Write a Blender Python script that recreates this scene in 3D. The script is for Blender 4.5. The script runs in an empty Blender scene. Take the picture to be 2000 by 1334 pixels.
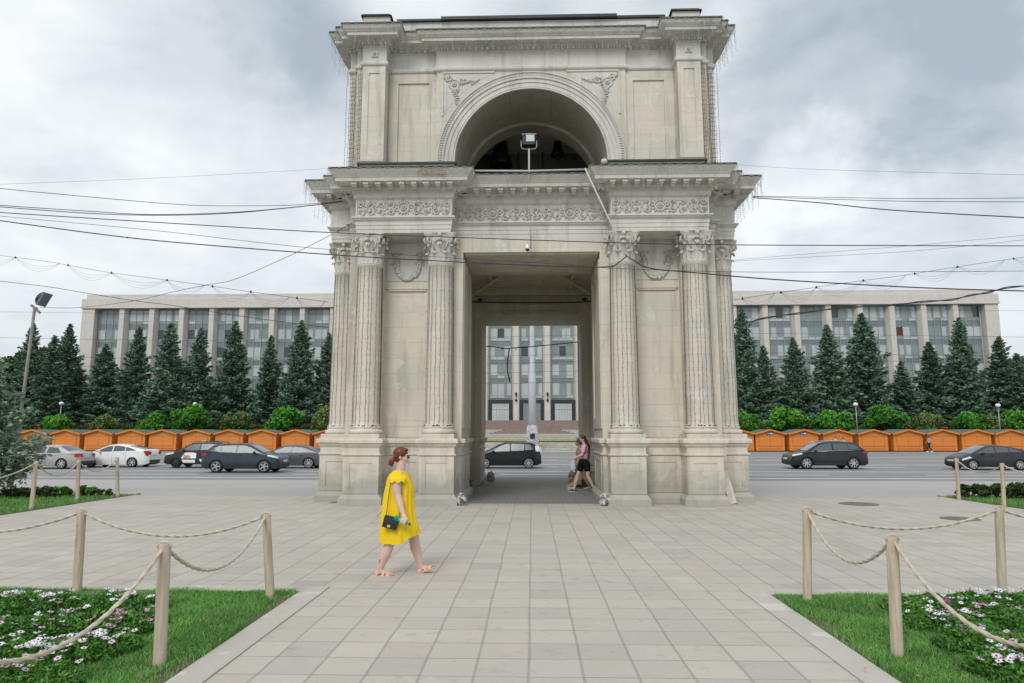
import bpy, math, random
import numpy as np
from mathutils import Vector, Matrix
PI = math.pi
scene = bpy.context.scene
col = scene.collection
# ---------------------------------------------------------------- camera maths
F_PX = 2000 * 24 / 36.0
TH = math.atan(181 / F_PX)
PS = math.atan(39 / F_PX * math.cos(TH))
CH = 1.75
_ct, _st, _cp, _sp = math.cos(TH), math.sin(TH), math.cos(PS), math.sin(PS)
FW = Vector((-_sp * _ct, _cp * _ct, _st)); RT = Vector((_cp, _sp, 0)); UPV = Vector((_sp * _st, -_cp * _st, _ct))
def _ray(px, py):
    return FW + RT * ((px - 1000) / F_PX) + UPV * ((667 - py) / F_PX)
def at(px, py, Y):                       # measured point of the photograph at a known depth
    r = _ray(px, py); t = Y / r.y
    return Vector((r.x * t, Y, CH + r.z * t))
def gnd(px, py, z=0.0):
    r = _ray(px, py); t = (z - CH) / r.z
    return Vector((r.x * t, r.y * t, z))
cam = bpy.data.cameras.new('camera'); cam.lens = 24; cam.sensor_width = 36; cam.clip_end = 2000; cam.clip_start = 0.05
camo = bpy.data.objects.new('camera', cam); col.objects.link(camo)
camo.location = (0, 0, CH)
camo.rotation_euler = Matrix((RT, UPV, -FW)).transposed().to_euler()
scene.camera = camo
scene.view_settings.view_transform = 'Standard'; scene.view_settings.look = 'None'
scene.view_settings.gamma = 1; scene.view_settings.exposure = 0.36
scene.cycles.max_bounces = 6; scene.cycles.diffuse_bounces = 6
# ---------------------------------------------------------------- object helpers
def tag(o, label=None, cat=None, group=None, kind=None):
    if label: o['label'] = label
    if cat: o['category'] = cat
    if group: o['group'] = group
    if kind: o['kind'] = kind
    return o
def empty(name, loc=(0, 0, 0), rz=0, label=None, cat=None, group=None):
    o = bpy.data.objects.new(name, None); col.objects.link(o)
    o.location = loc; o.rotation_euler = (0, 0, rz); o.empty_display_size = .1
    return tag(o, label, cat, group)
def copy_tree(o, parent=None):
    c = o.copy(); col.objects.link(c); c.parent = parent
    for ch in KIDS.get(o.name, []): copy_tree(ch, c)
    return c
KIDS = {}
class MB:
    def __init__(s): s.v = []; s.f = []; s.m = []; s.sm = []
    def add(s, vs, fs, m=0, smooth=False):
        n = len(s.v); s.v += [tuple(p) for p in vs]
        for f in fs: s.f.append(tuple(i + n for i in f)); s.m.append(m); s.sm.append(smooth)
        return s
    def box(s, x0, x1, y0, y1, z0, z1, m=0):
        return s.add([(x0,y0,z0),(x1,y0,z0),(x1,y1,z0),(x0,y1,z0),(x0,y0,z1),(x1,y0,z1),(x1,y1,z1),(x0,y1,z1)],
                     [(0,3,2,1),(4,5,6,7),(0,1,5,4),(1,2,6,5),(2,3,7,6),(3,0,4,7)], m)
    def beam(s, a, b, w, h, m=0):        # box between two points
        a = Vector(a); b = Vector(b); d = (b - a).normalized()
        u = d.cross(Vector((0,0,1)));
        if u.length < 1e-3: u = Vector((1,0,0))
        u.normalize(); v = u.cross(d)
        vs = [p + u * (i * w / 2) + v * (j * h / 2) for p in (a, b) for i, j in ((-1,-1),(1,-1),(1,1),(-1,1))]
        return s.add(vs, [(0,1,2,3),(7,6,5,4),(0,4,5,1),(1,5,6,2),(2,6,7,3),(3,7,4,0)], m)
    def tube(s, pts, r, n=6, m=0, smooth=True, cap=True):
        pts = [Vector(p) for p in pts]; k = len(pts)
        rs = r if isinstance(r, (list, tuple)) else [r] * k
        vs = []; ref = None
        for i, p in enumerate(pts):
            d = (pts[min(i+1,k-1)] - pts[max(i-1,0)])
            d = d.normalized() if d.length > 1e-9 else Vector((0,0,1))
            if ref is None: ref = Vector((0,0,1)) if abs(d.z) < .9 else Vector((1,0,0))
            u = d.cross(ref).normalized(); w = d.cross(u); ref = u.cross(d)
            for j in range(n):
                a = 2 * PI * j / n; vs.append(p + (u * math.cos(a) + w * math.sin(a)) * rs[i])
        fs = [(i*n+j, i*n+(j+1)%n, (i+1)*n+(j+1)%n, (i+1)*n+j) for i in range(k-1) for j in range(n)]
        if cap: fs += [tuple(range(n))[::-1], tuple((k-1)*n + j for j in range(n))]
        return s.add(vs, fs, m, smooth)
    def lathe(s, c, prof, n=24, m=0, smooth=True, mat=None, sx=1, sy=1):
        c = Vector(c); vs = []
        for r, z in prof:
            for j in range(n):
                a = 2 * PI * j / n; p = Vector((r * math.cos(a) * sx, r * math.sin(a) * sy, z))
                if mat is not None: p = mat @ p
                vs.append(c + p)
        k = len(prof)
        fs = [(i*n+j, i*n+(j+1)%n, (i+1)*n+(j+1)%n, (i+1)*n+j) for i in range(k-1) for j in range(n)]
        fs += [tuple(range(n))[::-1], tuple((k-1)*n + j for j in range(n))]
        return s.add(vs, fs, m, smooth)
    def ball(s, c, rx, ry=None, rz=None, n=12, k=8, m=0, mat=None, jit=0, rnd=None):
        ry = ry or rx; rz = rz or rx; c = Vector(c); vs = []
        for i in range(k + 1):
            t = PI * i / k
            for j in range(n):
                a = 2 * PI * j / n
                q = 1 + (rnd.uniform(-jit, jit) if jit else 0)
                p = Vector((rx * math.sin(t) * math.cos(a) * q, ry * math.sin(t) * math.sin(a) * q, -rz * math.cos(t) * q))
                if mat is not None: p = mat @ p
                vs.append(c + p)
        fs = [(i*n+j, i*n+(j+1)%n, (i+1)*n+(j+1)%n, (i+1)*n+j) for i in range(k) for j in range(n)]
        return s.add(vs, fs, m, True)
    def grid(s, rows, m=0, smooth=True, close=False):
        n = len(rows[0]); k = len(rows); vs = [p for r in rows for p in r]
        fs = [(i*n+j, i*n+(j+1)%n, (i+1)*n+(j+1)%n, (i+1)*n+j) for i in range(k-1) for j in range(n if close else n-1)]
        return s.add(vs, fs, m, smooth)
    def sweep(s, poly, prof, m=0, cap0=True, cap1=True, smooth=False):
        rows = [[(x, y, z) for x, y in offset(poly, d)] for d, z in prof]
        s.grid(rows, m, smooth, close=True)
        if cap0: s.add(rows[0], [tuple(range(len(poly)))[::-1]], m)
        if cap1: s.add(rows[-1], [tuple(range(len(poly)))], m)
        return s
    def prism(s, poly, z0, z1, m=0): return s.sweep(poly, [(0, z0), (0, z1)], m)
    def sub(s, other, M=None, m=None):
        vs = other.v if M is None else [M @ Vector(p) for p in other.v]
        n = len(s.v); s.v += [tuple(p) for p in vs]
        for f, mm, ss in zip(other.f, other.m, other.sm):
            s.f.append(tuple(i + n for i in f)); s.m.append(mm if m is None else m); s.sm.append(ss)
        return s
    def build(s, name, mats, parent=None, origin=None):
        me = bpy.data.meshes.new(name)
        vs = s.v
        if origin is not None:
            O = Vector(origin); vs = [(p[0]-O.x, p[1]-O.y, p[2]-O.z) for p in vs]
        me.from_pydata(vs, [], s.f)
        if not isinstance(mats, (list, tuple)): mats = [mats]
        for mt in mats: me.materials.append(mt)
        me.polygons.foreach_set('material_index', s.m); me.polygons.foreach_set('use_smooth', s.sm)
        me.validate(); me.update()
        o = bpy.data.objects.new(name, me); col.objects.link(o)
        if origin is not None: o.location = origin
        if parent is not None:
            o.parent = parent; KIDS.setdefault(parent.name, []).append(o)
        return o
def area(poly): return sum(poly[i][0]*poly[(i+1)%len(poly)][1] - poly[(i+1)%len(poly)][0]*poly[i][1] for i in range(len(poly))) / 2
def ccw(poly): return list(poly) if area(poly) > 0 else list(poly)[::-1]
def offset(poly, d):
    if d == 0: return list(poly)
    n = len(poly); out = []
    for i in range(n):
        a = Vector(poly[i-1]).to_2d(); b = Vector(poly[i]).to_2d(); c = Vector(poly[(i+1)%n]).to_2d()
        e1 = (b-a).normalized(); e2 = (c-b).normalized()
        n1 = Vector((e1.y, -e1.x)); n2 = Vector((e2.y, -e2.x))
        q = n1 + n2; q = q / max(q.length_squared, 1e-6) * 2
        p = b + q * d * (1 if True else 0)
        out.append((p.x, p.y))
    return out
def npmesh(name, v, f, mat, parent=None, nper=4, smooth=False, cols=None):
    v = np.asarray(v, dtype=np.float32); f = np.asarray(f, dtype=np.int32)
    me = bpy.data.meshes.new(name)
    me.vertices.add(len(v)); me.vertices.foreach_set('co', v.ravel())
    me.loops.add(f.size); me.loops.foreach_set('vertex_index', f.ravel())
    me.polygons.add(len(f)); me.polygons.foreach_set('loop_start', np.arange(0, f.size, nper, dtype=np.int32))
    me.update(calc_edges=True)
    if cols is not None:
        a = me.attributes.new('tone', 'FLOAT', 'POINT'); a.data.foreach_set('value', np.asarray(cols, dtype=np.float32))
    me.materials.append(mat)
    if smooth: me.polygons.foreach_set('use_smooth', [True]*len(f))
    o = bpy.data.objects.new(name, me); col.objects.link(o)
    if parent is not None:
        o.parent = parent; KIDS.setdefault(parent.name, []).append(o)
    return o
# ---------------------------------------------------------------- materials
class NT:
    def __init__(s, mat):
        mat.use_nodes = True; s.t = mat.node_tree; s.t.nodes.clear()
        s.out = s.n('ShaderNodeOutputMaterial'); s.b = s.n('ShaderNodeBsdfPrincipled')
        s.t.links.new(s.b.outputs[0], s.out.inputs[0])
    def n(s, ty, **kw):
        o = s.t.nodes.new(ty)
        for k, v in kw.items():
            if k.startswith('i_'): 
                key = k[2:]; key = int(key) if key.isdigit() else key
                o.inputs[key].default_value = v
            else: setattr(o, k, v)
        return o
    def l(s, a, b): s.t.links.new(a, b); return s
    def math(s, op, a, b=None, c=None):
        o = s.n('ShaderNodeMath', operation=op)
        for i, q in enumerate((a, b, c)):
            if q is None: continue
            if isinstance(q, (int, float)): o.inputs[i].default_value = q
            else: s.l(q, o.inputs[i])
        return o.outputs[0]
    def mix(s, fac, a, b, mode='MIX'):
        o = s.n('ShaderNodeMix', data_type='RGBA', blend_type=mode)
        for i, q in ((0, fac), (6, a), (7, b)):
            if isinstance(q, (int, float)): o.inputs[i].default_value = q
            elif isinstance(q, tuple): o.inputs[i].default_value = (*q, 1)
            else: s.l(q, o.inputs[i])
        return o.outputs[2]
    def noise(s, vec, scale, detail=4, rough=.55, dist=0):
        o = s.n('ShaderNodeTexNoise'); o.inputs['Scale'].default_value = scale
        o.inputs['Detail'].default_value = detail; o.inputs['Roughness'].default_value = rough
        o.inputs['Distortion'].default_value = dist
        if vec is not None: s.l(vec, o.inputs['Vector'])
        return o.outputs['Fac']
    def ramp(s, fac, p0, p1, lo=0., hi=1.):
        o = s.n('ShaderNodeMapRange'); o.inputs[1].default_value = p0; o.inputs[2].default_value = p1
        o.inputs[3].default_value = lo; o.inputs[4].default_value = hi; s.l(fac, o.inputs[0]); return o.outputs[0]
    def pos(s): return s.n('ShaderNodeNewGeometry').outputs['Position']
    def obj(s): return s.n('ShaderNodeTexCoord').outputs['Object']
    def scl(s, vec, x, y, z):
        o = s.n('ShaderNodeMapping'); o.inputs['Scale'].default_value = (x, y, z); s.l(vec, o.inputs[0]); return o.outputs[0]
    def bump(s, h, strength=.3, dist=.01):
        o = s.n('ShaderNodeBump'); o.inputs['Strength'].default_value = strength; o.inputs['Distance'].default_value = dist
        s.l(h, o.inputs['Height']); s.l(o.outputs[0], s.b.inputs['Normal'])
    def col(s, c):
        if isinstance(c, tuple): s.b.inputs['Base Color'].default_value = (*c, 1)
        else: s.l(c, s.b.inputs['Base Color'])
    def set(s, **k):
        for a, v in k.items(): s.b.inputs[a.replace('_', ' ')].default_value = v
def simple(name, c, rough=.6, var=.12, scale=8., metal=0., bump=0, spec=.5, coat=0):
    m = bpy.data.materials.new(name); t = NT(m)
    f = t.noise(t.obj(), scale, 5)
    k = t.ramp(f, .25, .75, 1 - var, 1 + var)
    o = t.n('ShaderNodeVectorMath', operation='SCALE'); o.inputs[0].default_value = c; t.l(k, o.inputs['Scale'])
    t.col(o.outputs[0]); t.set(Roughness=rough, Metallic=metal); t.b.inputs['Specular IOR Level'].default_value = spec
    if coat: t.b.inputs['Coat Weight'].default_value = coat; t.b.inputs['Coat Roughness'].default_value = .04
    if bump: t.bump(f, bump)
    return m
def stone_mat(name, base, warm, bw=1.05, bh=.42, block=1., stain=.35, damp=.5, cool=(.47, .475, .44)):
    m = bpy.data.materials.new(name); t = NT(m); p = t.pos()
    sep = t.n('ShaderNodeSeparateXYZ'); t.l(p, sep.inputs[0])
    h = t.math('ADD', sep.outputs[0], sep.outputs[1])          # runs along walls of either direction
    cmb = t.n('ShaderNodeCombineXYZ'); t.l(h, cmb.inputs[0]); t.l(sep.outputs[2], cmb.inputs[1])
    br = t.n('ShaderNodeTexBrick'); t.l(cmb.outputs[0], br.inputs['Vector'])
    br.inputs['Scale'].default_value = 1; br.inputs['Brick Width'].default_value = bw; br.inputs['Row Height'].default_value = bh
    br.inputs['Mortar Size'].default_value = .004; br.inputs['Mortar Smooth'].default_value = .5; br.offset = .43; br.squash = 1.35; br.squash_frequency = 3
    br.inputs['Color1'].default_value = (0, 0, 0, 1); br.inputs['Color2'].default_value = (1, 1, 1, 1); br.inputs['Mortar'].default_value = (.5, .5, .5, 1)
    n1 = t.noise(p, .9, 5, .6, .4); n2 = t.noise(p, 9, 6, .65)
    n3 = t.noise(t.scl(p, 3.2, 3.2, .35), 1.0, 6, .65, .4)      # rain streaks
    f = t.math('ADD', t.math('MULTIPLY', br.outputs['Color'], .50 * block), t.math('MULTIPLY', n1, .8))
    c = t.mix(t.ramp(f, .25, 1.05), base, warm)
    n6 = t.noise(p, .55, 4, .55, .6); c = t.mix(t.math('MULTIPLY', t.ramp(n6, .48, .64), .45), c, cool)
    c = t.mix(t.math('MULTIPLY', t.ramp(n3, .50, .74), stain), c, (.25, .24, .205))
    n4 = t.noise(p, 2.0, 5, .6, .25)                            # pale repairs
    c = t.mix(t.math('MULTIPLY', t.ramp(n4, .58, .63), .42), c, (.68, .665, .62))
    n7 = t.noise(p, 5.5, 4, .6, .8); c = t.mix(t.math('MULTIPLY', t.ramp(n7, .63, .70), .35 * block), c, (.40, .36, .30))
    c = t.mix(t.math('MULTIPLY', t.ramp(n2, .62, .8), .25), c, (.3, .28, .25))
    n8 = t.noise(p, 26, 2, .5); c = t.mix(t.math('MULTIPLY', t.ramp(n8, .76, .80), .6), c, (.12, .11, .09))
    mor = t.math('MULTIPLY', br.outputs['Fac'], t.ramp(t.noise(p, 1.3, 3), .35, .6, .25, .85))
    c = t.mix(t.math('MULTIPLY', mor, block), c, (.33, .31, .27))
    if damp:
        zz = t.math('ADD', sep.outputs[2], t.math('MULTIPLY', t.noise(p, 1.3, 5, .65, .5), -1.7))
        c = t.mix(t.math('MULTIPLY', t.ramp(zz, .15, -.40), damp), c, (.25, .245, .22))
    t.col(c); t.set(Roughness=.9); t.b.inputs['Specular IOR Level'].default_value = .2
    hgt = t.math('SUBTRACT', t.math('MULTIPLY', n2, .6), t.math('MULTIPLY', br.outputs['Fac'], .7 * block))
    t.bump(hgt, .35, .012)
    return m
M = {}
M['stone'] = stone_mat('limestone_blocks', (.58, .545, .47), (.63, .575, .49), stain=.6, damp=.6)
M['trim'] = stone_mat('painted_stone', (.59, .58, .535), (.61, .595, .545), block=.12, stain=.6)
M['relief'] = stone_mat('relief_stone', (.55, .54, .49), (.57, .555, .50), block=0, stain=.5)
M['inner'] = stone_mat('inner_stone', (.52, .475, .37), (.56, .505, .39), stain=.5, cool=(.46, .44, .36))
M['dark_metal'] = simple('oxidised_flashing', (.022, .032, .029), .5, .3, 3, .3)
M['black'] = simple('black_metal', (.012, .012, .012), .5, .2)
M['wire'] = simple('wire_dark', (.03, .03, .033), .6, .1)
M['cable_brown'] = simple('light_cable', (.045, .035, .028), .6, .2, 20)
M['cable_pale'] = simple('light_cable_pale', (.42, .42, .40), .5, .3, 40)
M['bulb'] = simple('bulb_glass', (.85, .85, .82), .2, .02)
M['grey_metal'] = simple('grey_metal', (.35, .36, .36), .45, .1, 6, .4)
M['white_paint'] = simple('white_paint', (.78, .78, .76), .45, .04)
M['rubber'] = simple('rubber', (.018, .018, .018), .85, .2)
M['chrome'] = simple('alloy', (.55, .56, .57), .3, .05, 10, .9)
M['iron'] = simple('cast_iron', (.19, .17, .14), .7, .3, 30, .3)
M['bronze'] = simple('old_bronze', (.02, .022, .018), .5, .3, 6, .5)
# ---------------------------------------------------------------- sky, light
world = bpy.data.worlds.new('World'); scene.world = world; world.use_nodes = True
wt = world.node_tree; wt.nodes.clear()
class WN(NT):
    def __init__(s, tree): s.t = tree
w = WN(wt)
wo = w.n('ShaderNodeOutputWorld'); bg = w.n('ShaderNodeBackground'); w.l(bg.outputs[0], wo.inputs[0])
SUN_EL, SUN_ROT = math.radians(42), math.radians(200)
sky = w.n('ShaderNodeTexSky', sky_type='NISHITA', sun_disc=False, sun_elevation=SUN_EL, sun_rotation=SUN_ROT)
tc = w.n('ShaderNodeTexCoord').outputs['Generated']
sp_ = w.n('ShaderNodeSeparateXYZ'); w.l(tc, sp_.inputs[0])
zd = w.math('ADD', w.math('MAXIMUM', sp_.outputs[2], 0.0), .22)
cv = w.n('ShaderNodeCombineXYZ'); w.l(w.math('DIVIDE', sp_.outputs[0], zd), cv.inputs[0]); w.l(w.math('DIVIDE', sp_.outputs[1], zd), cv.inputs[1])
cv.inputs[2].default_value = 3.7
big = w.noise(cv.outputs[0], 1.35, 7, .5, .25)
sml = w.noise(cv.outputs[0], 3.6, 8, .55, .15)
nz = w.n('ShaderNodeTexNoise'); nz.inputs['Scale'].default_value = 3.2; nz.inputs['Detail'].default_value = 7; nz.inputs['Roughness'].default_value = .58; w.l(tc, nz.inputs['Vector'])
wsub = w.n('ShaderNodeVectorMath', operation='SUBTRACT'); w.l(nz.outputs['Color'], wsub.inputs[0]); wsub.inputs[1].default_value = (.5, .5, .5)
wscl = w.n('ShaderNodeVectorMath', operation='SCALE'); w.l(wsub.outputs[0], wscl.inputs[0]); wscl.inputs['Scale'].default_value = .55
wadd = w.n('ShaderNodeVectorMath', operation='ADD'); w.l(tc, wadd.inputs[0]); w.l(wscl.outputs[0], wadd.inputs[1])
wnrm = w.n('ShaderNodeVectorMath', operation='NORMALIZE'); w.l(wadd.outputs[0], wnrm.inputs[0])
def blob(az, el, r0, r1, amp):            # cloud bank around a compass bearing / elevation (degrees); amp > 0 darker, < 0 brighter
    a, e_ = math.radians(az), math.radians(el); v = (math.sin(a)*math.cos(e_), math.cos(a)*math.cos(e_), math.sin(e_))
    d = w.n('ShaderNodeVectorMath', operation='DOT_PRODUCT'); w.l(wnrm.outputs[0], d.inputs[0]); d.inputs[1].default_value = v
    return w.math('MULTIPLY', w.ramp(d.outputs['Value'], math.cos(math.radians(r1)), math.cos(math.radians(r0))), amp)
dk = w.ramp(w.math('ADD', w.math('MULTIPLY', big, .55), w.math('MULTIPLY', sml, .45)), .40, .64)
tot = w.math('ADD', w.math('MULTIPLY', dk, .62), .05)
for bl_ in ((27, 29, 1, 12, .30), (36, 26, 1, 12, .24), (44, 32, 2, 14, .14), (31, 24, 1, 6, .16), (19, 31, 1, 8, .14), (-24, 38, 2, 9, .24), (-20, 33, 1, 7, .22), (-15, 28, 1, 8, .16), (23, 20.5, 2, 7, -.42), (12, 40, 2, 10, -.25), (-42, 36, 5, 22, -.16), (-12, 46, 4, 14, -.12), (-33, 24, 1, 7, .06), (-40, 22, 2, 16, -.12), (-25, 21, 1, 9, -.12), (35, 38, 2, 9, -.15), (40, 19, 1, 7, .12),
            (-10, 14, 2, 22, .12), (30, 13, 2, 20, .12)):
    tot = w.math('ADD', tot, blob(*bl_))
shade = w.math('MINIMUM', w.math('MAXIMUM', tot, 0.0), 1.0)
cloud = w.mix(shade, (6.0, 6.2, 6.3), (2.75, 3.18, 3.6))
hz = w.ramp(sp_.outputs[2], .30, .05)
cloud = w.mix(w.math('MULTIPLY', hz, .5), cloud, (4.6, 4.92, 5.2))
colr = w.mix(.94, sky.outputs[0], cloud)
w.l(colr, bg.inputs[0]); bg.inputs[1].default_value = .128
sun = bpy.data.lights.new('sun', 'SUN'); sun.energy = 1.35; sun.angle = math.radians(25); sun.color = (1, .97, .92)
suno = bpy.data.objects.new('sun', sun); col.objects.link(suno)
sd = Vector((math.sin(SUN_ROT) * math.cos(SUN_EL), math.cos(SUN_ROT) * math.cos(SUN_EL), math.sin(SUN_EL)))
suno.rotation_euler = sd.to_track_quat('Z', 'Y').to_euler()
# ---------------------------------------------------------------- ground
def mat_paving():
    m = bpy.data.materials.new('paving_slabs'); t = NT(m); p = t.pos()
    s = t.n('ShaderNodeSeparateXYZ'); t.l(p, s.inputs[0])
    wob = t.math('MULTIPLY', t.math('SUBTRACT', t.noise(p, .9, 2), .5), .03)
    u = t.math('DIVIDE', t.math('ADD', t.math('ADD', s.outputs[0], wob), 40.03), .4)
    v = t.math('DIVIDE', t.math('ADD', s.outputs[1], t.math('ADD', wob, 39.95 - 5.2 + .0)), .4)
    cu, cvv = t.math('FLOOR', u), t.math('FLOOR', v)
    fu, fv = t.math('FRACT', u), t.math('FRACT', v)
    du = t.math('MINIMUM', fu, t.math('SUBTRACT', 1, fu)); dv = t.math('MINIMUM', fv, t.math('SUBTRACT', 1, fv))
    cc = t.n('ShaderNodeCombineXYZ'); t.l(cu, cc.inputs[0]); t.l(cvv, cc.inputs[1])
    wn = t.n('ShaderNodeTexWhiteNoise', noise_dimensions='3D'); t.l(cc.outputs[0], wn.inputs[0])
    rs = t.n('ShaderNodeSeparateXYZ'); t.l(wn.outputs['Color'], rs.inputs[0])
    r1, r2, r3 = rs.outputs[0], rs.outputs[1], rs.outputs[2]
    c = t.mix(r1, (.455, .42, .367), (.50, .462, .405))
    c = t.mix(t.math('MULTIPLY', t.ramp(r2, .80, .97), .32), c, (.47, .41, .335))
    c = t.mix(t.math('MULTIPLY', t.ramp(r3, .70, 1.0), .5), c, (.35, .345, .33))
    # a stain shape of its own in each slab
    off = t.n('ShaderNodeVectorMath', operation='MULTIPLY_ADD'); t.l(wn.outputs['Color'], off.inputs[0]); off.inputs[1].default_value = (9, 9, 9); t.l(p, off.inputs[2])
    n1 = t.noise(off.outputs[0], 4.5, 4, .6, .6)
    c = t.mix(t.math('MULTIPLY', t.ramp(n1, .58, .68), .42), c, (.32, .285, .245))
    n1b = t.noise(off.outputs[0], 3.1, 3, .5, .8)
    c = t.mix(t.math('MULTIPLY', t.ramp(n1b, .58, .70), .35), c, (.49, .475, .44))
    n2 = t.noise(p, .35, 4, .6); c = t.mix(t.math('MULTIPLY', t.ramp(n2, .40, .65), .26), c, (.33, .32, .295))
    n3 = t.noise(p, 60, 3, .6); c = t.mix(t.math('MULTIPLY', t.ramp(n3, .52, .75), .25), c, (.2, .2, .18))
    n5 = t.noise(p, 17, 2, .5); c = t.mix(t.math('MULTIPLY', t.ramp(n5, .79, .81), .7), c, (.10, .09, .08))
    ju = t.ramp(du, .028, .016); jv = t.ramp(dv, .020, .010)
    vary = t.ramp(t.noise(p, 2.2, 3), .3, .65, .35, 1)
    j = t.math('MAXIMUM', t.math('MULTIPLY', ju, .50), t.math('MULTIPLY', t.math('MULTIPLY', jv, vary), 1.0))
    c = t.mix(t.math('MULTIPLY', j, .85), c, (.18, .165, .14))
    line = t.math('MULTIPLY', t.ramp(t.math('ABSOLUTE', t.math('SUBTRACT', du, .024)), .006, .002), .42)
    c = t.mix(t.math('MULTIPLY', line, vary), c, (.09, .085, .075))
    t.col(c); t.set(Roughness=.82); t.b.inputs['Specular IOR Level'].default_value = .3
    t.bump(t.math('SUBTRACT', t.math('MULTIPLY', n3, .15), j), .4, .006)
    return m
def mat_asphalt(name, a, b, marks=False):
    m = bpy.data.materials.new(name); t = NT(m); p = t.pos()
    n1 = t.noise(p, .25, 5, .6); n2 = t.noise(t.scl(p, .05, 1, 1), 1.2, 4, .6); n3 = t.noise(p, 90, 2)
    c = t.mix(t.ramp(t.math('ADD', t.math('MULTIPLY', n1, .5), t.math('MULTIPLY', n2, .5)), .38, .62), a, b)
    c = t.mix(t.math('MULTIPLY', t.ramp(n3, .5, .8), .2), c, (.45, .45, .44))
    t.col(c); t.set(Roughness=.85); t.bump(n3, .2, .004)
    return m
def grid_sheet(name, x0, x1, ys, zs, mat, thick=0.0, xs=None):
    b = MB(); xs = xs or [x0, x1]
    b.grid([[(x, y, z) for x in xs] for y, z in zip(ys, zs)], 0, False)
    return tag(b.build(name, mat), kind='structure')
ROAD_Z = -.35
M['paving'] = mat_paving()
M['asphalt'] = mat_asphalt('road_asphalt', (.20, .20, .205), (.25, .25, .25))
M['asphalt_pale'] = mat_asphalt('worn_asphalt', (.36, .35, .34), (.40, .385, .37))
M['soil'] = simple('soil', (.10, .075, .05), .95, .35, 14)
M['grass_base'] = simple('turf', (.055, .105, .03), .95, .4, 20)
# one ground sheet to the horizon
grid_sheet('ground', -900, 900, [-60, 19.9, 31.8, 76.5, 84, 1200], [-.012, -.012, -.362, -.362, -.362, -.38], mat_asphalt('far_ground', (.17, .17, .165), (.21, .21, .2)))
bpl = MB(); bpl.grid([[(-60, -12, 0), (60, -12, 0)], [(-60, 19.9, 0), (60, 19.9, 0)]], 0, False)
tag(bpl.build('plaza_pavement', M['paving']), kind='structure')
grid_sheet('sidewalk', -400, 400, [19.9, 26, 31.9], [-.006, -.183, -.352], M['asphalt_pale'])
grid_sheet('road', -500, 500, [31.9, 76.5], [-.35, -.35], M['asphalt'])
b = MB()
for y0, y1, kind in ((33.5, 33.75, 0), (36.3, 36.5, 1), (39.3, 39.55, 0), (44.7, 44.9, 1), (48.2, 48.5, 0), (56, 56.25, 1), (64, 64.3, 0)):
    if kind == 0: b.box(-260, 260, y0, y1, -.349, -.345)
    else:
        x = -258 + y0
        while x < 258: b.box(x, x + 6, y0, y1, -.349, -.345); x += 11
lm = simple('road_paint', (.62, .62, .60), .7, .25, 2)
tag(b.build('lane_markings', lm), kind='structure')
b = MB(); b.box(-400, 400, 76.5, 76.8, -.36, -.2); tag(b.build('kerb', simple('kerb_stone', (.30, .29, .27), .85, .2, 3)), kind='structure')
grid_sheet('far_pavement', -400, 400, [76.8, 84.5], [-.205, -.205], mat_asphalt('far_pavement', (.36, .35, .33), (.41, .39, .37)))
# passage paving under the arch: darker small setts
def mat_setts():
    m = bpy.data.materials.new('passage_setts'); t = NT(m); p = t.pos()
    br = t.n('ShaderNodeTexBrick'); mp = t.n('ShaderNodeMapping'); mp.inputs['Rotation'].default_value = (0, 0, math.radians(90)); t.l(p, mp.inputs[0]); t.l(mp.outputs[0], br.inputs['Vector'])
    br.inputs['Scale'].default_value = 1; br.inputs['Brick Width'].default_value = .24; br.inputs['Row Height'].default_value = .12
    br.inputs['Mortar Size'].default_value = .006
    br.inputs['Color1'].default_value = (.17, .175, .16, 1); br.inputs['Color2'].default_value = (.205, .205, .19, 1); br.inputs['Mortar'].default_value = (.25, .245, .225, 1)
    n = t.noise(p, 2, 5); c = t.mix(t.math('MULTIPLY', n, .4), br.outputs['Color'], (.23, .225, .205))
    t.col(c); t.set(Roughness=.8); return m
b = MB(); b.grid([[(-1.9, 17.45, .004), (1.9, 17.45, .004)], [(-2.62, 19.9, .004), (2.62, 19.9, .004)], [(-2.62, 28.6, -.09), (2.62, 28.6, -.09)]], 0, False)
b.v = [(-5.2, 17.75, .004), (5.2, 17.75, .004), (5.2, 28.4, .004), (-5.2, 28.4, .004)]; b.f = [(0, 1, 2, 3)]; b.m = [0]; b.sm = [False]
tag(b.build('passage_paving', mat_setts()), kind='structure')
# flush stone borders round the two front lawns and grass beds
M['border'] = stone_mat('border_stone', (.45, .42, .375), (.49, .455, .40), bw=.9, bh=50, block=.4, stain=.2, damp=0)
b = MB()
for s in (-1, 1):
    b.box(*sorted((s*2.34, s*2.60)), 1.0, 8.12, .002, .012)
    b.box(*sorted((s*2.60, s*16)), 7.86, 8.12, .002, .0125)
tag(b.build('path_border', M['border']), kind='structure')
b = MB()
for s in (-1, 1):
    b.box(*sorted((s*2.601, s*16)), 1.0, 7.85, .0, .006, 0)
    b.add([(s*11.55, 5, .006), (s*11.55, 20.05, .006), (s*40, 19.95, .006), (s*40, 5, .006)], [(0, 1, 2, 3)], 0)
tag(b.build('lawn_soil', simple('lawn_soil', (.09, .09, .045), .95, .4, 5)), kind='structure')
b = MB()
for s in (-1, 1): b.box(*sorted((s*11.52, s*40)), 19.96, 20.2, -.02, .04)
tag(b.build('lawn_edging', M['border']), kind='structure')
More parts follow.
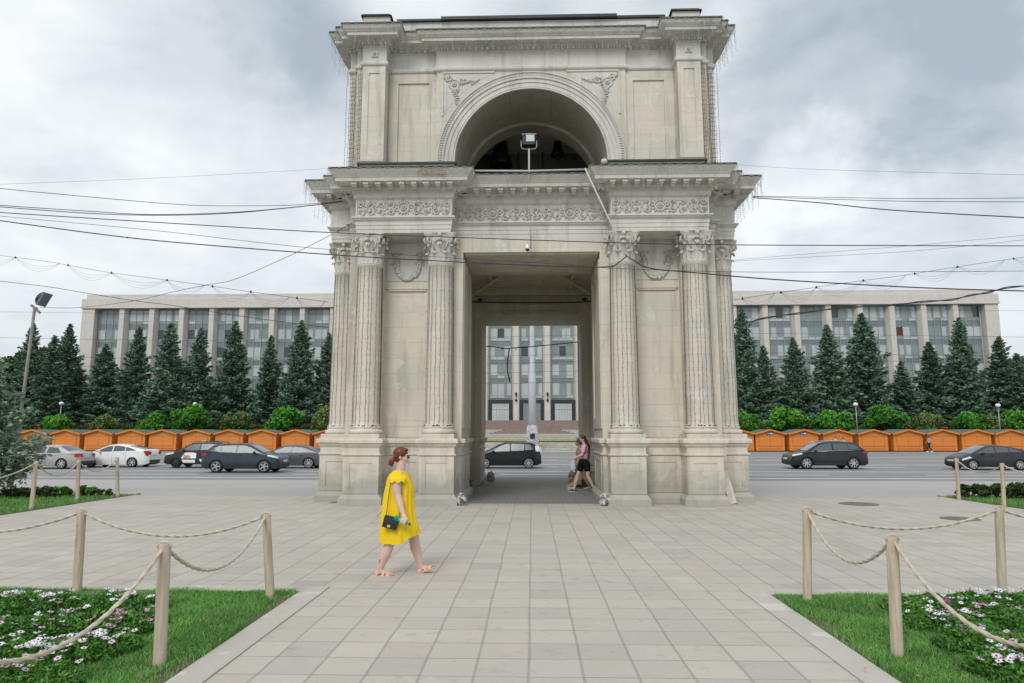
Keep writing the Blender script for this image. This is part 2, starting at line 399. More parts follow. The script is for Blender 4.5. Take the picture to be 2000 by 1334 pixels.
def mat_blade(name, a, b_, dry):
    m = bpy.data.materials.new(name); t = NT(m); p = t.pos()
    at_ = t.n('ShaderNodeAttribute', attribute_name='tone')
    n = t.noise(p, 1.6, 4); f = t.math('ADD', t.math('MULTIPLY', at_.outputs['Fac'], .5), t.math('MULTIPLY', t.ramp(n, .32, .68), .55))
    c = t.mix(t.ramp(f, .2, .85), a, b_)
    c = t.mix(t.ramp(at_.outputs['Fac'], .93, .97), c, dry)
    t.col(c); t.set(Roughness=.55); t.b.inputs['Specular IOR Level'].default_value = .25
    t.b.inputs['Subsurface Weight'].default_value = 0
    return m
M['blade'] = mat_blade('grass_blade', (.07, .20, .04), (.20, .45, .10), (.36, .34, .16))
rng = np.random.default_rng(7)
def blades(name, pts, hgt, wid, mat, lean=.5, tone=None):
    n = len(pts); a = rng.uniform(0, 2*PI, n); h = hgt * rng.uniform(.5, 1.3, n) * (1 + .35*np.sin(pts[:, 0]*5.1 + 1.3*np.sin(pts[:, 1]*3.7))*np.sin(pts[:, 1]*4.3 + pts[:, 0])); wd = wid * rng.uniform(.6, 1.3, n)
    dx, dy = np.cos(a), np.sin(a); l = lean * rng.uniform(.1, 1.2, n) * h; b2 = rng.uniform(0, 2*PI, n)
    lx, ly = np.cos(b2)*l, np.sin(b2)*l
    z = pts[:, 2]
    v = np.empty((n, 5, 3), np.float32)
    for k, (sg, q, hh) in enumerate(((-1, 0, 0), (1, 0, 0), (.7, .35, .6), (-.7, .35, .6))):
        v[:, k, 0] = pts[:, 0] + dx*wd*sg/2 + lx*q; v[:, k, 1] = pts[:, 1] + dy*wd*sg/2 + ly*q; v[:, k, 2] = z + h*hh
    v[:, 4, 0] = pts[:, 0] + lx; v[:, 4, 1] = pts[:, 1] + ly; v[:, 4, 2] = z + h
    base = np.arange(n)[:, None] * 5
    f = np.concatenate([base + np.array([[0, 1, 2]]), base + np.array([[0, 2, 3]]), base + np.array([[3, 2, 4]])])
    tn = rng.uniform(0, 1, n) if tone is None else tone
    return npmesh(name, v.reshape(-1, 3), f, mat, None, 3, cols=np.repeat(tn, 5))
def poly_pts(n, x0, x1, y0, y1, dens=None):
    p = np.stack([rng.uniform(x0, x1, n), rng.uniform(y0, y1, n), np.full(n, .004)], 1)
    return p
for s in (-1, 1):
    n = 165000
    yy = 4.6 + (7.83 - 4.6) * rng.uniform(0, 1, n) ** 1.0
    xx = s * (2.60 + (7.2 - 2.60) * rng.uniform(0, 1, n))
    # ragged, thinner turf along the stone edge
    e = np.abs(xx) - 2.62; pn = np.sin(yy*3.1 + s) * .05 + np.sin(yy*7.7) * .025 + .03
    bare = np.sin(xx*2.3 + 1.1)*np.sin(yy*2.9 + s) + .5*np.sin(xx*7.1)*np.sin(yy*6.3); pn = pn + .10*(bare > .55)
    keep = (e > pn + rng.uniform(-.05, .05, n)) | (rng.uniform(0, 1, n) < .12)
    keep &= (np.abs(xx) < .62*yy + 2.2)
    p = np.stack([xx, yy, np.full(n, .004)], 1)[keep]
    tag(blades('grass', p, .046, .0055, M['blade'], 1.1), ['short green lawn grass by the left-hand flower bed', '', 'short green lawn grass by the right-hand flower bed'][s+1], 'grass', kind='stuff')
    n = 60000
    xx = s * rng.uniform(11.56, 19, n); yy = rng.uniform(9, 19.9, n); k = yy > 9
    p = np.stack([xx, yy, np.full(n, .006)], 1)[k]
    tag(blades('grass', p, .07, .012, M['blade'], .6), ['strip of grass below the blue spruce beside the rope posts', '', 'strip of grass with flowers beside the far right rope posts'][s+1], 'grass', kind='stuff')
# ---------------------------------------------------------------- the triumphal arch
YC = 22.35
arch = empty('triumphal_arch', (0, YC, 0), 0, 'tall pale stone triumphal arch with fluted capitals, carved frieze and round upper vault', 'arch')
def AB(b, name, mats, parent=None):
    par = parent or arch
    o = b.build(name, mats, par)
    if par is arch: o.location = (0, -YC, 0)
    return o
def mirror_y(path): return path + [(x, 2*YC - y) for x, y in reversed(path)]
def full_poly(quarter):                   # quarter: from x=0 side front to the left side, going left
    left = mirror_y(quarter)
    right = [(-x, y) for x, y in reversed(left)]
    return ccw(left + right)
# pedestal zone
ped_q = [(-1.83,17.9),(-1.95,17.9),(-1.95,17.27),(-2.83,17.27),(-2.83,17.9),(-3.84,17.9),(-3.84,17.27),(-4.74,17.27),(-4.74,18.2),(-5.62,18.2),(-5.62,19.1),(-4.95,19.1),(-4.95,20.2),(-5.62,20.2),(-5.62,21.1),(-4.95,21.1)]
pier = ped_q + [(x, 2*YC - y) for x, y in reversed(ped_q)] + [(-1.83, 24.4), (-2.62, 24.4), (-2.62, 20.3), (-1.83, 20.3)]
ped_prof = [(.095,0),(.095,.15),(.085,.17),(.06,.2),(.03,.24),(0,.27),(0,1.2),(.02,1.205),(.045,1.225),(.045,1.25),(.015,1.27),(0,1.28),(0,1.41),(.02,1.43),(.05,1.47),(.055,1.5),(.1,1.53),(.1,1.6),(.085,1.625),(.0,1.65)]
def framed(b, M4, wd, z0, z1, bs, bt, t=.022, m=0, bb=None):     # rails proud of a face -> recessed panel; local x along the face, -y outward
    bb = bb or bt
    x0, x1 = -wd/2, wd/2
    q = MB()
    q.box(x0, x0+bs, -t, .01, z0, z1); q.box(x1-bs, x1, -t, .01, z0, z1)
    q.box(x0+bs, x1-bs, -t, .01, z0, z0+bb); q.box(x0+bs, x1-bs, -t, .01, z1-bt, z1)
    b.sub(q, M4, m)
def face_m(x, y, ang): return Matrix.Translation((x, y, 0)) @ Matrix.Rotation(ang, 4, 'Z')
for s in (1, -1):
    poly = ccw([(x * s, y) for x, y in pier])
    b = MB(); b.sweep(poly, ped_prof, 0)
    for (x, y, a, wd) in ((-2.39,17.27,0,.88),(-4.29,17.27,0,.9),(-5.18,18.2,0,.88),(-5.62,18.65,-PI/2,.9),(-5.62,20.65,-PI/2,.9),(-3.335,17.9,0,1.0),
                          (-2.83,17.585,PI/2,.6),(-3.84,17.585,-PI/2,.6),(-1.83,19.2,PI/2,1.9)):
        framed(b, face_m(x*s, y, a*s), wd, .28, 1.195, .165 if wd > .7 else .12, .16, .016, 0, .12)
    # chipped corner masonry near the foot
    AB(b, 'pedestal', M['stone'])
# lower body
wall_q = [(-1.83,17.85),(-2.78,17.85),(-2.78,18.2),(-3.98,18.2),(-3.98,17.9),(-4.9,17.9),(-4.9,19.2),(-4.7,19.2),(-4.7,20.1),(-4.9,20.1),(-4.9,21.2),(-4.7,21.2)]
wallp = wall_q + [(x, 2*YC - y) for x, y in reversed(wall_q)] + [(-1.83, 24.4), (-2.62, 24.4), (-2.62, 20.3), (-1.83, 20.3)]
for s in (1, -1):
    b = MB(); b.prism(ccw([(x*s, y) for x, y in wallp]), 1.64, 7.0)
    # recessed stone panel between the columns with a small lintel moulding
    q = MB(); framed(q, face_m(-3.38*s, 18.2, 0), 1.2, 1.66, 5.86, .1, .20, .02)
    b.sub(q); b.box(-3.38*s-.56, -3.38*s+.56, 18.13, 18.2, 5.66, 5.72); b.box(-3.38*s-.52, -3.38*s+.52, 18.15, 18.2, 5.61, 5.66)
    b.box(-3.38*s-.56, -3.38*s+.56, 18.19, 18.2, 1.95, 5.0)
    # slender jamb panel of the passage
    framed(b, face_m(-1.83*s, 19.08, PI/2*s), 2.3, 1.9, 6.4, .3, .3, .03)
    framed(b, face_m(-1.83*s, 25.6, PI/2*s), 2.3, 1.7, 6.0, .3, .3, .03)
    AB(b, 'wall', [M['stone']])
    b = MB(); b.box(-3.38*s-.575, -3.38*s+.575, 18.185, 18.2, 5.9, 6.95); AB(b, 'plaster_panel', M['trim'])
# lintels and ceiling of the passage
b = MB(); b.box(-1.83, 1.83, 17.85, 20.3, 6.6, 6.995); AB(b, 'lintel', M['stone'])
b = MB()
for x0, x1, y0, y1 in ((-1.8,-1.35,17.95,20.25),(1.35,1.8,17.95,20.25),(-1.35,1.35,17.95,18.35),(-1.35,1.35,19.85,20.25)): b.box(x0, x1, y0, y1, 6.55, 6.6)
b.box(-2.62, 2.62, 20.3, 24.4, 6.96, 6.998)
for s in (-1, 1):
    b.beam((s*2.6, 21.6, 6.9), (s*1.35, 20.6, 6.9), .12, .12); b.beam((s*2.5, 23.9, 6.45), (s*1.1, 22.2, 6.93), .10, .10)
    b.beam((s*1.35, 20.32, 6.9), (s*1.35, 24.3, 6.9), .1, .1)
b.box(-2.62, 2.62, 20.31, 20.5, 6.75, 6.96); b.box(-2.62, 2.62, 24.2, 24.395, 6.72, 6.96)
AB(b, 'ceiling', M['inner'])
b = MB(); b.box(-1.83, 1.83, 24.4, 26.85, 6.02, 6.995)
for x0, x1, z0, z1 in ((-2.05, -1.83, .0, 6.5), (1.83, 2.05, .0, 6.5), (-1.83, 1.83, 6.02, 6.12), (-2.05, 2.05, 6.5, 6.58)): b.box(x0, x1, 24.33, 24.4, z0, z1)
for x0, x1, z0, z1 in ((-1.2, 1.2, 6.2, 6.23), (-1.2, 1.2, 6.4, 6.43), (-1.2, -1.17, 6.23, 6.4), (1.17, 1.2, 6.23, 6.4)): b.box(x0, x1, 24.36, 24.4, z0, z1)
AB(b, 'rear_lintel', M['inner'])
b = MB()      # exposed courses where the lining has fallen away
rnd = random.Random(3)
for s in (-1, 1):
    b = MB(); z = .1
    for k in range(4):
        h = rnd.uniform(.24, .34); b.box(*sorted((s*1.9, s*(2.5 - rnd.uniform(0, .1)))), 24.36 - rnd.uniform(0, .05), 24.4, z, z+h-.02); z += h
    AB(b, 'exposed_masonry', M['inner'])
# --- columns
def capital_mesh(cx, cy, z0, z1, r):
    b = MB(); H = z1 - z0
    prof = [(r*1.0, z0), (r*1.10, z0+.015), (r*1.12, z0+.04), (r*1.02, z0+.06), (r*.98, z0+H*.2), (r*1.0, z0+H*.5), (r*1.12, z0+H*.7), (r*1.35, z0+H*.84)]
    b.lathe((cx, cy, 0), prof, 20)
    def leaf(a, za, h, rad, out, wd):
        rows = []
        for i in range(8):
            t = i / 7
            rr = rad + out * (t ** 2.6) + .012 * math.sin(t*PI)
            zz = za + h * (math.sin(min(t, .86) / .86 * PI/2) if t < .86 else 1 - (t-.86)*1.3)
            ww = wd * (.75 + .35*math.sin(t*PI)) * (1 if t < .8 else 1 - (t-.8)*3.2) * (1 + .16*math.sin(i*PI*.99))
            row = []
            for k, q in enumerate((-1, -.55, 0, .55, 1)):
                rq = rr + (.022 if q == 0 else (-.006 if abs(q) < .9 else -.03))
                ca, sa = math.cos(a), math.sin(a)
                row.append((cx + ca*rq - sa*q*ww/2, cy + sa*rq + ca*q*ww/2, zz + (-.012 if abs(q) > .9 else 0)))
            rows.append(row)
        b.grid(rows, 0, False)
    for k in range(8): leaf(2*PI*k/8 + PI/8, z0+.05, H*.34, r*1.0, .115, .22)
    for k in range(8): leaf(2*PI*k/8, z0+.07, H*.60, r*.99, .16, .21)
    zt = z0 + H*.86
    # corner volutes: spiral bands
    for k in range(4):
        a = PI/4 + k*PI/2
        for da in (-.13, .13):
            pts = []
            for i in range(26):
                t = i/25; ang = PI*1.0 - t*PI*3.6; rad = .092*(1-t*.78)
                rr = r*1.52 + math.cos(ang)*rad - .02; zz = zt - .085 + math.sin(ang)*rad
                aa = a + da
                pts.append((cx + math.cos(aa)*rr, cy + math.sin(aa)*rr, zz))
            b.tube(pts, [.030 - .014*i/25 for i in range(26)], 5)
            b.tube([(cx+math.cos(a+da*2.6)*r*1.02, cy+math.sin(a+da*2.6)*r*1.02, z0+H*.46), (cx+math.cos(a+da*1.9)*r*1.2, cy+math.sin(a+da*1.9)*r*1.2, z0+H*.66), pts[0]], .024, 5)
        a2 = k*PI/2      # inner helices and flower
        for sg in (-1, 1):
            pts = []
            for i in range(16):
                t = i/15; ang = -PI*.5 + sg*t*PI*2.2; rad = .055*(1-t*.7)
                tx = sg*.075 + math.cos(ang)*rad*.9; zz = zt - .06 + math.sin(ang)*rad
                rr = r*1.22
                pts.append((cx + math.cos(a2)*rr - math.sin(a2)*tx, cy + math.sin(a2)*rr + math.cos(a2)*tx, zz))
            b.tube(pts, .018, 4)
        b.ball((cx+math.cos(a2)*(r*1.38), cy+math.sin(a2)*(r*1.38), z1-.065), .06, .06, .06, 8, 6)
        b.ball((cx+math.cos(a2)*(r*1.30), cy+math.sin(a2)*(r*1.30), zt-.05), .05, .05, .05, 8, 5)
    # concave abacus
    poly = []
    R = r*1.93; c0 = .05
    for k in range(4):
        a0 = -PI/4 + k*PI/2; a1 = a0 + PI/2
        p0 = Vector((math.cos(a0)*R, math.sin(a0)*R)); p1 = Vector((math.cos(a1)*R, math.sin(a1)*R))
        t0 = (p1-p0).normalized(); p0b = p0 + t0*c0; p1b = p1 - t0*c0
        nrm = -(p0b+p1b).normalized()
        for i in range(9):
            t = i/8; q = p0b.lerp(p1b, t) + nrm * (.095*math.sin(PI*t))
            poly.append((cx+q.x, cy+q.y))
    b.sweep(poly, [(-.05, z1-.13), (-.03, z1-.10), (-.012, z1-.06), (-.012, z1-.045), (.0, z1-.04), (.0, z1)])
    return b
protos = {}
def column(x, y):
    e = empty('column', (x, y - YC, 0)); e.parent = arch; KIDS.setdefault(arch.name, []).append(e)
    if not protos:
        r0, r1 = .345, .312
        b = MB(); n = 48; rows = []
        for z, q in [(1.97, r0*1.06), (2.0, r0*1.06), (2.02, r0*1.01), (2.1, r0)] + [(2.1 + (6.13-2.1)*i/8, r0 + (r1-r0)*(i/8)**1.5) for i in range(1, 9)] + [(6.15, r1*1.08), (6.2, r1*1.08)]:
            fl = 1 if 2.05 < z < 6.1 else 0
            rows.append([((q)*math.cos(2*PI*j/n), (q)*math.sin(2*PI*j/n), z) for j in range(n)])
        b.grid(rows, 0, True, close=True); protos['shaft'] = b
        b = MB(); w_ = .44; b.box(-w_, w_, -w_, w_, 1.65, 1.76)
        b.lathe((0,0,0), [(.42,1.76),(.445,1.785),(.445,1.83),(.42,1.86),(.385,1.87),(.37,1.89),(.385,1.905),(.395,1.93),(.385,1.955),(.36,1.975)], 32); protos['base'] = b
        protos['capital'] = capital_mesh(0, 0, 6.18, 7.0, r1)
        protos['objs'] = [protos['shaft'].build('shaft', M['stone'], e), protos['base'].build('base', M['stone'], e), protos['capital'].build('capital', M['relief'], e)]
    else:
        for o in protos['objs']:
            c = o.copy(); col.objects.link(c); c.parent = e; KIDS.setdefault(e.name, []).append(c)
    return e
for x, y in ((2.40, 17.71), (4.30, 17.71), (5.19, 18.65), (5.19, 20.65)):
    for sx in (-1, 1):
        for yy in (y, 2*YC - y): column(sx*x, yy)
# --- lower entablature
ent_q = [(0,17.83),(-2.08,17.83),(-2.08,17.3),(-4.64,17.3),(-4.64,17.83),(-4.93,17.83),(-4.93,18.15),(-5.54,18.15),(-5.54,21.1),(-4.93,21.1)]
ent = ccw(mirror_y(ent_q[1:]) + [(-x, y) for x, y in reversed(mirror_y(ent_q[1:]))])
b = MB(); b.sweep(ent, [(-.03,7.0),(-.03,7.09),(-.015,7.1),(-.015,7.2),(0,7.21),(0,7.32),(.02,7.33),(.05,7.37),(.085,7.39),(.085,7.425),(.0,7.44)], 0, True, False)
b.sweep(ent, [(.0,7.44),(.0,7.9)], 0, False, False)
b.sweep(ent, [(.0,7.9),(.02,7.91),(.045,7.94),(.05,7.96),(.05,8.03),(.07,8.05),(.09,8.06),(.1,8.12),(.13,8.14),(.13,8.255),(.44,8.26),(.44,8.345),(.46,8.36),(.47,8.38),(.5,8.42),(.56,8.5),(.575,8.53),(.575,8.55),(.2,8.62)], 0, False, True)
AB(b, 'entablature', M['trim'])
b = MB(); b.sweep(ent, [(.54,8.552),(.585,8.54),(.59,8.585),(.56,8.60),(.1,8.66)], 0, True, True); AB(b, 'cornice_flashing', M['dark_metal'])
def along(poly, spacing, start=.5):
    n = len(poly); out = []
    for i in range(n):
        a = Vector(poly[i]).to_2d(); c = Vector(poly[(i+1)%n]).to_2d(); e = c-a; L = e.length
        k = max(1, round(L/spacing)); d = e.normalized(); nr = Vector((d.y, -d.x))
        for j in range(k): out.append((a + e*((j+.5)/k), d, nr, L/k))
    return out
mod0 = None    # modillion brackets
for p, d, nr, st in along(offset(ent, .13), .33):
    if p.y > 21: continue
    if mod0 is None:
        q = MB(); q.box(-.07, .07, -.27, .0, 8.19, 8.25); q.box(-.055, .055, -.22, .0, 8.15, 8.19); q.box(-.055, .055, -.10, 0, 8.115, 8.15)
        o = mod0 = AB(q, 'modillion', M['trim'])
    else: o = mod0.copy(); col.objects.link(o); o.parent = arch; KIDS[arch.name].append(o)
    o.location = (p.x, p.y - YC, 0); o.rotation_euler = (0, 0, math.atan2(d.y, d.x))
b = MB()      # dentils under the modillions and beads
for p, d, nr, st in along(offset(ent, .075), .062):
    if p.y > YC: continue
    F = face_m(p.x, p.y, math.atan2(d.y, d.x)); q = MB(); q.box(-.019, .019, -.035, .005, 8.055, 8.12); b.sub(q, F)
for p, d, nr, st in along(offset(ent, .03), .045):
    if p.y > YC - 3: continue
    F = face_m(p.x, p.y, math.atan2(d.y, d.x)); q = MB(); q.box(-.012, .012, -.028, .0, 7.345, 7.38); q.box(-.012, .012, -.03, -.01, 7.93, 7.955); b.sub(q, F)
AB(b, 'dentil_row', M['relief'])
# scroll relief of the frieze
def spiral(cx, cz, r, turns, a0, sg, n=22):
    return [(cx + math.cos(a0 + sg*t*turns*2*PI)*r*(1-t*.82), cz + math.sin(a0 + sg*t*turns*2*PI)*r*(1-t*.82)) for t in [i/(n-1) for i in range(n)]]
def flower(b, F, x, z, r, n=6, th=.02):
    q = MB(); q.ball((x, -th*.8, z), r*.32, th*1.3, r*.32, 8, 5)
    for k in range(n):
        a = 2*PI*k/n; q.ball((x+math.cos(a)*r*.62, -th*.4, z+math.sin(a)*r*.62), r*.33, th, r*.33, 7, 4)
    b.sub(q, F)
def strip(b, F, pts, r, th=.0):
    q = MB(); q.tube([(x, -th, z) for x, z in pts], r, 5); b.sub(q, F)
def leafs(b, F, pts, size, rnd, every=2):
    q = MB()
    for i in range(1, len(pts)-1, every):
        (x0, z0), (x1, z1) = pts[i-1], pts[i+1]; a = math.atan2(z1-z0, x1-x0)
        for sg in (-1, 1):
            aa = a + sg*rnd.uniform(.6, 1.1); x, z = pts[i]; L = size*rnd.uniform(.7, 1.2)
            Mx = Matrix.Rotation(-aa, 3, 'Y')
            q.ball((x+math.cos(aa)*L*.6, -.014, z+math.sin(aa)*L*.6), L*.6, .026, L*.24, 6, 4, mat=Mx)
    b.sub(q, F)
def scroll_frieze(b, F, w, z0, z1, rnd):
    h = z1-z0; zc = (z0+z1)/2
    strip(b, F, [(math.cos(2*PI*i/24)*h*.34, zc+math.sin(2*PI*i/24)*h*.34) for i in range(25)], .022, .02)
    flower(b, F, 0, zc, h*.22, 8, .04)
    q = MB()
    for k in range(14): a = 2*PI*k/14; q.ball((math.cos(a)*h*.46, -.015, zc+math.sin(a)*h*.44), .036, .03, .018, 6, 4, mat=Matrix.Rotation(-a, 3, 'Y'))
    b.sub(q, F)
    n = max(2, round((w*.5-.26)/.25))
    for sx in (-1, 1):
        for k in range(n):
            px = sx*(.34 + (w*.5-.44)*k/(n-1))
            for sz in (-1, 1):
                R = h*.25; pz = zc + sz*h*.25
                pts = spiral(px, pz, R, 1.15, (PI/2 if k % 2 else -PI/2)*sz, sx*sz*(1 if k % 2 else -1))
                strip(b, F, pts, .019, .02); leafs(b, F, pts[:10], .055, rnd, 2)
                flower(b, F, px, pz, R*.48, 5, .045)
        for sz in (-1, 1):
            st = [(sx*(.22 + (w*.5-.26)*t), zc + sz*h*.38*math.sin(t*n*PI)) for t in [i/30 for i in range(31)]]
            strip(b, F, st, .016, .014); leafs(b, F, st, .055, rnd, 2)
rnd = random.Random(11)
for nm, F, w_, in (('L', face_m(-3.36, 17.3, 0), 2.5), ('R', face_m(3.36, 17.3, 0), 2.5)):
    b = MB(); scroll_frieze(b, F, w_, 7.46, 7.88, rnd); o = AB(b, 'frieze_relief', M['relief'])
    bb = MB(); q = MB(); q.box(-1.27, -1.235, -.018, 0, 7.45, 7.9); q.box(1.235, 1.27, -.018, 0, 7.45, 7.9); bb.sub(q, F); bb.sub(MB().box(-1.235, 1.235, -.018, 0, 7.445, 7.46), F); AB(bb, 'frieze_border', M['trim'])
b = MB(); scroll_frieze(b, face_m(-1.04, 17.83, 0), 2.08, 7.46, 7.88, rnd); scroll_frieze(b, face_m(1.04, 17.83, 0), 2.08, 7.46, 7.88, rnd)
AB(b, 'frieze_relief', M['relief'])
for s in (-1, 1):
    b = MB(); scroll_frieze(b, face_m(s*5.54, 19.6, s*PI/2), 2.6, 7.46, 7.88, rnd); AB(b, 'frieze_relief', M['relief'])
# garlands between the columns
for s in (-1, 1):
    F = face_m(s*3.38, 18.185, 0); b = MB(); zc = 6.42
    pts = []
    for i in range(41):
        a = PI + PI*i/40; pts.append((math.cos(a)*.31, zc - .05 + math.sin(a)*.40))
    pts = [(-.34, zc+.16)] + pts + [(.34, zc+.16)]
    strip(b, F, pts, [.03 + .03*math.sin(PI*i/42) for i in range(43)])
    q = MB()
    for i, (x, z) in enumerate(pts):
        for k in range(4):
            a = rnd.uniform(0, 2*PI); q.ball((x+math.cos(a)*.045, -.035-rnd.uniform(0, .02), z+math.sin(a)*.05), .03, .02, .03, 6, 4)
    b.sub(q, F)
    for sg in (-1, 1):
        flower(b, F, sg*.33, zc+.22, .075, 8, .03)
        for k, (ex, ez) in enumerate(((-.14, .02), (.14, .04), (-.11, -.28), (.12, -.3))):
            rb = [(sg*.33 + ex*t + .02*math.sin(t*9+k), zc+.2 + ez*t) for t in [i/8 for i in range(9)]]
            strip(b, F, rb, .016); leafs(b, F, rb, .04, rnd, 1)
    AB(b, 'garland', M['relief'])
# plinth strips on top of the lower cornice
for s in (-1, 1): b = MB(); b.box(*sorted((s*2.05, s*4.62)), 17.45, 17.9, 8.6, 8.93); AB(b, 'cornice_plinth', M['trim'])
for s in (-1, 1): b = MB(); b.box(*sorted((s*2.0, s*4.68)), 17.4, 17.95, 8.93, 8.985); AB(b, 'plinth_cap', M['dark_metal'])
# --- attic storey
ZT = 12.0; ZS = 9.30; R1 = 2.13
def arch_front(b, y, x_half, z0, z1, r, zc, m=0, y2=None, n=40):
    """wall sheet in the plane y with a half-round hole"""
    arc = [(-r, z0)] + [(-math.cos(PI*i/n)*r, zc + math.sin(PI*i/n)*r) for i in range(n+1)] + [(r, z0)]
    for i in range(len(arc)-1):
        (xa, za), (xb, zb) = arc[i], arc[i+1]
        if abs(xa-xb) < 1e-6: continue
        b.add([(xa, y, za), (xb, y, zb), (xb, y, z1), (xa, y, z1)], [(0, 1, 2, 3)], m)
    b.add([(-x_half, y, z0), (-r, y, z0), (-r, y, z1), (-x_half, y, z1)], [(0, 1, 2, 3)], m)
    b.add([(r, y, z0), (x_half, y, z0), (x_half, y, z1), (r, y, z1)], [(0, 1, 2, 3)], m)
b = MB()
for s in (-1, 1):
    side = [(-2.6,18.29),(-4.06,18.29),(-4.06,17.85),(-4.7,17.85),(-4.7,18.0),(-4.9,18.0),(-4.9,18.25),(-5.14,18.25),(-5.14,18.9),(-4.9,18.9),(-4.9,21.0),(-5.14,21.0)]
    p = mirror_y(side)
    b.prism(ccw([(x*s, y) for x, y in p]), 8.6, ZT)
    b.box(*sorted((s*2.131, s*2.601)), 18.4, 26.2, 8.6, ZT)
    framed(b, face_m(-s*3.33, 18.29, 0), 1.4, 8.7, 11.96, .22, .22, .03)
    framed(b, face_m(-s*3.33, 18.27, 0), .98, 8.9, 11.75, .05, .07, .025)
    framed(b, face_m(-s*4.38, 17.85, 0), .64, 9.2, 11.98, .17, .2, .025)
arch_front(b, 18.2, 2.68, 8.6, ZT, R1, ZS)
for s in (-1, 1): b.add([(s*2.68, 18.2, 8.6), (s*2.68, 18.3, 8.6), (s*2.68, 18.3, ZT), (s*2.68, 18.2, ZT)], [(0, 1, 2, 3)])
b.box(-2.6, 2.6, 18.45, 26.2, 11.5, ZT); b.box(-2.6, 2.6, 26.2, 26.35, 8.6, ZT)
AB(b, 'attic_wall', M['stone'])
b = MB(); n = 40      # barrel vault
for y0, y1, r in ((18.2, 20.25, R1), (20.25, 20.9, 2.03)):
    rows = [[(-r, y, 8.6)] + [(-math.cos(PI*i/n)*r, y, ZS + math.sin(PI*i/n)*r) for i in range(n+1)] + [(r, y, 8.6)] for y in (y0, y1)]
    b.grid(rows, 0, True)
for y, ra, rb in ((20.25, 2.14, 2.03), (20.9, 2.6, 2.03)):
    rows = [[(-math.cos(PI*i/n)*r, y, ZS + math.sin(PI*i/n)*r) for i in range(n+1)] for r in (ra, rb)]
    b.grid(rows, 0, False)
b.tube([(-math.cos(PI*i/n)*2.06, 20.25, ZS + math.sin(PI*i/n)*2.06) for i in range(n+1)], .035, 6)
AB(b, 'vault', M['inner'])
b = MB(); b.box(-2.6, 2.6, 22.9, 22.95, 8.6, 11.5); b.box(-2.6, 2.6, 20.9, 22.9, 8.6, 8.62); AB(b, 'netting', simple('dark_net', (.13, .155, .135), .9, .2))
b = MB()
def ring(r, y, t, m=0, sq=None):
    pts = [(-math.cos(PI*i/48)*r, y, ZS + math.sin(PI*i/48)*r) for i in range(49)]
    pts = [(-r, y, 8.6)] + pts + [(r, y, 8.6)]
    b.tube(pts, t, 6)
def band(ra, rb, y, th):
    rows = []
    for rr, yy in ((ra, y), (ra, y-th), (rb, y-th), (rb, y)):
        rows.append([(-rr, yy, 8.6)] + [(-math.cos(PI*i/48)*rr, yy, ZS + math.sin(PI*i/48)*rr) for i in range(49)] + [(rr, yy, 8.6)])
    b.grid(rows, 0, False)
band(2.63, 2.60, 18.2, .08); band(2.60, 2.47, 18.2, .05); band(2.47, 2.34, 18.2, .035); band(2.34, 2.22, 18.2, .02); ring(2.45, 18.15, .02); ring(2.33, 18.17, .014); ring(2.2, 18.18, .02); ring(2.15, 18.18, .028)
AB(b, 'archivolt', M['trim'])
b = MB()
for i in range(110):
    a = PI*(i+.5)/110; r = 2.54; x, z = -math.cos(a)*r, ZS + math.sin(a)*r
    b.ball((x, 18.145, z), .019, .022, .046, 6, 4, mat=Matrix.Rotation(-(a - PI/2), 3, 'Y'))
AB(b, 'leaf_moulding', M['relief'])
# spandrels
for s in (-1, 1):
    b = MB(); top = 11.93; xo = 2.47; r = 2.82; pts = []
    a0 = math.acos(xo/r); a1 = math.asin((top-ZS)/r)
    arc = [(math.cos(a0 + (a1-a0)*i/14)*r, ZS + math.sin(a0 + (a1-a0)*i/14)*r) for i in range(15)]
    for i in range(14):
        (xa, za), (xb, zb) = arc[i], arc[i+1]
        b.add([(s*xa, 18.195, za), (s*xb, 18.195, zb), (s*xb, 18.195, top), (s*xa, 18.195, top)], [(0, 1, 2, 3)])
    AB(b, 'spandrel_panel', M['trim'])
    b = MB(); b.box(*sorted((s*xo, s*(xo+.05))), 18.17, 18.2, arc[0][1], top+.05); b.box(*sorted((s*arc[-1][0], s*xo)), 18.17, 18.2, top, top+.05)
    AB(b, 'spandrel_frame', M['stone'])
    b = MB(); F = face_m(0, 18.19, 0); cx, cz = s*2.17, 11.6
    strip(b, F, [(cx+math.cos(2*PI*i/16)*.14, cz+math.sin(2*PI*i/16)*.14) for i in range(17)], .024); flower(b, F, cx, cz, .085, 7, .03)
    for dx, dz, L in ((s*.28, .28, .3), (-s*.62, .10, .55), (-s*-.06-s*.0 - s*.16, -.62, .5)):
        d = Vector((dx, dz)).normalized(); pts = [(cx + d.x*(.16+L*t), cz + d.y*(.16+L*t) + .03*math.sin(t*7)) for t in [i/10 for i in range(11)]]
        strip(b, F, pts, .014)
        q = MB()
        for i, (x, z) in enumerate(pts):
            wd = .11*(1-i/12)
            for k in range(4):
                u = rnd.uniform(-1, 1); q.ball((x - d.y*wd*u, -.02, z + d.x*wd*u), .035*(1-i/20), .018, .03*(1-i/20), 6, 4)
        b.sub(q, F)
    AB(b, 'spandrel_relief', M['relief'])
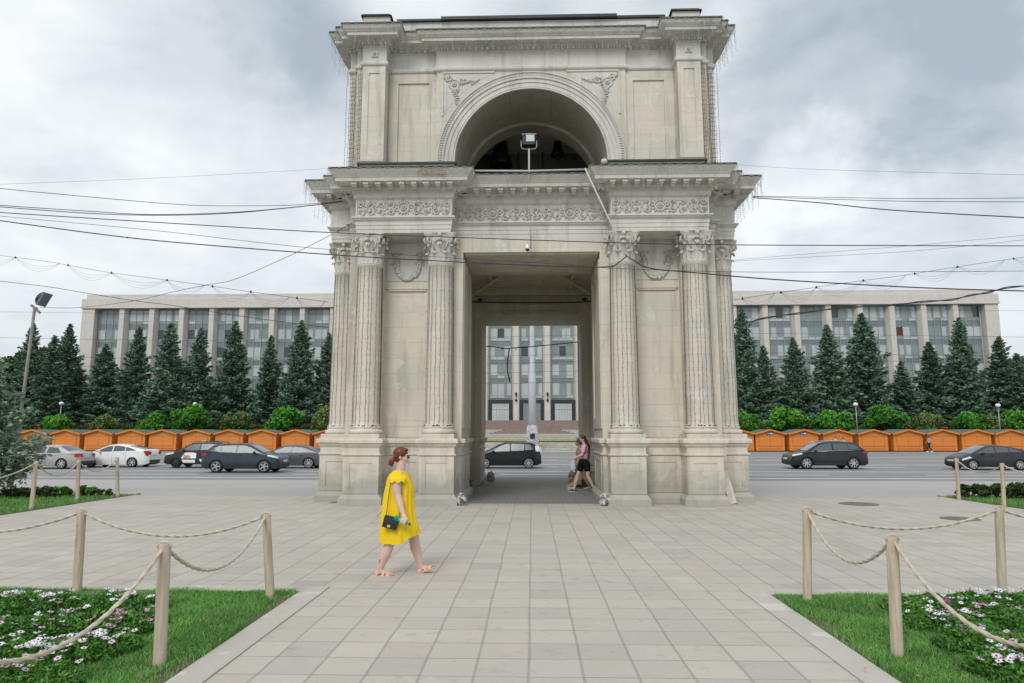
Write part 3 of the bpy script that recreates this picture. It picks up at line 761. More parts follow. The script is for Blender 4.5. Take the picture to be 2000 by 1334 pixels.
# attic entablature
at_q = [(-2.68,18.2),(-2.68,18.29),(-4.06,18.29),(-4.06,17.85),(-4.7,17.85),(-4.7,18.02),(-4.9,18.02),(-4.9,18.25),(-5.15,18.25),(-5.15,18.95),(-4.95,18.95)]
at_p = ccw(mirror_y(at_q) + [(-x, y) for x, y in reversed(mirror_y(at_q))])
b = MB(); b.sweep(at_p, [(.0,11.96),(.015,11.98),(.05,12.0),(.07,12.03),(.07,12.09),(.03,12.12),(.015,12.15),(.015,12.54),(.05,12.56),(.07,12.6),(.13,12.69),(.15,12.71),(.38,12.715),(.38,12.80),(.40,12.805),(.42,12.83),(.46,12.87),(.49,12.93),(.505,12.95),(.505,12.965),(.2,13.0)], 0, True, True)
for s in (-1, 1):
    b.box(*sorted((s*4.29, s*4.47)), 17.80, 17.838, 12.26, 12.42)
AB(b, 'attic_cornice', M['trim'])
b = MB(); b.sweep(at_p, [(.48,12.966),(.515,12.955),(.52,13.01),(.49,13.02),(.1,13.06)]); AB(b, 'attic_flashing', M['dark_metal'])
b = MB()
for p, d, nr, st in along(offset(at_p, .085), .165):
    if p.y > YC: continue
    F = face_m(p.x, p.y, math.atan2(d.y, d.x)); q = MB()
    q.ball((0, -.025, 12.635), .05, .04, .062, 8, 6); q.box(st/2-.012, st/2+.012, -.05, 0, 12.575, 12.69); q.box(-.066, -.056, -.035, 0, 12.58, 12.69); q.box(.056, .066, -.035, 0, 12.58, 12.69)
    b.sub(q, F)
AB(b, 'egg_and_dart', M['relief'])
for s in (-1, 1):
    b = MB(); flower(b, face_m(s*4.38, 17.79, 0), 0, 12.34, .055, 6, .02)
    q = MB(); q.box(-.1, .1, -.005, .01, 12.24, 12.26); q.box(-.1, .1, -.005, .01, 12.42, 12.44); q.box(-.1, -.08, -.005, .01, 12.26, 12.42); q.box(.08, .1, -.005, .01, 12.26, 12.42); b.sub(q, face_m(s*4.38, 17.83, 0))
    AB(b, 'rosette_block', M['relief'])
# parapet and roof
b = MB(); b.box(-3.75, 3.75, 18.1, 26.6, 12.98, 13.46)
for s in (-1, 1): b.box(*sorted((s*3.98, s*4.74)), 17.85, 18.7, 12.98, 13.5); b.box(*sorted((s*3.5, s*4.9)), 18.7, 26.0, 12.98, 13.3)
AB(b, 'parapet', M['trim'])
b = MB(); b.box(-3.82, -2.55, 18.02, 26.7, 13.46, 13.52); b.box(-2.55, 2.45, 17.98, 26.7, 13.47, 13.56); b.box(2.45, 3.82, 18.03, 26.7, 13.46, 13.53)
for s in (-1, 1):
    x0, x1 = sorted((s*3.92, s*4.80)); b.add([(x0,17.78,13.5),(x1,17.78,13.5),(x1,18.8,13.5),(x0,18.8,13.5),(x0+.03,17.84,13.58),(x1-.1,17.84,13.58),(x1-.1,18.7,13.6),(x0+.03,18.7,13.6)], [(0,3,2,1),(4,5,6,7),(0,1,5,4),(1,2,6,5),(2,3,7,6),(3,0,4,7)])
AB(b, 'roof_flashing', M['dark_metal'])
# missing patch of moulding on the left cornice
b = MB(); b.beam((-2.95, 16.815, 8.40), (-2.3, 16.81, 8.40), .1, .03) if False else b.add([(-2.98,16.79,8.39),(-2.2,16.79,8.39),(-2.22,16.715,8.52),(-2.85,16.715,8.52)],[(0,1,2,3)]); AB(b, 'bare_brick_patch', simple('bare_stone', (.42, .36, .27), .9, .3, 14, bump=.4))
# ---------------------------------------------------------------- terrain behind the road, stairs
M['lawn_far'] = simple('far_lawn', (.07, .15, .035), .95, .35, 1.5)
for s, nm in ((-1, 'lawn'), (1, 'lawn')):
    b = MB(); xs = [s*x for x in (9.5, 60, 130, 400)]
    b.grid([[(x, y, z) for x in xs] for y, z in ((84.4, -.25), (86, .5), (90, 1.9), (95, 2.55), (112, 2.9), (133.5, 3.0), (170, 3.0), (600, 3.0))], 0, False)
    b.add([(s*9.5, y, z) for y, z in ((84.4, -.25), (86, .5), (90, 1.9), (95, 2.55), (112, 2.9), (133.5, 3.0), (133.5, -.4), (84.4, -.4))], [tuple(range(8))])
    tag(b.build(nm, M['lawn_far']), kind='structure')
st1 = simple('pale_terrace_stone', (.42, .40, .36), .85, .2, 2); st2 = simple('red_granite_steps', (.245, .185, .165), .8, .2, 2)
flowr = simple('yellow_flower_strip', (.42, .38, .04), .9, .5, 8)
stairs = empty('terrace_steps', (0, 100, 0), 0, 'broad stone terraces and reddish steps rising to the government building entrance', 'steps')
def SB(b, name, m): o = b.build(name, m, stairs); o.location = (0, -100, 0); return o
b = MB()
for k in range(4): b.box(-9.45, 9.45, 80 + k*1.6, 92, -.36 + k*.26, -.36 + (k+1)*.26 - .03)
SB(b, 'lower_step', st1)
b = MB(); b.box(-9.45, 9.45, 92, 93.4, -.3, .86); SB(b, 'flower_planter', simple('green_planting', (.07, .12, .04), .9, .4, 5))
b = MB()
b.box(-9.45, 9.45, 92.3, 93.1, .86, .97); SB(b, 'flower_strip', flowr)
b = MB()
for k in range(6): b.box(-9.45, 9.45, 95 + k*1.5, 106, .25 + k*.25, .25 + (k+1)*.25 - .03)
b.box(-9.45, 9.45, 105, 124, 1.0, 1.78); b.box(-9.45, -4, 113, 117.95, 1.0, 2.48); b.box(4, 9.45, 113, 117.95, 1.0, 2.48)
SB(b, 'upper_step', st1)
b = MB()
for k in range(5): b.box(-4.4 + k*.45 - .2, 4.4 - k*.45 + .2, 106 + k*1.0, 118, 1.79 + k*.14, 1.79 + (k+1)*.14) if False else None
for k in range(4): b.box(-6.6 + k*.6, 6.6 - k*.6, 106.9 + k*1.4, 117.9, 1.2, 1.78 + (k+1)*.18 - .01)
for k in range(9): b.box(-9.44, 9.44, 118 + k*1.2, 135.4, 1.0 if k == 0 else 2.49 + k*.2 - .1, 2.5 + (k+1)*.2 - .01)
SB(b, 'granite_step', st2)
# ---------------------------------------------------------------- government building
def mat_glass(name, c, r=.12, spec=.8):
    m = bpy.data.materials.new(name); t = NT(m)
    n = t.noise(t.pos(), .35, 3); cc = t.mix(t.ramp(n, .3, .7), tuple(q*.8 for q in c), c)
    t.col(cc); t.set(Roughness=r); t.b.inputs['Specular IOR Level'].default_value = spec
    return m
M['facade'] = stone_mat('facade_stone', (.58, .545, .505), (.62, .58, .54), bw=2.4, bh=1.2, block=.5, stain=.15)
# large-scale variation suited to the distance
G = {'curtain': mat_glass('curtained_glass', (.46, .51, .51)), 'pane': mat_glass('window_glass', (.22, .27, .275)), 'spandrel': mat_glass('spandrel_glass', (.15, .205, .215), .3),
     'dark': mat_glass('dark_room_glass', (.03, .04, .045)), 'mull': simple('mullion', (.35, .36, .36), .5, .1)}
bld = empty('government_building', (0, 140, 0), 0, 'long pale concrete government building with tall piers and glazed bays behind the trees', 'building')
def BB(b, name, mats, parent=None):
    par = parent or bld; o = b.build(name, mats, par)
    if par is bld: o.location = (0, -140, 0)
    return o
ZR0, ZR1 = 27.25, 29.95
b = MB(); b.box(-91.9, 91.9, 136.6, 158, 2.9, ZR0); b.box(-91.9, -89.3, 135, 136.6, 2.9, ZR0); b.box(89.3, 91.9, 135, 136.6, 2.9, ZR0)
BB(b, 'wall', M['facade'])
b = MB(); b.box(-92.0, 92.0, 134.8, 158.2, ZR0, ZR1 - .75); b.box(-91.2, 91.2, 135.0, 158, ZR1 - .75, ZR1 + .15); b.box(-92.1, 92.1, 134.7, 136, ZR0 - .02, ZR0 + .3)
BB(b, 'roof', M['facade'])
b = MB(); b.box(-89.3, -12, 135.9, 136.4, 2.9, 4.4); b.box(12, 89.3, 135.9, 136.4, 2.9, 4.4); BB(b, 'plinth', simple('dark_plinth', (.03, .03, .032), .5))
pm = MB(); pm.prism(ccw([(-.98, 136.59), (-.5, 135.1), (.5, 135.1), (.98, 136.59)]), 2.9, ZR0 - .02)
pp = None
for k in range(-15, 15):
    x = 3.1 + 6.2*k
    if abs(x) > 89.5: continue
    if pp is None: pp = BB(pm, 'pier', M['facade']); o = pp
    else: o = pp.copy(); col.objects.link(o); o.parent = bld; KIDS[bld.name].append(o)
    o.location = (x, -140, 0)
rnd = random.Random(5)
floors = [(24.15, 26.95), (20.4, 22.95), (16.6, 19.3), (12.85, 15.6), (8.9, 11.85), (5.3, 8.0)]
for k in range(-14, 15):
    x = 6.2*k; y = 136.35; cen = abs(k) <= 1
    wp = MB(); b = MB(); lo = 8.55 if cen else 4.4
    b.box(x-2.15, x+2.15, y, y+.2, lo, ZR0 - .1, 2)
    for (z0, z1) in floors:
        if z0 < lo: continue
        for j in range(3):
            xa = x - 2.1 + j*1.4; q = rnd.random(); mi = 0 if q < .62 else (1 if q < .93 else 3)
            b.box(xa+.03, xa+1.37, y-.03, y, z0+.62, z1, mi); b.box(xa+.03, xa+1.37, y-.03, y, z0+.05, z0+.56, 0 if rnd.random() < .4 else 1)
            if mi == 0 and rnd.random() < .5:     # partly drawn curtain
                ww = rnd.uniform(.25, .6); sd_ = rnd.choice((0, 1)); xx = xa+.06 + sd_*(1.28-ww); b.box(xx, xx+ww, y-.045, y-.032, z0+.65, z1-.05, 1)
    if k == 12 :
        b.box(x-2.1+.05, x-2.1+1.36, y-.05, y-.035, 21.1, 22.9, 5)
    wo_ = BB(b, 'window', [G['curtain'], G['pane'], G['spandrel'], G['dark'], G['mull'], simple('brown_curtain', (.10, .03, .015)) if k == 12 else G['dark']])
    f = MB()
    for j in range(4): xx = x - 2.1 + j*1.4; f.box(xx-.035, xx+.035, y-.16, y-.03, lo, ZR0-.1)
    for (z0, z1) in floors:
        if z0 < lo: continue
        for zz in (z0, z0+.59, z1+.03): f.box(x-2.13, x+2.13, y-.09, y-.03, zz-.03, zz+.03)
    f.build('window_frame', G['mull'], wo_)
    if cen:      # entrance portals
        d = MB(); d.box(x-2.4, x+2.4, 135.6, 136.5, 4.32, 8.5, 0)
        d2 = MB(); d2.box(x-1.65, x+1.65, 135.5, 135.6, 4.34, 7.75, 1)
        po = BB(d, 'entrance_portal', simple('black_granite', (.022, .025, .026), .4))
        dd = d2.build('door', [G['curtain'], G['pane' if k == 0 else 'curtain']], po)
        f = MB()
        for xx in (-1.65, -.82, -.28, .28, .82, 1.65): f.box(x+xx-.03, x+xx+.03, 135.44, 135.5, 4.34, 7.75)
        for zz in (4.34, 6.6, 7.72): f.box(x-1.65, x+1.65, 135.44, 135.5, zz-.03, zz+.03)
        f.build('door_frame', G['mull'], po)
for s in (-1, 1):
    b = MB(); x = s*3.1; b.ball((x, 134.9, 9.6), .22, .22, .4, 8, 6); b.ball((x, 134.9, 8.4), .22, .22, .3, 8, 6); b.box(x-.05, x+.05, 134.9, 135.1, 8.2, 9.9)
    BB(b, 'wall_lantern', M['black'])
# ---------------------------------------------------------------- market huts
mw = bpy.data.materials.new('orange_boards'); t = NT(mw); p = t.obj()
s3 = t.n('ShaderNodeSeparateXYZ'); t.l(p, s3.inputs[0])
fz = t.math('FRACT', t.math('MULTIPLY', s3.outputs[2], 7.2)); cell = t.math('FLOOR', t.math('MULTIPLY', s3.outputs[2], 7.2))
wn = t.n('ShaderNodeTexWhiteNoise', noise_dimensions='1D'); t.l(cell, wn.inputs['W'])
g = t.noise(t.scl(p, 1.2, 6, 14), 2.5, 5, .6, .4)
oi = t.n('ShaderNodeObjectInfo')
c = t.mix(t.math('ADD', t.math('MULTIPLY', wn.outputs['Value'], .35), t.math('MULTIPLY', g, .6)), (.56, .16, .018), (.74, .27, .045))
c = t.mix(t.math('MULTIPLY', oi.outputs['Random'], .28), c, (.50, .20, .06)); kn2 = t.noise(t.scl(p, 3, 3, 5), 2.2, 3); c = t.mix(t.math('MULTIPLY', t.ramp(kn2, .62, .72), .4), c, (.30, .09, .015))
c = t.mix(t.math('MULTIPLY', t.ramp(fz, .14, .03), .65), c, (.20, .05, .008)); t.col(c); t.set(Roughness=.6)
M['boards'] = mw
M['board_edge'] = simple('orange_trim', (.66, .20, .028), .6, .15, 3)
M['hut_roof'] = simple('green_felt_roof', (.085, .125, .095), .9, .2, 4)
def make_hut(sgn):
    """sgn -1: hut left of the arch. The gable faces the road, ridge runs away from it."""
    e = empty('market_hut')
    b = MB(); W, D, H, G_ = 1.60, 1.95, 2.0, 2.42
    b.prism(ccw([(-W, -D), (W, -D), (W, D), (-W, D)]), .12, H)
    b.add([(-W, -D, H), (W, -D, H), (0, -D, G_)], [(0, 1, 2)]); b.add([(-W, D, H), (W, D, H), (0, D, G_)], [(2, 1, 0)])
    b.box(-W+.05, W-.05, -D+.05, D-.05, 0, .12, 1); b.build('wall', [M['boards'], M['black']], e)
    b = MB(); b.box(-1.235, 1.235, -D-.012, -D-.002, .60, 1.735); b.build('shutter_gap', M['black'], e)
    for x0 in (-1.22, .01):
        d = MB(); d.box(x0, x0+1.21, -D-.04, -D, .62, 1.72); d.build('shutter', M['boards'], e)
    r = MB()
    for s in (-1, 1):
        r.add([(0, -D-.28, G_+.02), (0, D+.2, G_+.02), (s*(W+.16), D+.2, H-.06), (s*(W+.16), -D-.28, H-.06), (0, -D-.28, G_+.08), (0, D+.2, G_+.08), (s*(W+.16), D+.2, H), (s*(W+.16), -D-.28, H)],
              [(0,1,2,3),(4,7,6,5),(0,3,7,4),(1,5,6,2),(3,2,6,7)], 0)
    ro = r.build('roof', M['hut_roof'], e)
    f = MB()
    for s in (-1, 1): f.beam((0, -D-.30, G_+.015), (s*(W+.18), -D-.30, H-.065), .04, .15)
    f.build('barge_board', M['board_edge'], ro)
    l = MB(); l.box(-1.22, 1.22, -D-.07, -D, .36, .42); l.box(-1.27, -1.24, -D-.045, -D, .2, 1.75); l.box(1.24, 1.27, -D-.045, -D, .2, 1.75); l.build('counter_ledge', M['board_edge'], e)
    return e
hut0 = make_hut(1)
HY = 80.2
hxL = [-27.0 - 4.02*k for k in range(0, 10)]; hxL[1:] = [-27.0-4.15-3.98*k for k in range(0, 9)]
hutx = [at(x, 860, 78.1)[0] for x in (596, 549+26, )][:0]
pxs = [(576, 'L'), (511, 'L'), (446, 'L'), (382, 'L'), (316, 'L'), (255, 'L'), (190, 'L'), (127, 'L'), (62, 'L'), (0, 'L'), (640, 'L')]
huts = []
descL = {640: 'orange wooden market hut half hidden by the left side of the arch', 576: 'orange market hut with a gap on each side, behind the parked grey sedan',
 511: 'orange market hut with green roof directly behind the dark teal SUV', 446: 'orange market hut behind the rear of the black taxi', 382: 'orange market hut behind the taxi windscreen',
 316: 'orange market hut between the white liftback and the taxi', 255: 'orange market hut straight behind the white liftback', 190: 'orange market hut behind the boot of the silver sedan',
 127: 'orange market hut above the silver sedan roof', 62: 'orange market hut mostly screened by blue spruce twigs', 0: 'orange market hut at the far left behind the blue spruce'}
descR = {1445: 'orange wooden market hut half hidden by the right side of the arch', 1505: 'orange market hut with blue sign, nearest the arch on the right', 1571: 'orange market hut with blue sign beside the black SUV bonnet',
 1638: 'orange market hut behind the black SUV and two walking women', 1707: 'orange market hut just right of the black SUV tail', 1775: 'orange market hut left of the walking man in pale jacket',
 1842: 'orange market hut right behind the walking man in pale jacket', 1909: 'orange market hut behind the roof of the dark hatchback', 1975: 'orange market hut behind the tail of the dark hatchback', 2042: 'orange market hut cut off by the right edge'}
first = True
for px, lab in list(descL.items()) + list(descR.items()):
    x = at(px, 860, HY - 2.1).x
    o = hut0 if first else copy_tree(hut0); first = False
    o.location = (x, HY, -.2); o.rotation_euler = (0, 0, 0)
    tag(o, lab, 'market hut', 'orange market huts in a row across the road')
    if px in (1505, 1571):
        q = MB(); q.box(-.36, .36, -2.04, -1.98, 1.90, 2.16); s_ = q.build('sign', simple('blue_sign', (.04, .09, .25), .5, .3, 9), o)
        q = MB(); q.box(-.28, -.06, -2.05, -2.04, 1.99, 2.06); q.box(.0, .28, -2.05, -2.04, 1.95, 2.11); q.build('sign_print', simple('sign_print', (.55, .6, .65), .5, .4, 30), s_)
# ---------------------------------------------------------------- leafy things
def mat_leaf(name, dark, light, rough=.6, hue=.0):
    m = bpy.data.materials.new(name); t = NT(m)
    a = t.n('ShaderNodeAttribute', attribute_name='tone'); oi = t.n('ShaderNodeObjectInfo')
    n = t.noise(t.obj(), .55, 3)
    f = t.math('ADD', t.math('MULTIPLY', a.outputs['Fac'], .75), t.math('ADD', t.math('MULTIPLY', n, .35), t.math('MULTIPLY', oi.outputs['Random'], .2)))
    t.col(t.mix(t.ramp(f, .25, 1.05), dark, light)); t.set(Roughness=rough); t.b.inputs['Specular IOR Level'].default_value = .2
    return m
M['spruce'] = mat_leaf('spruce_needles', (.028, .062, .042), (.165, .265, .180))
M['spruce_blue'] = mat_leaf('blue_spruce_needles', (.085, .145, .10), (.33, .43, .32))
M['maple'] = mat_leaf('bright_leaves', (.035, .13, .018), (.13, .38, .045))
M['shrub'] = mat_leaf('olive_leaves', (.07, .12, .03), (.19, .26, .09))
M['dark_leaf'] = mat_leaf('dark_leaves', (.025, .055, .015), (.07, .125, .035))
M['bark'] = simple('bark', (.10, .075, .055), .95, .35, 6, bump=.5)
def tris(pos, size, rg, flat=.5, up=None):
    """one pointed leaf-like face per point, random direction"""
    n = len(pos); d = rg.normal(size=(n, 3)); d[:, 2] *= flat
    if up is not None: d += up
    d /= np.linalg.norm(d, axis=1)[:, None]
    e = np.cross(d, rg.normal(size=(n, 3))); e /= np.linalg.norm(e, axis=1)[:, None]
    s = size * rg.uniform(.6, 1.3, n)[:, None]
    return np.stack([pos - d*s*.5, pos + e*s*.28, pos + d*s*.6, pos - e*s*.28], 1)
def make_spruce(name, H, R, seed, nb=150, per=46, sz=.42, mat='spruce', bare=.04, droop=.25, trunk_r=None):
    rg = np.random.default_rng(seed); P = []; T = []; B = MB()
    B.tube([(0, 0, 0), (.02*H*.3, 0, H*.5), (0, 0, H)], [trunk_r or H*.016, H*.009, .02], 8)
    for i in range(nb):
        t = (i + rg.uniform(0, 1)) / nb; t = t ** .85
        z = H * (bare + (1-bare)*t); a = i*2.399 + rg.uniform(-.4, .4)
        L = R * ((1 - t) ** .82 * .95 + .03) * rg.uniform(.62, 1.18)
        if rg.uniform() < .06: L *= 1.22
        up = .35 * t - droop * (1-t)
        k = max(5, int(per * (L/R) ** .9 + 4)); s = rg.uniform(.03, 1, k) ** .75
        x = np.cos(a)*L*s; y = np.sin(a)*L*s; zz = z + L*(up*s + .32*s*s)*.8
        w = (L*.20*(1.15-s) + .03*H*.1)
        off = rg.normal(size=(k, 3)) * np.stack([w, w, w*.35], 1)
        hang = -np.abs(rg.normal(size=k))*L*.10*(1-s*.5)
        q = np.stack([x, y, zz + hang*.8], 1) + off
        dirn = np.stack([np.full(k, np.cos(a)), np.full(k, np.sin(a)), np.full(k, .1)], 1)*1.1
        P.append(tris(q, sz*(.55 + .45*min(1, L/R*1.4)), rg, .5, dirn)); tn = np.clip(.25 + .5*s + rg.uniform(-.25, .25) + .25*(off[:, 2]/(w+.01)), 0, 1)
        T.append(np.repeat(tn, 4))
        if L > R*.25: B.tube([(0, 0, z), (math.cos(a)*L*.5, math.sin(a)*L*.5, z + L*up*.4), (math.cos(a)*L*.85, math.sin(a)*L*.85, z + L*(up*.85+.2)*.8)], [H*.003, H*.002, .008], 4)
    V = np.concatenate(P).reshape(-1, 3); T = np.concatenate(T); F = np.arange(len(V)).reshape(-1, 4)
    e = empty(name)
    npmesh('crown', V, F, M[mat], e, cols=T); B.build('trunk', M['bark'], e)
    return e
def make_bush(name, R, H, seed, mat, n=5200, sz=.42, stem=.4, lobes=22, tree=False):
    rg = np.random.default_rng(seed); e = empty(name); B = MB(); P = []; T = []
    cs = []
    for i in range(lobes):
        a = rg.uniform(0, 2*PI); u = rg.uniform(0, 1)**.5; v = rg.uniform(-.35, 1)
        rr = R*.72*u*math.sqrt(max(.15, 1 - max(v, 0)**2*.8)); cs.append((math.cos(a)*rr, math.sin(a)*rr, stem + (H-stem)*(.38 + .44*v), R*rg.uniform(.24, .40)))
    for c in cs:
        k = n // lobes; d = rg.normal(size=(k, 3)); d /= np.linalg.norm(d, axis=1)[:, None]; rad = c[3]*rg.uniform(.55, 1.08, k)[:, None]
        q = np.array(c[:3]) + d*rad*np.array([1, 1, .78]); q = q[q[:, 2] > stem*.4]; dd = d[:len(q)]
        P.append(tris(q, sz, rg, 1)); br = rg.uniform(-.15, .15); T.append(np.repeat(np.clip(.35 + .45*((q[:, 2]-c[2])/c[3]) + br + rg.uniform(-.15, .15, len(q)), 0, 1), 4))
        B.tube([(0, 0, 0), (c[0]*.4, c[1]*.4, c[2]*.5), (c[0], c[1], c[2])], [.05*H*.4, .03, .012], 5)
    V = np.concatenate(P).reshape(-1, 3); T = np.concatenate(T); F = np.arange(len(V)).reshape(-1, 4)
    npmesh('crown', V, F, M[mat], e, cols=T); B.build('trunk', M['bark'], e)
    return e
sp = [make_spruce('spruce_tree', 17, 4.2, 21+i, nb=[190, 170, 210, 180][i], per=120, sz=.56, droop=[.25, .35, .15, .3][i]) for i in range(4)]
used = [False]*4
def put(protos_, used_, k, loc, rz, sc):
    o = protos_[k] if not used_[k] else copy_tree(protos_[k]); used_[k] = True
    o.location = loc; o.rotation_euler = (0, 0, rz); o.scale = sc; return o
TL = [(66, 632, 1.0, 'slender dark spruce just right of the floodlight pole'), (107, 655, .95, 'dark spruce second from the floodlight pole'), (138, 633, 1.05, 'tall dark spruce before the left end of the building'), (155, 715, .9, 'short spruce at the left corner of the building'),
      (208, 673, 1.15, 'broad spruce below the first window bay on the left'), (273, 638, 1.05, 'tall spruce above the leftmost bright round bush'), (335, 632, 1.2, 'tall full spruce above the second bright round bush from the left'), (393, 640, 1.0, 'spruce left of the tallest olive bush'),
      (461, 628, 1.15, 'tall spruce above the olive shrub left of the arch'), (530, 655, .9, 'narrow spruce above the bright bush near the arch'), (590, 626, 1.0, 'tallest spruce close to the left side of the arch'), (643, 650, 1.0, 'spruce half hidden by the left columns')]
TR = [(1448, 602, 1.1, 'tallest spruce touching the right columns of the arch'), (1490, 675, 1.0, 'small spruce second from the arch on the right'), (1548, 660, .95, 'spruce above the blue-signed market huts'), (1614, 634, 1.15, 'full spruce left of the globe lamp on the right'),
      (1682, 612, 1.3, 'tall broad spruce by the globe lamp right of the arch'), (1759, 705, .9, 'shortest spruce on the right behind a round maple'), (1813, 668, 1.1, 'spruce behind the pale green bush'), (1871, 620, 1.15, 'tall spruce near the right end of the building'), (1950, 657, 1.1, 'twin-topped spruce at the right corner of the building'), (1984, 690, 1.0, 'spruce leaning into the right edge of the picture')]
rnd = random.Random(2)
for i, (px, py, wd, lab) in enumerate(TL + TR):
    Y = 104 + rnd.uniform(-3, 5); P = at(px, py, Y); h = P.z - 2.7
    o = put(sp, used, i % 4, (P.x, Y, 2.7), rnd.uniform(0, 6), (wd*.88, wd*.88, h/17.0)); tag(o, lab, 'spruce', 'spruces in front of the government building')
bs = [make_bush('round_maple', 2.7, 3.6, 41, 'maple', 6500, .50), make_bush('round_maple', 2.7, 3.6, 42, 'maple', 6500, .50), make_bush('olive_shrub', 2.7, 3.6, 43, 'shrub', 4500, .42)]
bused = [False]*3
BL = [(300, 810, .92, 0, 'bright green clipped maple behind the white liftback'), (375, 794, 1.08, 1, 'largest bright green maple on the left, under a globe lamp'), (462, 806, .85, 2, 'thin olive shrub between two bright maples left of the arch'), (560, 800, 1.02, 0, 'bright round maple behind the parked grey sedan'), (634, 797, .8, 2, 'yellowish shrub beside the left side of the arch'),
      (115, 812, .72, 1, 'small bright bush beside the leftmost globe lamp'), (205, 812, .8, 2, 'reddish bare-twigged shrub left of the bright maples'),
      (1452, 808, .8, 1, 'bright bush partly behind the right side of the arch'), (1535, 800, 1.02, 0, 'bright maple above the two blue-signed huts'), (1626, 805, 1.0, 1, 'bright maple left of the globe lamp on the right'), (1730, 795, 1.08, 0, 'largest bright maple on the right side'), (1813, 806, .85, 2, 'pale green shrub above the walking man'),
      (1890, 808, .85, 1, 'green maple merging with a brownish shrub on the right'), (1922, 812, .8, 2, 'brownish green shrub left of the rightmost globe lamp'), (1983, 805, .9, 0, 'bright maple at the right edge')]
for px, py, sc, k, lab in BL:
    Y = 89.5; P = at(px, py, Y); z0 = 1.4; h = (P.z - z0)/3.6
    tag(put(bs, bused, k, (P.x, Y, z0), rnd.uniform(0, 6), (sc*1.0, sc*1.0, h*1.03)), lab, 'bush', 'bushes behind the market huts')
dt = [make_bush('broadleaf_tree', 5.5, 12, 51, 'dark_leaf', 12000, .8, 2.5, 40)]
du_ = [False]
for px, py, Y, sc, lab in ((0, 690, 125, 1.1, 'dark broadleaf tree at the left edge beyond the spruces'), (85, 672, 130, 1.1, 'lighter green broadleaf tree between the leftmost spruces'), (-50, 700, 118, 1.1, 'large broadleaf tree just cut by the left edge'),
                       (2005, 690, 125, 1.1, 'dark broadleaf tree at the right edge beyond the spruces'), (2060, 700, 120, 1.1, 'broadleaf tree outside the right end of the spruces')):
    P = at(px, py, Y); tag(put(dt, du_, 0, (P.x, Y, 2.9), rnd.uniform(0, 6), (sc, sc, (P.z-2.9)/12)), lab, 'tree', 'broadleaf trees beyond the spruces')
# low hedge and red roses behind the huts
rg = np.random.default_rng(77)
for s in (-1, 1):
    n = 26000; x = s*rg.uniform(10, 95, n); y = rg.uniform(93.5, 97, n); z = 2.2 + rg.uniform(0, 1.0, n)*(.75 + .35*np.sin(x*.9)*np.sin(x*.37+1))
    tag(npmesh('rose_hedge', tris(np.stack([x, y, z], 1), .4, rg, 1).reshape(-1, 3), np.arange(n*4).reshape(-1, 4), M['dark_leaf'], cols=np.repeat(rg.uniform(0, 1, n), 4)), 'low dark hedge below the spruces ' + ('left' if s < 0 else 'right') + ' of the arch', 'hedge')
    n = 160; x = s*rg.uniform(25, 92, n); y = rg.uniform(93.2, 94, n); z = 2.9 + rg.uniform(-.3, .45, n)
    tag(npmesh('rose_flowers', tris(np.stack([x, y, z], 1), .42, rg, 1).reshape(-1, 3), np.arange(n*4).reshape(-1, 4), simple('rose_red', (.45, .04, .035), .6), cols=np.repeat(rg.uniform(0, 1, n), 4)), 'red roses dotting the hedge ' + ('left' if s < 0 else 'right') + ' of the arch', 'flowers', kind='stuff')
# undergrowth wall that closes the gaps beneath the spruces
for s in (-1, 1):
    n = 42000; x = s*rg.uniform(12, 120, n); y = rg.uniform(108, 122, n); z = 2.9 + rg.uniform(0, 1, n)**1.4*(3.4 + 1.6*np.sin(x*.31) + 1.2*np.sin(x*.77))
    x = np.where(np.abs(x) < 27, s*30, x)
    tag(npmesh('undergrowth', tris(np.stack([x, y, z], 1), .95, rg, 1).reshape(-1, 3), np.arange(n*4).reshape(-1, 4), M['spruce'], cols=np.repeat(rg.uniform(0, .5, n), 4)), 'dark undergrowth beneath the spruces ' + ('left' if s < 0 else 'right') + ' of the arch', 'undergrowth', kind='stuff')
# foreground blue spruce at the left
o = make_spruce('blue_spruce', 4.1, 1.75, 91, nb=150, per=260, sz=.13, mat='spruce_blue', bare=.10, droop=.12, trunk_r=.06)
o.location = (-15.35, 18.7, 0); o.rotation_euler = (0, 0, 1.2); tag(o, 'pale blue-green spruce growing on the lawn at the left edge', 'spruce')
# box bushes along the kerb of the left lawn; flower plants on the right one
bx = [make_bush('box_bush', .24, .42, 61, 'dark_leaf', 900, .06, .03, 8), make_bush('box_bush', .24, .42, 62, 'maple', 900, .06, .03, 8)]
bu = [False]*2
names = ['nearest the spruce trunk', 'right of the spruce trunk', 'left of the leaning rope post', 'just behind the leaning rope post', 'right of the leaning rope post', 'fourth from the rope post', 'between the rope posts', 'left of the middle rope post', 'under the middle rope post', 'first after the middle rope post', 'pale green, second after the middle rope post', 'small, before the last rope post', 'tiny upright one beside the last rope post']
for i, px in enumerate((8, 30, 48, 62, 78, 92, 106, 118, 131, 160, 178, 196, 213)):
    P = gnd(px, 974 - i*.3); sc = (1.0, 1.15, 1.05, 1.1, 1.0, 1.15, 1.05, 1.2, .8, 1.15, 1.1, .8, .55)[i]
    o = put(bx, bu, 1 if i in (7, 10) else 0, (P.x, P.y, 0), i*1.3, (sc*.85, sc*.85, sc*(.68 if i != 12 else 1.0)))
    tag(o, 'small clipped box bush ' + names[i], 'bush', 'small bushes along the left lawn kerb')
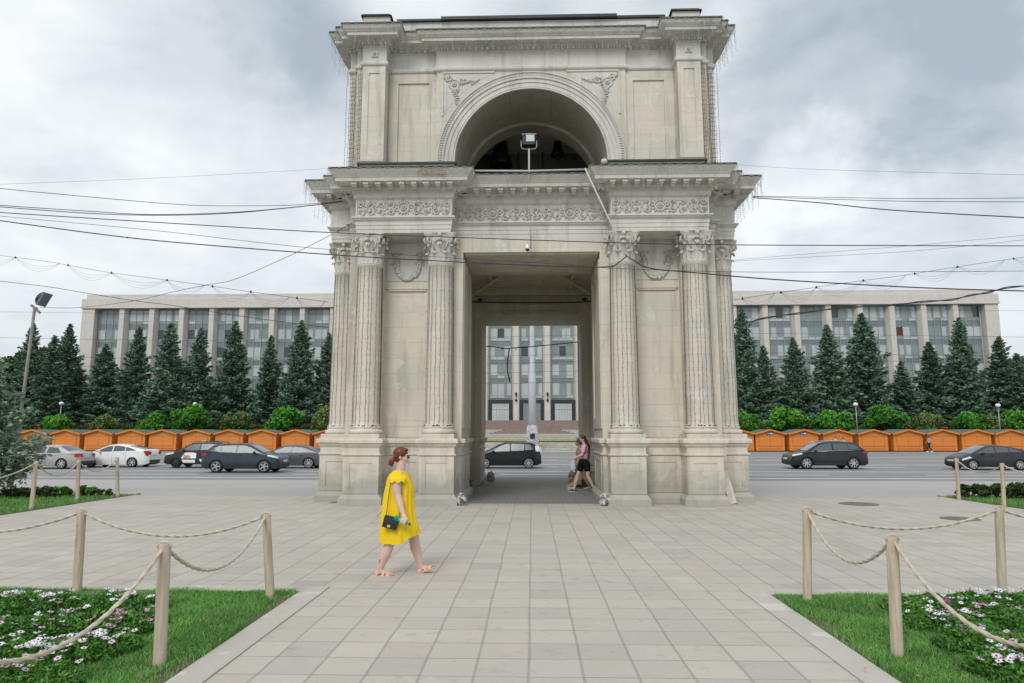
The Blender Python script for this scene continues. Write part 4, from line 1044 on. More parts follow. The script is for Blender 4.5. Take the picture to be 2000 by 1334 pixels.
# globe lamps
def make_lamp():
    e = empty('globe_lamp'); b = MB(); b.tube([(0, 0, 0), (0, 0, 3.6)], [.07, .045], 8); b.lathe((0, 0, 0), [(.14, 0), (.12, .3), (.07, .4)], 10); b.build('pole', M['grey_metal'], e)
    g = MB(); g.ball((0, 0, 3.82), .30, .30, .24, 14, 8); g.build('globe', simple('opal_globe', (.75, .75, .72), .3, .03), e); return e
lamp0 = make_lamp(); fl = True
for px, py, lab in ((120, 788, 'globe lamp rising above the leftmost small bush'), (381, 789, 'globe lamp behind the largest left maple'), (641, 800, 'globe lamp beside the left columns of the arch'), (1671, 790, 'globe lamp above the huts right of the black SUV'), (1949, 792, 'globe lamp at the right, near the twin-topped spruce')):
    Y = 92.0 if px < 1000 else 86.5; P = at(px, py, Y); o = lamp0 if fl else copy_tree(lamp0); fl = False
    o.location = (P.x, Y, P.z - 3.82); tag(o, lab, 'lamp', 'globe lamps behind the huts')
# central mast with wrapped base
e = empty('lighting_mast', (at(1040, 850, 80).x, 80.6, -.2), 0, 'pale stepped steel mast wrapped in white sheeting at its foot, seen through the arch', 'mast')
b = MB(); b.lathe((0, 0, 0), [(.46, 2.0), (.44, 8.3), (.42, 8.9), (.30, 9.4), (.28, 13.6), (.30, 13.9), (.28, 14.3), (.2, 15.2), (.16, 17.5)], 20); b.build('pole', simple('mast_paint', (.50, .52, .54), .45, .05), e)
rnd = random.Random(9); b = MB()
rows = [[(r*(1 + .14*math.sin(5*a+z*2.1) + rnd.uniform(-.06, .06))*math.cos(a), r*(1 + .14*math.sin(4*a+z*3) + rnd.uniform(-.06, .06))*math.sin(a), z) for a in [2*PI*j/22 for j in range(22)]] for r, z in [(.70, 0), (.68, .4), (.66, .8), (.69, 1.2), (.66, 1.6), (.66, 2.1), (.60, 2.6), (.5, 2.95), (.47, 3.05)]]
b.grid(rows, 0, False, True)
wm = bpy.data.materials.new('wrapped_sheeting'); t = NT(wm); n = t.noise(t.scl(t.obj(), 1, 1, 2.2), 1.3, 5, .6, 1.5); t.col(t.mix(t.ramp(n, .52, .6), (.50, .51, .52), (.22, .23, .24))); t.set(Roughness=.5)
wr = b.build('wrapping', wm, e); b = MB(); b.box(-.28, .28, -.82, -.6, 1.45, 2.0); b.build('plaque', M['black'], wr)
# floodlight pole at the left
P0 = at(36, 875, 24.0); P1 = at(68, 600, 24.0)
e = empty('floodlight_pole', (P0.x, 24, -.1), 0, 'tall leaning steel pole carrying a big round-backed floodlight on the left', 'street lamp')
b = MB(); b.tube([(-.12, 0, 0), (P1.x-P0.x, 0, P1.z+.1)], [.062, .05], 10); b.beam((P1.x-P0.x-.14, 0, P1.z+.18), (P1.x-P0.x+.22, 0, P1.z-.12), .07, .07); b.build('pole', simple('pole_steel', (.21, .20, .18), .6, .2, 5), e)
b = MB(); hx, hz = P1.x-P0.x+.20, P1.z+.42; Rm = Matrix.Rotation(math.radians(28), 3, 'Y')
b.ball((hx, 0, hz), .14, .19, .25, 14, 9, mat=Rm)
o = b.build('lamp_body', M['black'], e)
q = MB(); q.box(-.04, .05, -.21, .21, -.26, .26); q2 = MB(); q2.sub(q, Matrix.Translation((hx+.12, 0, hz-.03)) @ Rm.to_4x4()); q2.build('lamp_front', simple('lamp_front_glass', (.12, .15, .15), .2), e)
q = MB(); q.tube([(hx-.1, 0, hz-.35), (hx-.2, 0, P1.z+.02), (P1.x-P0.x, 0, P1.z+.05)], .03, 6); q.build('bracket', M['black'], e)
# ---------------------------------------------------------------- vehicles
def paint(name, c, metal=.3):
    m = bpy.data.materials.new(name); t = NT(m)
    n = t.noise(t.obj(), 1.5, 3); t.col(t.mix(t.math('MULTIPLY', t.ramp(n, .4, .7), .03), c, (.22, .21, .2)))
    t.set(Roughness=.35, Metallic=metal*.5); t.b.inputs['Coat Weight'].default_value = .25; t.b.inputs['Coat Roughness'].default_value = .08; t.b.inputs['Specular IOR Level'].default_value = .3
    return m
M['car_glass'] = mat_glass('car_glass', (.10, .12, .13), .12, .4)
M['car_glass2'] = mat_glass('car_glass_pale', (.20, .235, .25), .15, .4)
M['tail'] = simple('tail_lamp', (.35, .015, .02), .25, .1)
M['head'] = simple('head_lamp', (.72, .74, .76), .12, .05)
M['plastic'] = simple('bumper_plastic', (.028, .03, .032), .6, .1)
M['rim'] = simple('alloy_rim', (.42, .43, .44), .35, .05)
M['plate'] = simple('number_plate', (.6, .6, .6), .5, .1)
def wheel_obj(x, y, R, rimr, par, spokes, side, rimcol='rim', loc_out=None):
    b = MB(); MT = Matrix.Rotation(PI/2, 3, 'X'); sg = side
    b.lathe((x, y, R), [(R*.62, -.10), (R*.93, -.105), (R, -.08), (R, .08), (R*.93, .105), (R*.62, .10)], 28, mat=MT)
    wo_ = b.build('wheel', M['rubber'], par)
    q = MB(); yo = y + sg*.112
    q.tube([(x+math.cos(2*PI*k/24)*rimr, yo, R+math.sin(2*PI*k/24)*rimr) for k in range(25)], .014, 5, 0, cap=False)
    q.lathe((x, y + sg*.102, R), [(rimr*.95, -.004), (rimr*.95, .004)], 24, 1, mat=MT)
    for k in range(spokes):
        a = 2*PI*k/spokes
        q.beam((x+math.cos(a)*rimr*.12, yo, R+math.sin(a)*rimr*.12), (x+math.cos(a)*rimr*.93, yo-sg*.012, R+math.sin(a)*rimr*.93), .02, rimr*(.26 if spokes < 8 else .15), 0)
    q.ball((x, yo, R), .05, .02, .05, 8, 5)
    q.build('rim', [M[rimcol], M['black']], wo_)
def make_car(name, loc, face, P, body_mat, label, cat='car'):
    """face +1: bonnet towards +x. Local x runs from the tail (0) to the nose (L)."""
    L, W = P['L'], P['W']; xr, xf, R = P['xr'], P['xf'], P['R']
    e = empty(name, loc, 0, label, cat)
    e.rotation_euler = (0, 0, 0 if face > 0 else PI)
    tx, tz = zip(*P['top']); bx_, bz_ = zip(*P['belt']); clear = P.get('clear', .2)
    N = 97; xs = np.linspace(0, L, N); top = np.interp(xs, tx, tz)
    for _ in range(3): top[1:-1] = (top[:-2] + 2*top[1:-1] + top[2:])/4
    def topf(x): return float(np.interp(x, xs, top))
    def beltf(x): return float(np.interp(x, bx_, bz_))
    def wf(x):
        u = abs(x/L - .5)*2; w = W*(1 - .09*max(0, (u-.55)/.45)**2)
        d = min(x, L-x); 
        if d < .30: w *= 1 - .17*(1 - d/.30)**2
        return w
    def ys(x, z):
        w = wf(x); bl = min(beltf(x), topf(x) - .03)
        if z <= bl: return w*(1 - .05*((z - .60)/.42)**2 + .008*math.cos((z-.5)*9))
        return w*.975 - (z - bl)*P.get('tumble', .40)
    def zb(x):
        z = clear + .10*max(0, 1 - x/.35)**2 + .10*max(0, 1 - (L-x)/.35)**2
        for xw in (xr, xf):
            d = abs(x - xw); Ra = R + .055
            if d < Ra: z = max(z, R - .02 + math.sqrt(Ra*Ra - d*d)*1.0)
        return z
    rows = []; cx = L/2
    xall = sorted(set(list(np.linspace(.0, L, 60)) + [xw + s*(R+.055)*q for xw in (xr, xf) for s in (-1, 1) for q in (.2, .5, .75, .9, .97, 1.0)]))
    for x in xall:
        tp = topf(x); bl = min(beltf(x), tp - .035); z0 = min(zb(x), bl - .03); pts = []
        for i in range(6): z = z0 + (bl - z0)*i/5; pts.append((ys(x, z), z))
        zt = max(bl + .01, tp - .075)
        for i in range(1, 5): z = bl + (zt - bl)*i/4; pts.append((ys(x, z), z))
        yt = pts[-1][0]
        for fr in (.93, .8, .5, 0): pts.append((yt*fr, tp - (tp-zt)*fr**4*.75))
        full = [(x, y, z) for y, z in pts] + [(x, -y, z) for y, z in reversed(pts[:-1])]
        rows.append(full)
    b = MB(); b.grid([[(x-cx, y, z) for x, y, z in r] for r in rows], 0, True)
    for r, fl in ((rows[0], 0), (rows[-1], 1)):
        f = list(range(len(r))); b.add([(x-cx, y, z) for x, y, z in r], [tuple(f if fl else f[::-1])], 0)
    b.build('body', body_mat, e)
    u = MB(); u.box(.25-cx, L-.25-cx, -W*.86, W*.86, clear-.02, .62); u.build('underbody', M['black'], e)
    for xw in (xr, xf):
        for s in (-1, 1): wheel_obj(xw-cx, s*(W-.115), R, P.get('rim', R*.66), e, P.get('spokes', 5), s, P.get('rimcol', 'rim'))
    def poly_patch(poly, side, off=.008, nx=14):
        b2 = MB(); xmn = min(p[0] for p in poly); xmx = max(p[0] for p in poly); rows = []
        for i in range(nx+1):
            x = xmn + (xmx-xmn)*(i/nx); x = min(max(x, xmn+1e-4), xmx-1e-4); hit = []
            for (xa, za), (xb_, zb_) in zip(poly, poly[1:] + poly[:1]):
                if (xa - x)*(xb_ - x) <= 0 and abs(xa-xb_) > 1e-9: hit.append(za + (zb_-za)*(x-xa)/(xb_-xa))
            lo, hi = min(hit), max(hit)
            rows.append([(x-cx, side*(ys(x, lo+(hi-lo)*j/4) + off), lo+(hi-lo)*j/4) for j in range(5)])
        b2.grid(rows, 0, True); return b2
    def patch(nm, poly, mat, off=.008, sides=(-1, 1), par=None):
        for s in sides: poly_patch(poly, s, off).build(nm, mat, par or e)
    for w_ in P['windows']: patch('side_window', w_['p'], M[w_.get('m', 'car_glass')], .010)
    if P.get('chrome'): 
        for s in (-1, 1):
            q = MB(); pl = P['chrome']; q.tube([(x-cx, s*(ys(x, z)+.012), z) for x, z in pl], .014, 5); q.build('window_trim', M['chrome'], e)
    def over(nm, x0, x1, fr, mat, n=10):
        b2 = MB(); rows = []
        for i in range(n+1):
            x = x0 + (x1-x0)*i/n; tp = topf(x); bl = min(beltf(x), tp-.035); zt = max(bl+.01, tp-.075); yt = ys(x, zt)
            rows.append([(x-cx, yt*f_, tp - (tp-zt)*abs(f_)**4*.75 + .012) for f_ in np.linspace(-fr, fr, 9)])
        b2.grid(rows, 0, True); b2.build(nm, mat, e)
    over('windscreen', P['ws'][0], P['ws'][1], .88, M[P.get('wsm', 'car_glass2')]); over('rear_window', P['rw'][0], P['rw'][1], .86, M['car_glass'])
    for nm, pl, mt in P['patches']: patch(nm, pl, M[mt] if isinstance(mt, str) else mt, .012)
    # panel gaps
    for x0 in P['gaps']:
        for s in (-1, 1):
            q = MB(); q.tube([(x0-cx, s*(ys(x0, z)+.001), z) for z in np.linspace(.30, beltf(x0)-.01, 9)], .006, 4); q.build('door_gap', M['black'], e)
    for x0 in P['handles']:
        for s in (-1, 1): z = beltf(x0)-.10; q = MB(); q.box(x0-.09-cx, x0+.09-cx, *sorted((s*ys(x0, z), s*(ys(x0, z)+.03))), z-.015, z+.02); q.build('handle', body_mat if P.get('bodyhandle', 1) else M['chrome'], e)
    for s in (-1, 1):       # mirrors
        x0 = P['mirror']; z = beltf(x0)+.05; q = MB(); q.ball((x0-cx, s*(ys(x0, z)+.11), z+.03), .07, .11, .08, 10, 7); q.beam((x0-cx, s*ys(x0, z), z-.03), (x0-cx, s*(ys(x0, z)+.08), z), .05, .04); q.build('mirror', M['black'] if P.get('bm') else body_mat, e)
    # nose and tail furniture
    q = MB(); q.box(L-.03-cx, L+.012-cx, -.55, .55, .30, .50, 0); q.box(L-.02-cx, L+.02-cx, -.26, .26, .50 if not P.get('suv') else .58, .61 if not P.get('suv') else .69, 1); q.build('grille', [M['black'], M['plate']], e)
    q = MB(); q.box(-.012-cx, .03-cx, -.6, .6, .28, .46, 0); q.box(-.022-cx, .0-cx, -.26, .26, .70, .81, 1); q.build('rear_bumper', [M['plastic'], M['plate']], e)
    q = MB()
    for s in (-1, 1): q.box(-.01-cx, .06-cx, *sorted((s*.48, s*wf(.06)*.93)), P['tailz'][0], P['tailz'][1])
    q.build('tail_lamp', M[P.get('tailmat', 'tail')], e)
    if P.get('rails'):
        q = MB()
        for s in (-1, 1): x0, x1 = P['rails']; q.tube([(x-cx, s*(ys(x, topf(x)-.08)*.86), topf(x)+(.035 if 0 < i < 9 else -.01)) for i, x in enumerate(np.linspace(x0, x1, 10))], .018, 5)
        q.build('roof_rail', M[P.get('railm', 'chrome')], e)
    return e
def sedan(L=4.57, H=1.46, W=.885, wb=2.58, ro=1.05):
    k = L/4.57; xr = ro; xf = ro + wb
    return dict(L=L, W=W, xr=xr, xf=xf, R=.315, belt=[(0, .93), (L*.5, .92), (L*.75, .88), (L, .70)],
        top=[(0, .72), (.04, .97), (.5*k, 1.05), (.62*k, 1.07), (1.35*k, H-.07), (1.9*k, H), (2.5*k, H-.02), (2.8*k, H-.09), (3.45*k, 1.0), (3.6*k, .95), (4.25*k, .82), (4.48*k, .70), (4.55*k, .52), (L, .42)],
        windows=[dict(p=[(1.12*k, .98), (1.42*k, H-.18), (2.02*k, H-.12), (2.05*k, .97)]), dict(p=[(2.13*k, .97), (2.10*k, H-.12), (2.52*k, H-.14), (2.78*k, H-.25), (3.22*k, .97)])],
        chrome=None, ws=(2.78*k, 3.42*k), rw=(.72*k, 1.32*k), gaps=[1.28*k, 2.09*k, 3.28*k], handles=[1.5*k, 2.35*k], mirror=3.12*k, tailz=(.70, .92), rim=.21, spokes=5,
        patches=[('headlight', [(L-.62, .62), (L-.58, .76), (L-.16, .70), (L-.14, .58)], 'head'), ('tail_light', [(.05, .70), (.05, .93), (.30, .92), (.30, .72)], 'tail'), ('sill', [(.35, .25), (.35, .30), (L-.4, .30), (L-.4, .25)], 'plastic')][:2])
def liftback(L=4.54, H=1.48, W=.88):
    return dict(L=L, W=W, xr=1.0, xf=3.70, R=.31, belt=[(0, .98), (1.6, 1.0), (2.7, .95), (3.4, .88), (L, .68)], tumble=.45,
        top=[(0, .70), (.03, 1.10), (.25, 1.14), (.9, 1.28), (1.6, 1.42), (2.2, H), (2.7, H-.05), (3.3, 1.18), (3.75, .96), (4.2, .82), (4.45, .64), (L, .42)],
        windows=[dict(p=[(.75, 1.06), (1.2, 1.22), (1.5, 1.29), (1.5, 1.05)]), dict(p=[(1.55, 1.05), (1.55, 1.30), (2.05, 1.37), (2.3, 1.37), (2.3, 1.02)]), dict(p=[(2.37, 1.01), (2.37, 1.37), (2.65, 1.34), (3.05, 1.18), (3.5, .97)])],
        ws=(2.75, 3.72), rw=(.28, 1.35), gaps=[1.45, 2.33, 3.42], handles=[1.65, 2.6], mirror=3.12, tailz=(.80, 1.0), rim=.20, spokes=6,
        patches=[('headlight', [(L-.75, .72), (L-.60, .80), (L-.20, .66), (L-.16, .56)], 'head'), ('tail_light', [(.04, .72), (.04, 1.05), (.36, 1.07), (.16, .72)], 'tail')])
def crossover(L=4.45, H=1.61, W=.92, wb=2.65, ro=.93, R=.35):
    k = L/4.45
    return dict(L=L, W=W, xr=ro, xf=ro+wb, R=R, clear=.24, belt=[(0, 1.12), (1.5*k, 1.08), (3.0*k, 1.02), (L, .84)], tumble=.42,
        top=[(0, .70), (.05, 1.05), (.22, 1.18), (.62*k, H-.10), (.8*k, H-.04), (1.6*k, H), (2.4*k, H-.02), (2.75*k, H-.10), (3.5*k, 1.12), (3.65*k, 1.06), (4.1*k, .97), (4.32*k, .86), (4.41*k, .66), (L, .45)],
        windows=[dict(p=[(.52*k, 1.22), (.95*k, H-.16), (1.12*k, H-.14), (1.12*k, 1.15)]), dict(p=[(1.16*k, 1.15), (1.16*k, H-.14), (1.98*k, H-.12), (1.98*k, 1.12)]), dict(p=[(2.06*k, 1.11), (2.06*k, H-.12), (2.45*k, H-.14), (2.72*k, H-.22), (3.28*k, 1.08)])],
        chrome=[(.50*k, 1.19), (1.12*k, 1.13), (2.02*k, 1.10), (3.32*k, 1.05)], ws=(2.72*k, 3.5*k), rw=(.28, .62*k), gaps=[1.1*k, 2.02*k, 3.25*k], handles=[1.3*k, 2.25*k], mirror=3.05*k, tailz=(.92, 1.08), rim=.235, spokes=5, suv=1, bm=1,
        patches=[('headlight', [(L-.72, .90), (L-.68, .98), (L-.14, .88), (L-.12, .78)], 'head'), ('tail_light', [(.05, .95), (.05, 1.10), (.42, 1.06), (.30, .95)], 'tail'), ('side_cladding', [(ro+R+.12, .27), (ro+R+.12, .40), (ro+wb-R-.12, .40), (ro+wb-R-.12, .27)], 'plastic')])
def place(px, py, Y, wheel_local, L, face):          # world x of the car centre from the pixel of one wheel
    X = at(px, py, Y).x; return (X - face*(wheel_local - L/2), Y, ROAD_Z)
cars = []
P = sedan(); P['spokes'] = 7
make_car('parked_sedan', place(137, 917, 42.2, P['xr'], P['L'], -1), -1, P, paint('silver_paint', (.40, .39, .37), .55), 'silver sedan partly screened by the blue spruce at the left')
P = sedan(4.6, 1.45); make_car('distant_sedan', place(70, 905, 50.0, P['xr'], P['L'], -1), -1, P, paint('pale_silver', (.5, .51, .53), .4), 'pale sedan glimpsed beyond the silver sedan at the far left')
P = liftback(); P['clear'] = .17; make_car('liftback_car', place(272, 912, 44.3, P['xr'], P['L'], -1), -1, P, paint('white_paint_car', (.72, .73, .74), .0), 'white liftback with a sloping black rear window')
P = crossover(4.3, 1.62, .88, 2.68, .75, .31); P.update(chrome=None, rails=(.7, 2.6), railm='black', rimcol='black', spokes=6, suv=None)
P['windows'][1]['m'] = 'car_glass2'
t_white = M['white_paint']
P['patches'] = P['patches'][:1] + P['patches'][1:2] + [('door_panel', [(2.15, .60), (2.15, .96), (2.9, .96), (3.1, .60)], t_white), ('door_panel', [(2.2, .33), (2.2, .52), (3.05, .52), (2.95, .33)], t_white), ('door_panel', [(1.2, .40), (1.0, .56), (1.95, .56), (1.85, .36)], t_white)]
tx_ = make_car('taxi', place(356, 913, 43.6, P['xf'], P['L'], -1), -1, P, paint('black_taxi_paint', (.02, .024, .028), .1), 'black taxi with white door panels and yellow roof light behind the teal SUV', 'taxi')
b = MB(); b.box(-.55+.3, -.25+.3, -.2, .2, 1.60, 1.72); b.build('roof_light', simple('taxi_yellow', (.75, .55, .04), .4, .05), tx_)
fc = bpy.data.curves.new('door_lettering', 'FONT'); fc.body = 'bin'; fc.size = .36; fc.extrude = .004
_t = bpy.data.objects.new('tmp_text', fc); fo = bpy.data.objects.new('door_lettering', bpy.data.meshes.new_from_object(_t)); bpy.data.objects.remove(_t); col.objects.link(fo); fo.parent = tx_; KIDS[tx_.name].append(fo)
fo.data.materials.append(simple('sign_red', (.45, .04, .05), .5)); fo.rotation_euler = (PI/2, 0, PI); fo.location = (.80, .915, .62)
P = crossover(); make_car('crossover_car', place(435.5, 922, 38.4, P['xr'], P['L'], 1), 1, P, paint('teal_grey_paint', (.030, .045, .062), .5), 'dark teal crossover SUV driving right in the nearest lane')
P = sedan(4.8, 1.45, .91, 2.78, 1.1); P['spokes'] = 10; P['R'] = .33; P['rim'] = .24; make_car('parked_saloon', place(611, 914, 43.2, P['xr'], P['L'], -1), -1, P, paint('grey_paint', (.09, .10, .115), .5), 'dark grey sedan whose tail is hidden by the arch')
P = dict(L=4.34, W=.92, xr=.78, xf=3.48, R=.325, clear=.2, belt=[(0, 1.06), (1.5, 1.02), (3.0, .96), (4.34, .78)], tumble=.40, bm=0,
    top=[(0, .72), (.05, 1.02), (.16, 1.2), (.42, 1.52), (.6, 1.60), (1.5, 1.64), (2.2, 1.61), (2.6, 1.50), (3.3, 1.12), (3.6, 1.01), (4.0, .90), (4.24, .76), (4.32, .6), (4.34, .45)],
    windows=[dict(p=[(.52, 1.16), (.72, 1.46), (.98, 1.49), (.98, 1.12)], m='car_glass2'), dict(p=[(1.05, 1.10), (1.05, 1.50), (1.85, 1.52), (1.85, 1.07)], m='car_glass2'), dict(p=[(1.95, 1.06), (1.95, 1.52), (2.25, 1.48), (2.6, 1.34), (3.05, 1.03)], m='car_glass2')],
    ws=(2.55, 3.4), rw=(.14, .4), gaps=[1.0, 1.9, 3.0], handles=[1.2, 2.1], mirror=2.95, tailz=(.95, 1.3), tailmat='head', rim=.24, spokes=9,
    patches=[('headlight', [(3.62, .80), (3.8, .93), (4.18, .80), (4.2, .68)], 'head'), ('tail_light', [(.04, 1.04), (.16, 1.42), (.38, 1.36), (.34, 1.02)], 'head')])
make_car('minivan', place(1032.7, 914, 43.5, P['xr'], P['L'], -1), -1, P, paint('black_green_paint', (.012, .016, .016), .3), 'black compact minivan framed by the passage of the arch')
P = crossover(4.7, 1.67, .94, 2.79, .98, .365); P.update(rails=(.9, 3.0)); P['windows'][0]['p'] = [(.55, 1.25), (.78, 1.49), (1.2, 1.53), (1.2, 1.18)]
P['spokes'] = 7
make_car('large_suv', place(1654.5, 916, 43.2, P['xr'], P['L'], -1), -1, P, paint('black_suv_paint', (.018, .024, .028), .4), 'black seven-seat SUV with chrome window trim right of the arch')
P = liftback(4.48, 1.49, .875); P['spokes'] = 7; P['patches'][1] = ('tail_light', [(.04, .75), (.04, 1.06), (.30, 1.07), (.16, .75)], 'head')
make_car('dark_liftback', place(1974, 917, 42.3, P['xr'], P['L'], -1), -1, P, paint('dark_blue_grey_paint', (.03, .036, .045), .4), 'dark blue-grey liftback driving left at the right edge')
# ---------------------------------------------------------------- rope fence
M['post'] = bpy.data.materials.new('pine_post'); t = NT(M['post']); p = t.obj()
g = t.noise(t.scl(p, 14, 14, 1.2), 1.6, 5, .6, .6); oi = t.n('ShaderNodeObjectInfo')
g2 = t.n('ShaderNodeVectorMath', operation='ADD'); t.l(p, g2.inputs[0]); t.l(oi.outputs['Random'], g2.inputs[1])
kn = t.noise(t.scl(g2.outputs[0], 9, 9, 3.5), 1.2, 3, .5, .8)
c = t.mix(t.ramp(g, .35, .68), (.37, .30, .21), (.57, .50, .40)); c = t.mix(t.math('MULTIPLY', t.ramp(kn, .64, .74), .7), c, (.22, .11, .05))
c = t.mix(t.math('MULTIPLY', t.ramp(g, .62, .75), .4), c, (.22, .17, .12))
sz_ = t.n('ShaderNodeSeparateXYZ'); t.l(p, sz_.inputs[0]); c = t.mix(t.math('MULTIPLY', t.ramp(t.math('ADD', sz_.outputs[2], t.math('MULTIPLY', g, .15)), .16, .03), .5), c, (.15, .11, .07))
t.col(c); t.set(Roughness=.75); t.bump(g, .4, .01)
M['rope'] = simple('hemp_rope', (.48, .43, .34), .85, .2, 12)
def post(base, top, label, r=.046):
    e = empty('rope_post', base, 0, label, 'wooden post', 'wooden rope posts')
    d = Vector(top) - Vector(base); b = MB()
    prof = [(0, r*1.06), (.1, r), (.5, r*.99), (.9, r*.97), (.985, r*.95), (1, r*.86)]
    rows = []
    for t_, q in prof:
        c = d*t_; rows.append([(c.x + q*math.cos(2*PI*j/12)*(1+.03*math.sin(j*2)), c.y + q*math.sin(2*PI*j/12), c.z) for j in range(12)])
    b.grid(rows, 0, True, True); b.add(rows[-1], [tuple(range(12))]); b.build('post_body', M['post'], e)
    k = MB(); k.tube([(d.x - r*1.05, d.y, d.z - .035), (d.x - r*.9, d.y, d.z + .002), (d.x - r*.4, d.y, d.z + .010), (d.x + r*.4, d.y, d.z + .010), (d.x + r*.9, d.y, d.z + .002), (d.x + r*1.05, d.y, d.z - .035)], .0115, 8); k.build('rope_loop', M['rope'], e)
    return Vector(top)
def rope(a, b_, sag, label, r=.0135):
    a = Vector(a); b_ = Vector(b_); n = 220; L = (b_-a).length; m = MB()
    ctr = [a.lerp(b_, i/n) + Vector((0, 0, -sag*4*(i/n)*(1-i/n))) for i in range(n+1)]
    s = 0; rows = []
    for i, p in enumerate(ctr):
        d = (ctr[min(i+1, n)] - ctr[max(i-1, 0)]).normalized(); u = d.cross(Vector((0, 0, 1))).normalized(); w_ = d.cross(u)
        if i: s += (p - ctr[i-1]).length
        ph = s/.11*2*PI; row = []
        for j in range(12):
            an = 2*PI*j/12; q = r*(1 + .26*math.cos(3*(an) - ph*1.0)); row.append(p + (u*math.cos(an) + w_*math.sin(an))*q)
        rows.append(row)
    m.grid(rows, 0, True, True); o = m.build('rope', M['rope']); return tag(o, label, 'rope', 'ropes between the wooden posts')
def V2(px, py, z=0): g_ = gnd(px, py, z); return g_
A_ = gnd(150, 1161); A = post(A_, at(160, 996, A_.y), 'wooden post at the back left of the near left lawn')
B_ = gnd(311, 1303); Bq = post(B_, at(322, 1061, B_.y), 'big wooden post standing in the middle of the near left lawn')
C_ = gnd(528, 1171); C = post(C_, at(520, 1003, C_.y), 'wooden post at the sharp corner of the left lawn')
D_ = gnd(1577, 1176); D = post(D_, at(1576, 993, D_.y), 'knotty wooden post at the sharp corner of the right lawn')
E_ = gnd(1753, 1287); E = post(E_, at(1742, 1047, E_.y), 'big wooden post standing in the middle of the near right lawn')
G_ = gnd(1958, 1167); Gq = post(G_, at(1951, 991, G_.y), 'greyed wooden post at the back of the right flower bed')
b1_ = gnd(61, 996); b1 = post(b1_, at(71, 902, b1_.y), 'leaning wooden post in front of the blue spruce')
b2_ = gnd(151, 979); b2 = post(b2_, at(154, 900, b2_.y), 'middle wooden post of the far left rope fence')
b3_ = gnd(230, 971); b3 = post(b3_, at(229, 894, b3_.y), 'last wooden post of the far left rope fence, before the white car')
c1_ = gnd(1873, 976); c1 = post(c1_, at(1868, 896, c1_.y), 'wooden post in front of the dark liftback nose')
c2_ = gnd(1961, 991); c2 = post(c2_, at(1957, 906, c2_.y), 'wooden post in front of the dark liftback rear wheel')
dz = Vector((0, 0, -.02))
rope(A+dz, C+dz, .24, 'rope sagging along the back of the left lawn')
rope(C+dz, Bq+dz, .35, 'rope from the left lawn corner to the big middle post')
rope(Bq+dz, (-3.05, 3.3, .82), .42, 'thick rope sweeping from the big left post off the picture', .0135)
rope(A+dz, (-7.4, 7.75, .86), .22, 'rope leaving the back left post past the left edge')
rope(D+dz, Gq+dz, .20, 'rope sagging along the back of the right lawn')
rope(D+dz, E+dz, .34, 'rope from the right lawn corner to the big middle post')
rope(E+dz, (3.02, 3.6, .9), .45, 'thick rope sweeping from the big right post off the picture', .0135)
rope(Gq+dz, (7.6, 7.85, .9), .2, 'rope leaving the greyed post past the right edge')
rope(b1+dz, (-12.1, 13.4, 1.0), .30, 'rope left of the leaning far post'); rope(b1+dz, b2+dz, .33, 'rope between the leaning and the middle far left posts'); rope(b2+dz, b3+dz, .30, 'rope between the last two far left posts')
rope(c1+dz, c2+dz, .26, 'rope hanging before the dark liftback'); rope(c2+dz, (12.1, 15.4, 1.0), .22, 'rope leaving the far right post past the right edge')
# ---------------------------------------------------------------- flower beds
def leafbed(poly_f, n, hfun, seed, mat, size, x0, x1, y0, y1):
    r_ = np.random.default_rng(seed); x = r_.uniform(x0, x1, n); y = r_.uniform(y0, y1, n); k = poly_f(x, y); x = x[k]; y = y[k]
    h = hfun(x, y); z = h*r_.uniform(.05, 1, len(x))**.6
    return np.stack([x, y, z], 1), r_, h
rng2 = np.random.default_rng(5)
def bed_h(x, y): return .10 + .055*np.sin(x*7.1 + y*3)*np.sin(y*6.3) + .03*np.sin(x*17)
M['bedleaf'] = mat_leaf('daisy_leaves', (.03, .11, .018), (.14, .33, .06), .45)
pet_w = simple('petal_white', (.78, .76, .78), .5, .05); pet_p = simple('petal_pink', (.62, .34, .50), .5, .15); pet_l = simple('petal_lilac', (.70, .52, .64), .5, .1); pet_m = simple('petal_magenta', (.32, .05, .16), .5, .2); eye = simple('daisy_eye', (.06, .03, .07), .7, .2)
def daisy_mesh(seed, closed=0):
    r_ = random.Random(seed); b = MB(); n = 14; R = .030
    for k in range(n):
        a = 2*PI*k/n + r_.uniform(-.08, .08); L = R*r_.uniform(.85, 1.1); tl = r_.uniform(-.1, .25); w_ = .0052
        d = Vector((math.cos(a), math.sin(a), 0)); s_ = Vector((-math.sin(a), math.cos(a), 0)); z = Vector((0, 0, 1))
        b.add([d*.006 - s_*w_*.6, d*L*.6 - s_*w_ + z*L*tl*.5, d*L + z*L*tl*.7, d*L*.6 + s_*w_ + z*L*tl*.5, d*.006 + s_*w_*.6], [(0, 1, 2, 3, 4)], 0)
    b.ball((0, 0, .002), .0075, .0075, .005, 8, 4, m=1); return b
def stem_of(b, p, h): b.tube([(p[0], p[1], max(0, p[2]-h)), (p[0], p[1], p[2])], .0018, 4, m=2)
fl_me = {}
def flower_obj(kind, i, par, loc, rot, sc):
    key = (kind, i)
    if key not in fl_me: fl_me[key] = daisy_mesh(i).build('flower', [{'w': pet_w, 'p': pet_p, 'l': pet_l, 'm': pet_m}[kind], eye], par)
    o = fl_me[key]
    if o.parent is not par or key in fl_used:
        o = o.copy(); col.objects.link(o); o.parent = par
    fl_used.add(key)
    o.location = loc; o.rotation_euler = rot; o.scale = (sc,)*3; return o
fl_used = set()
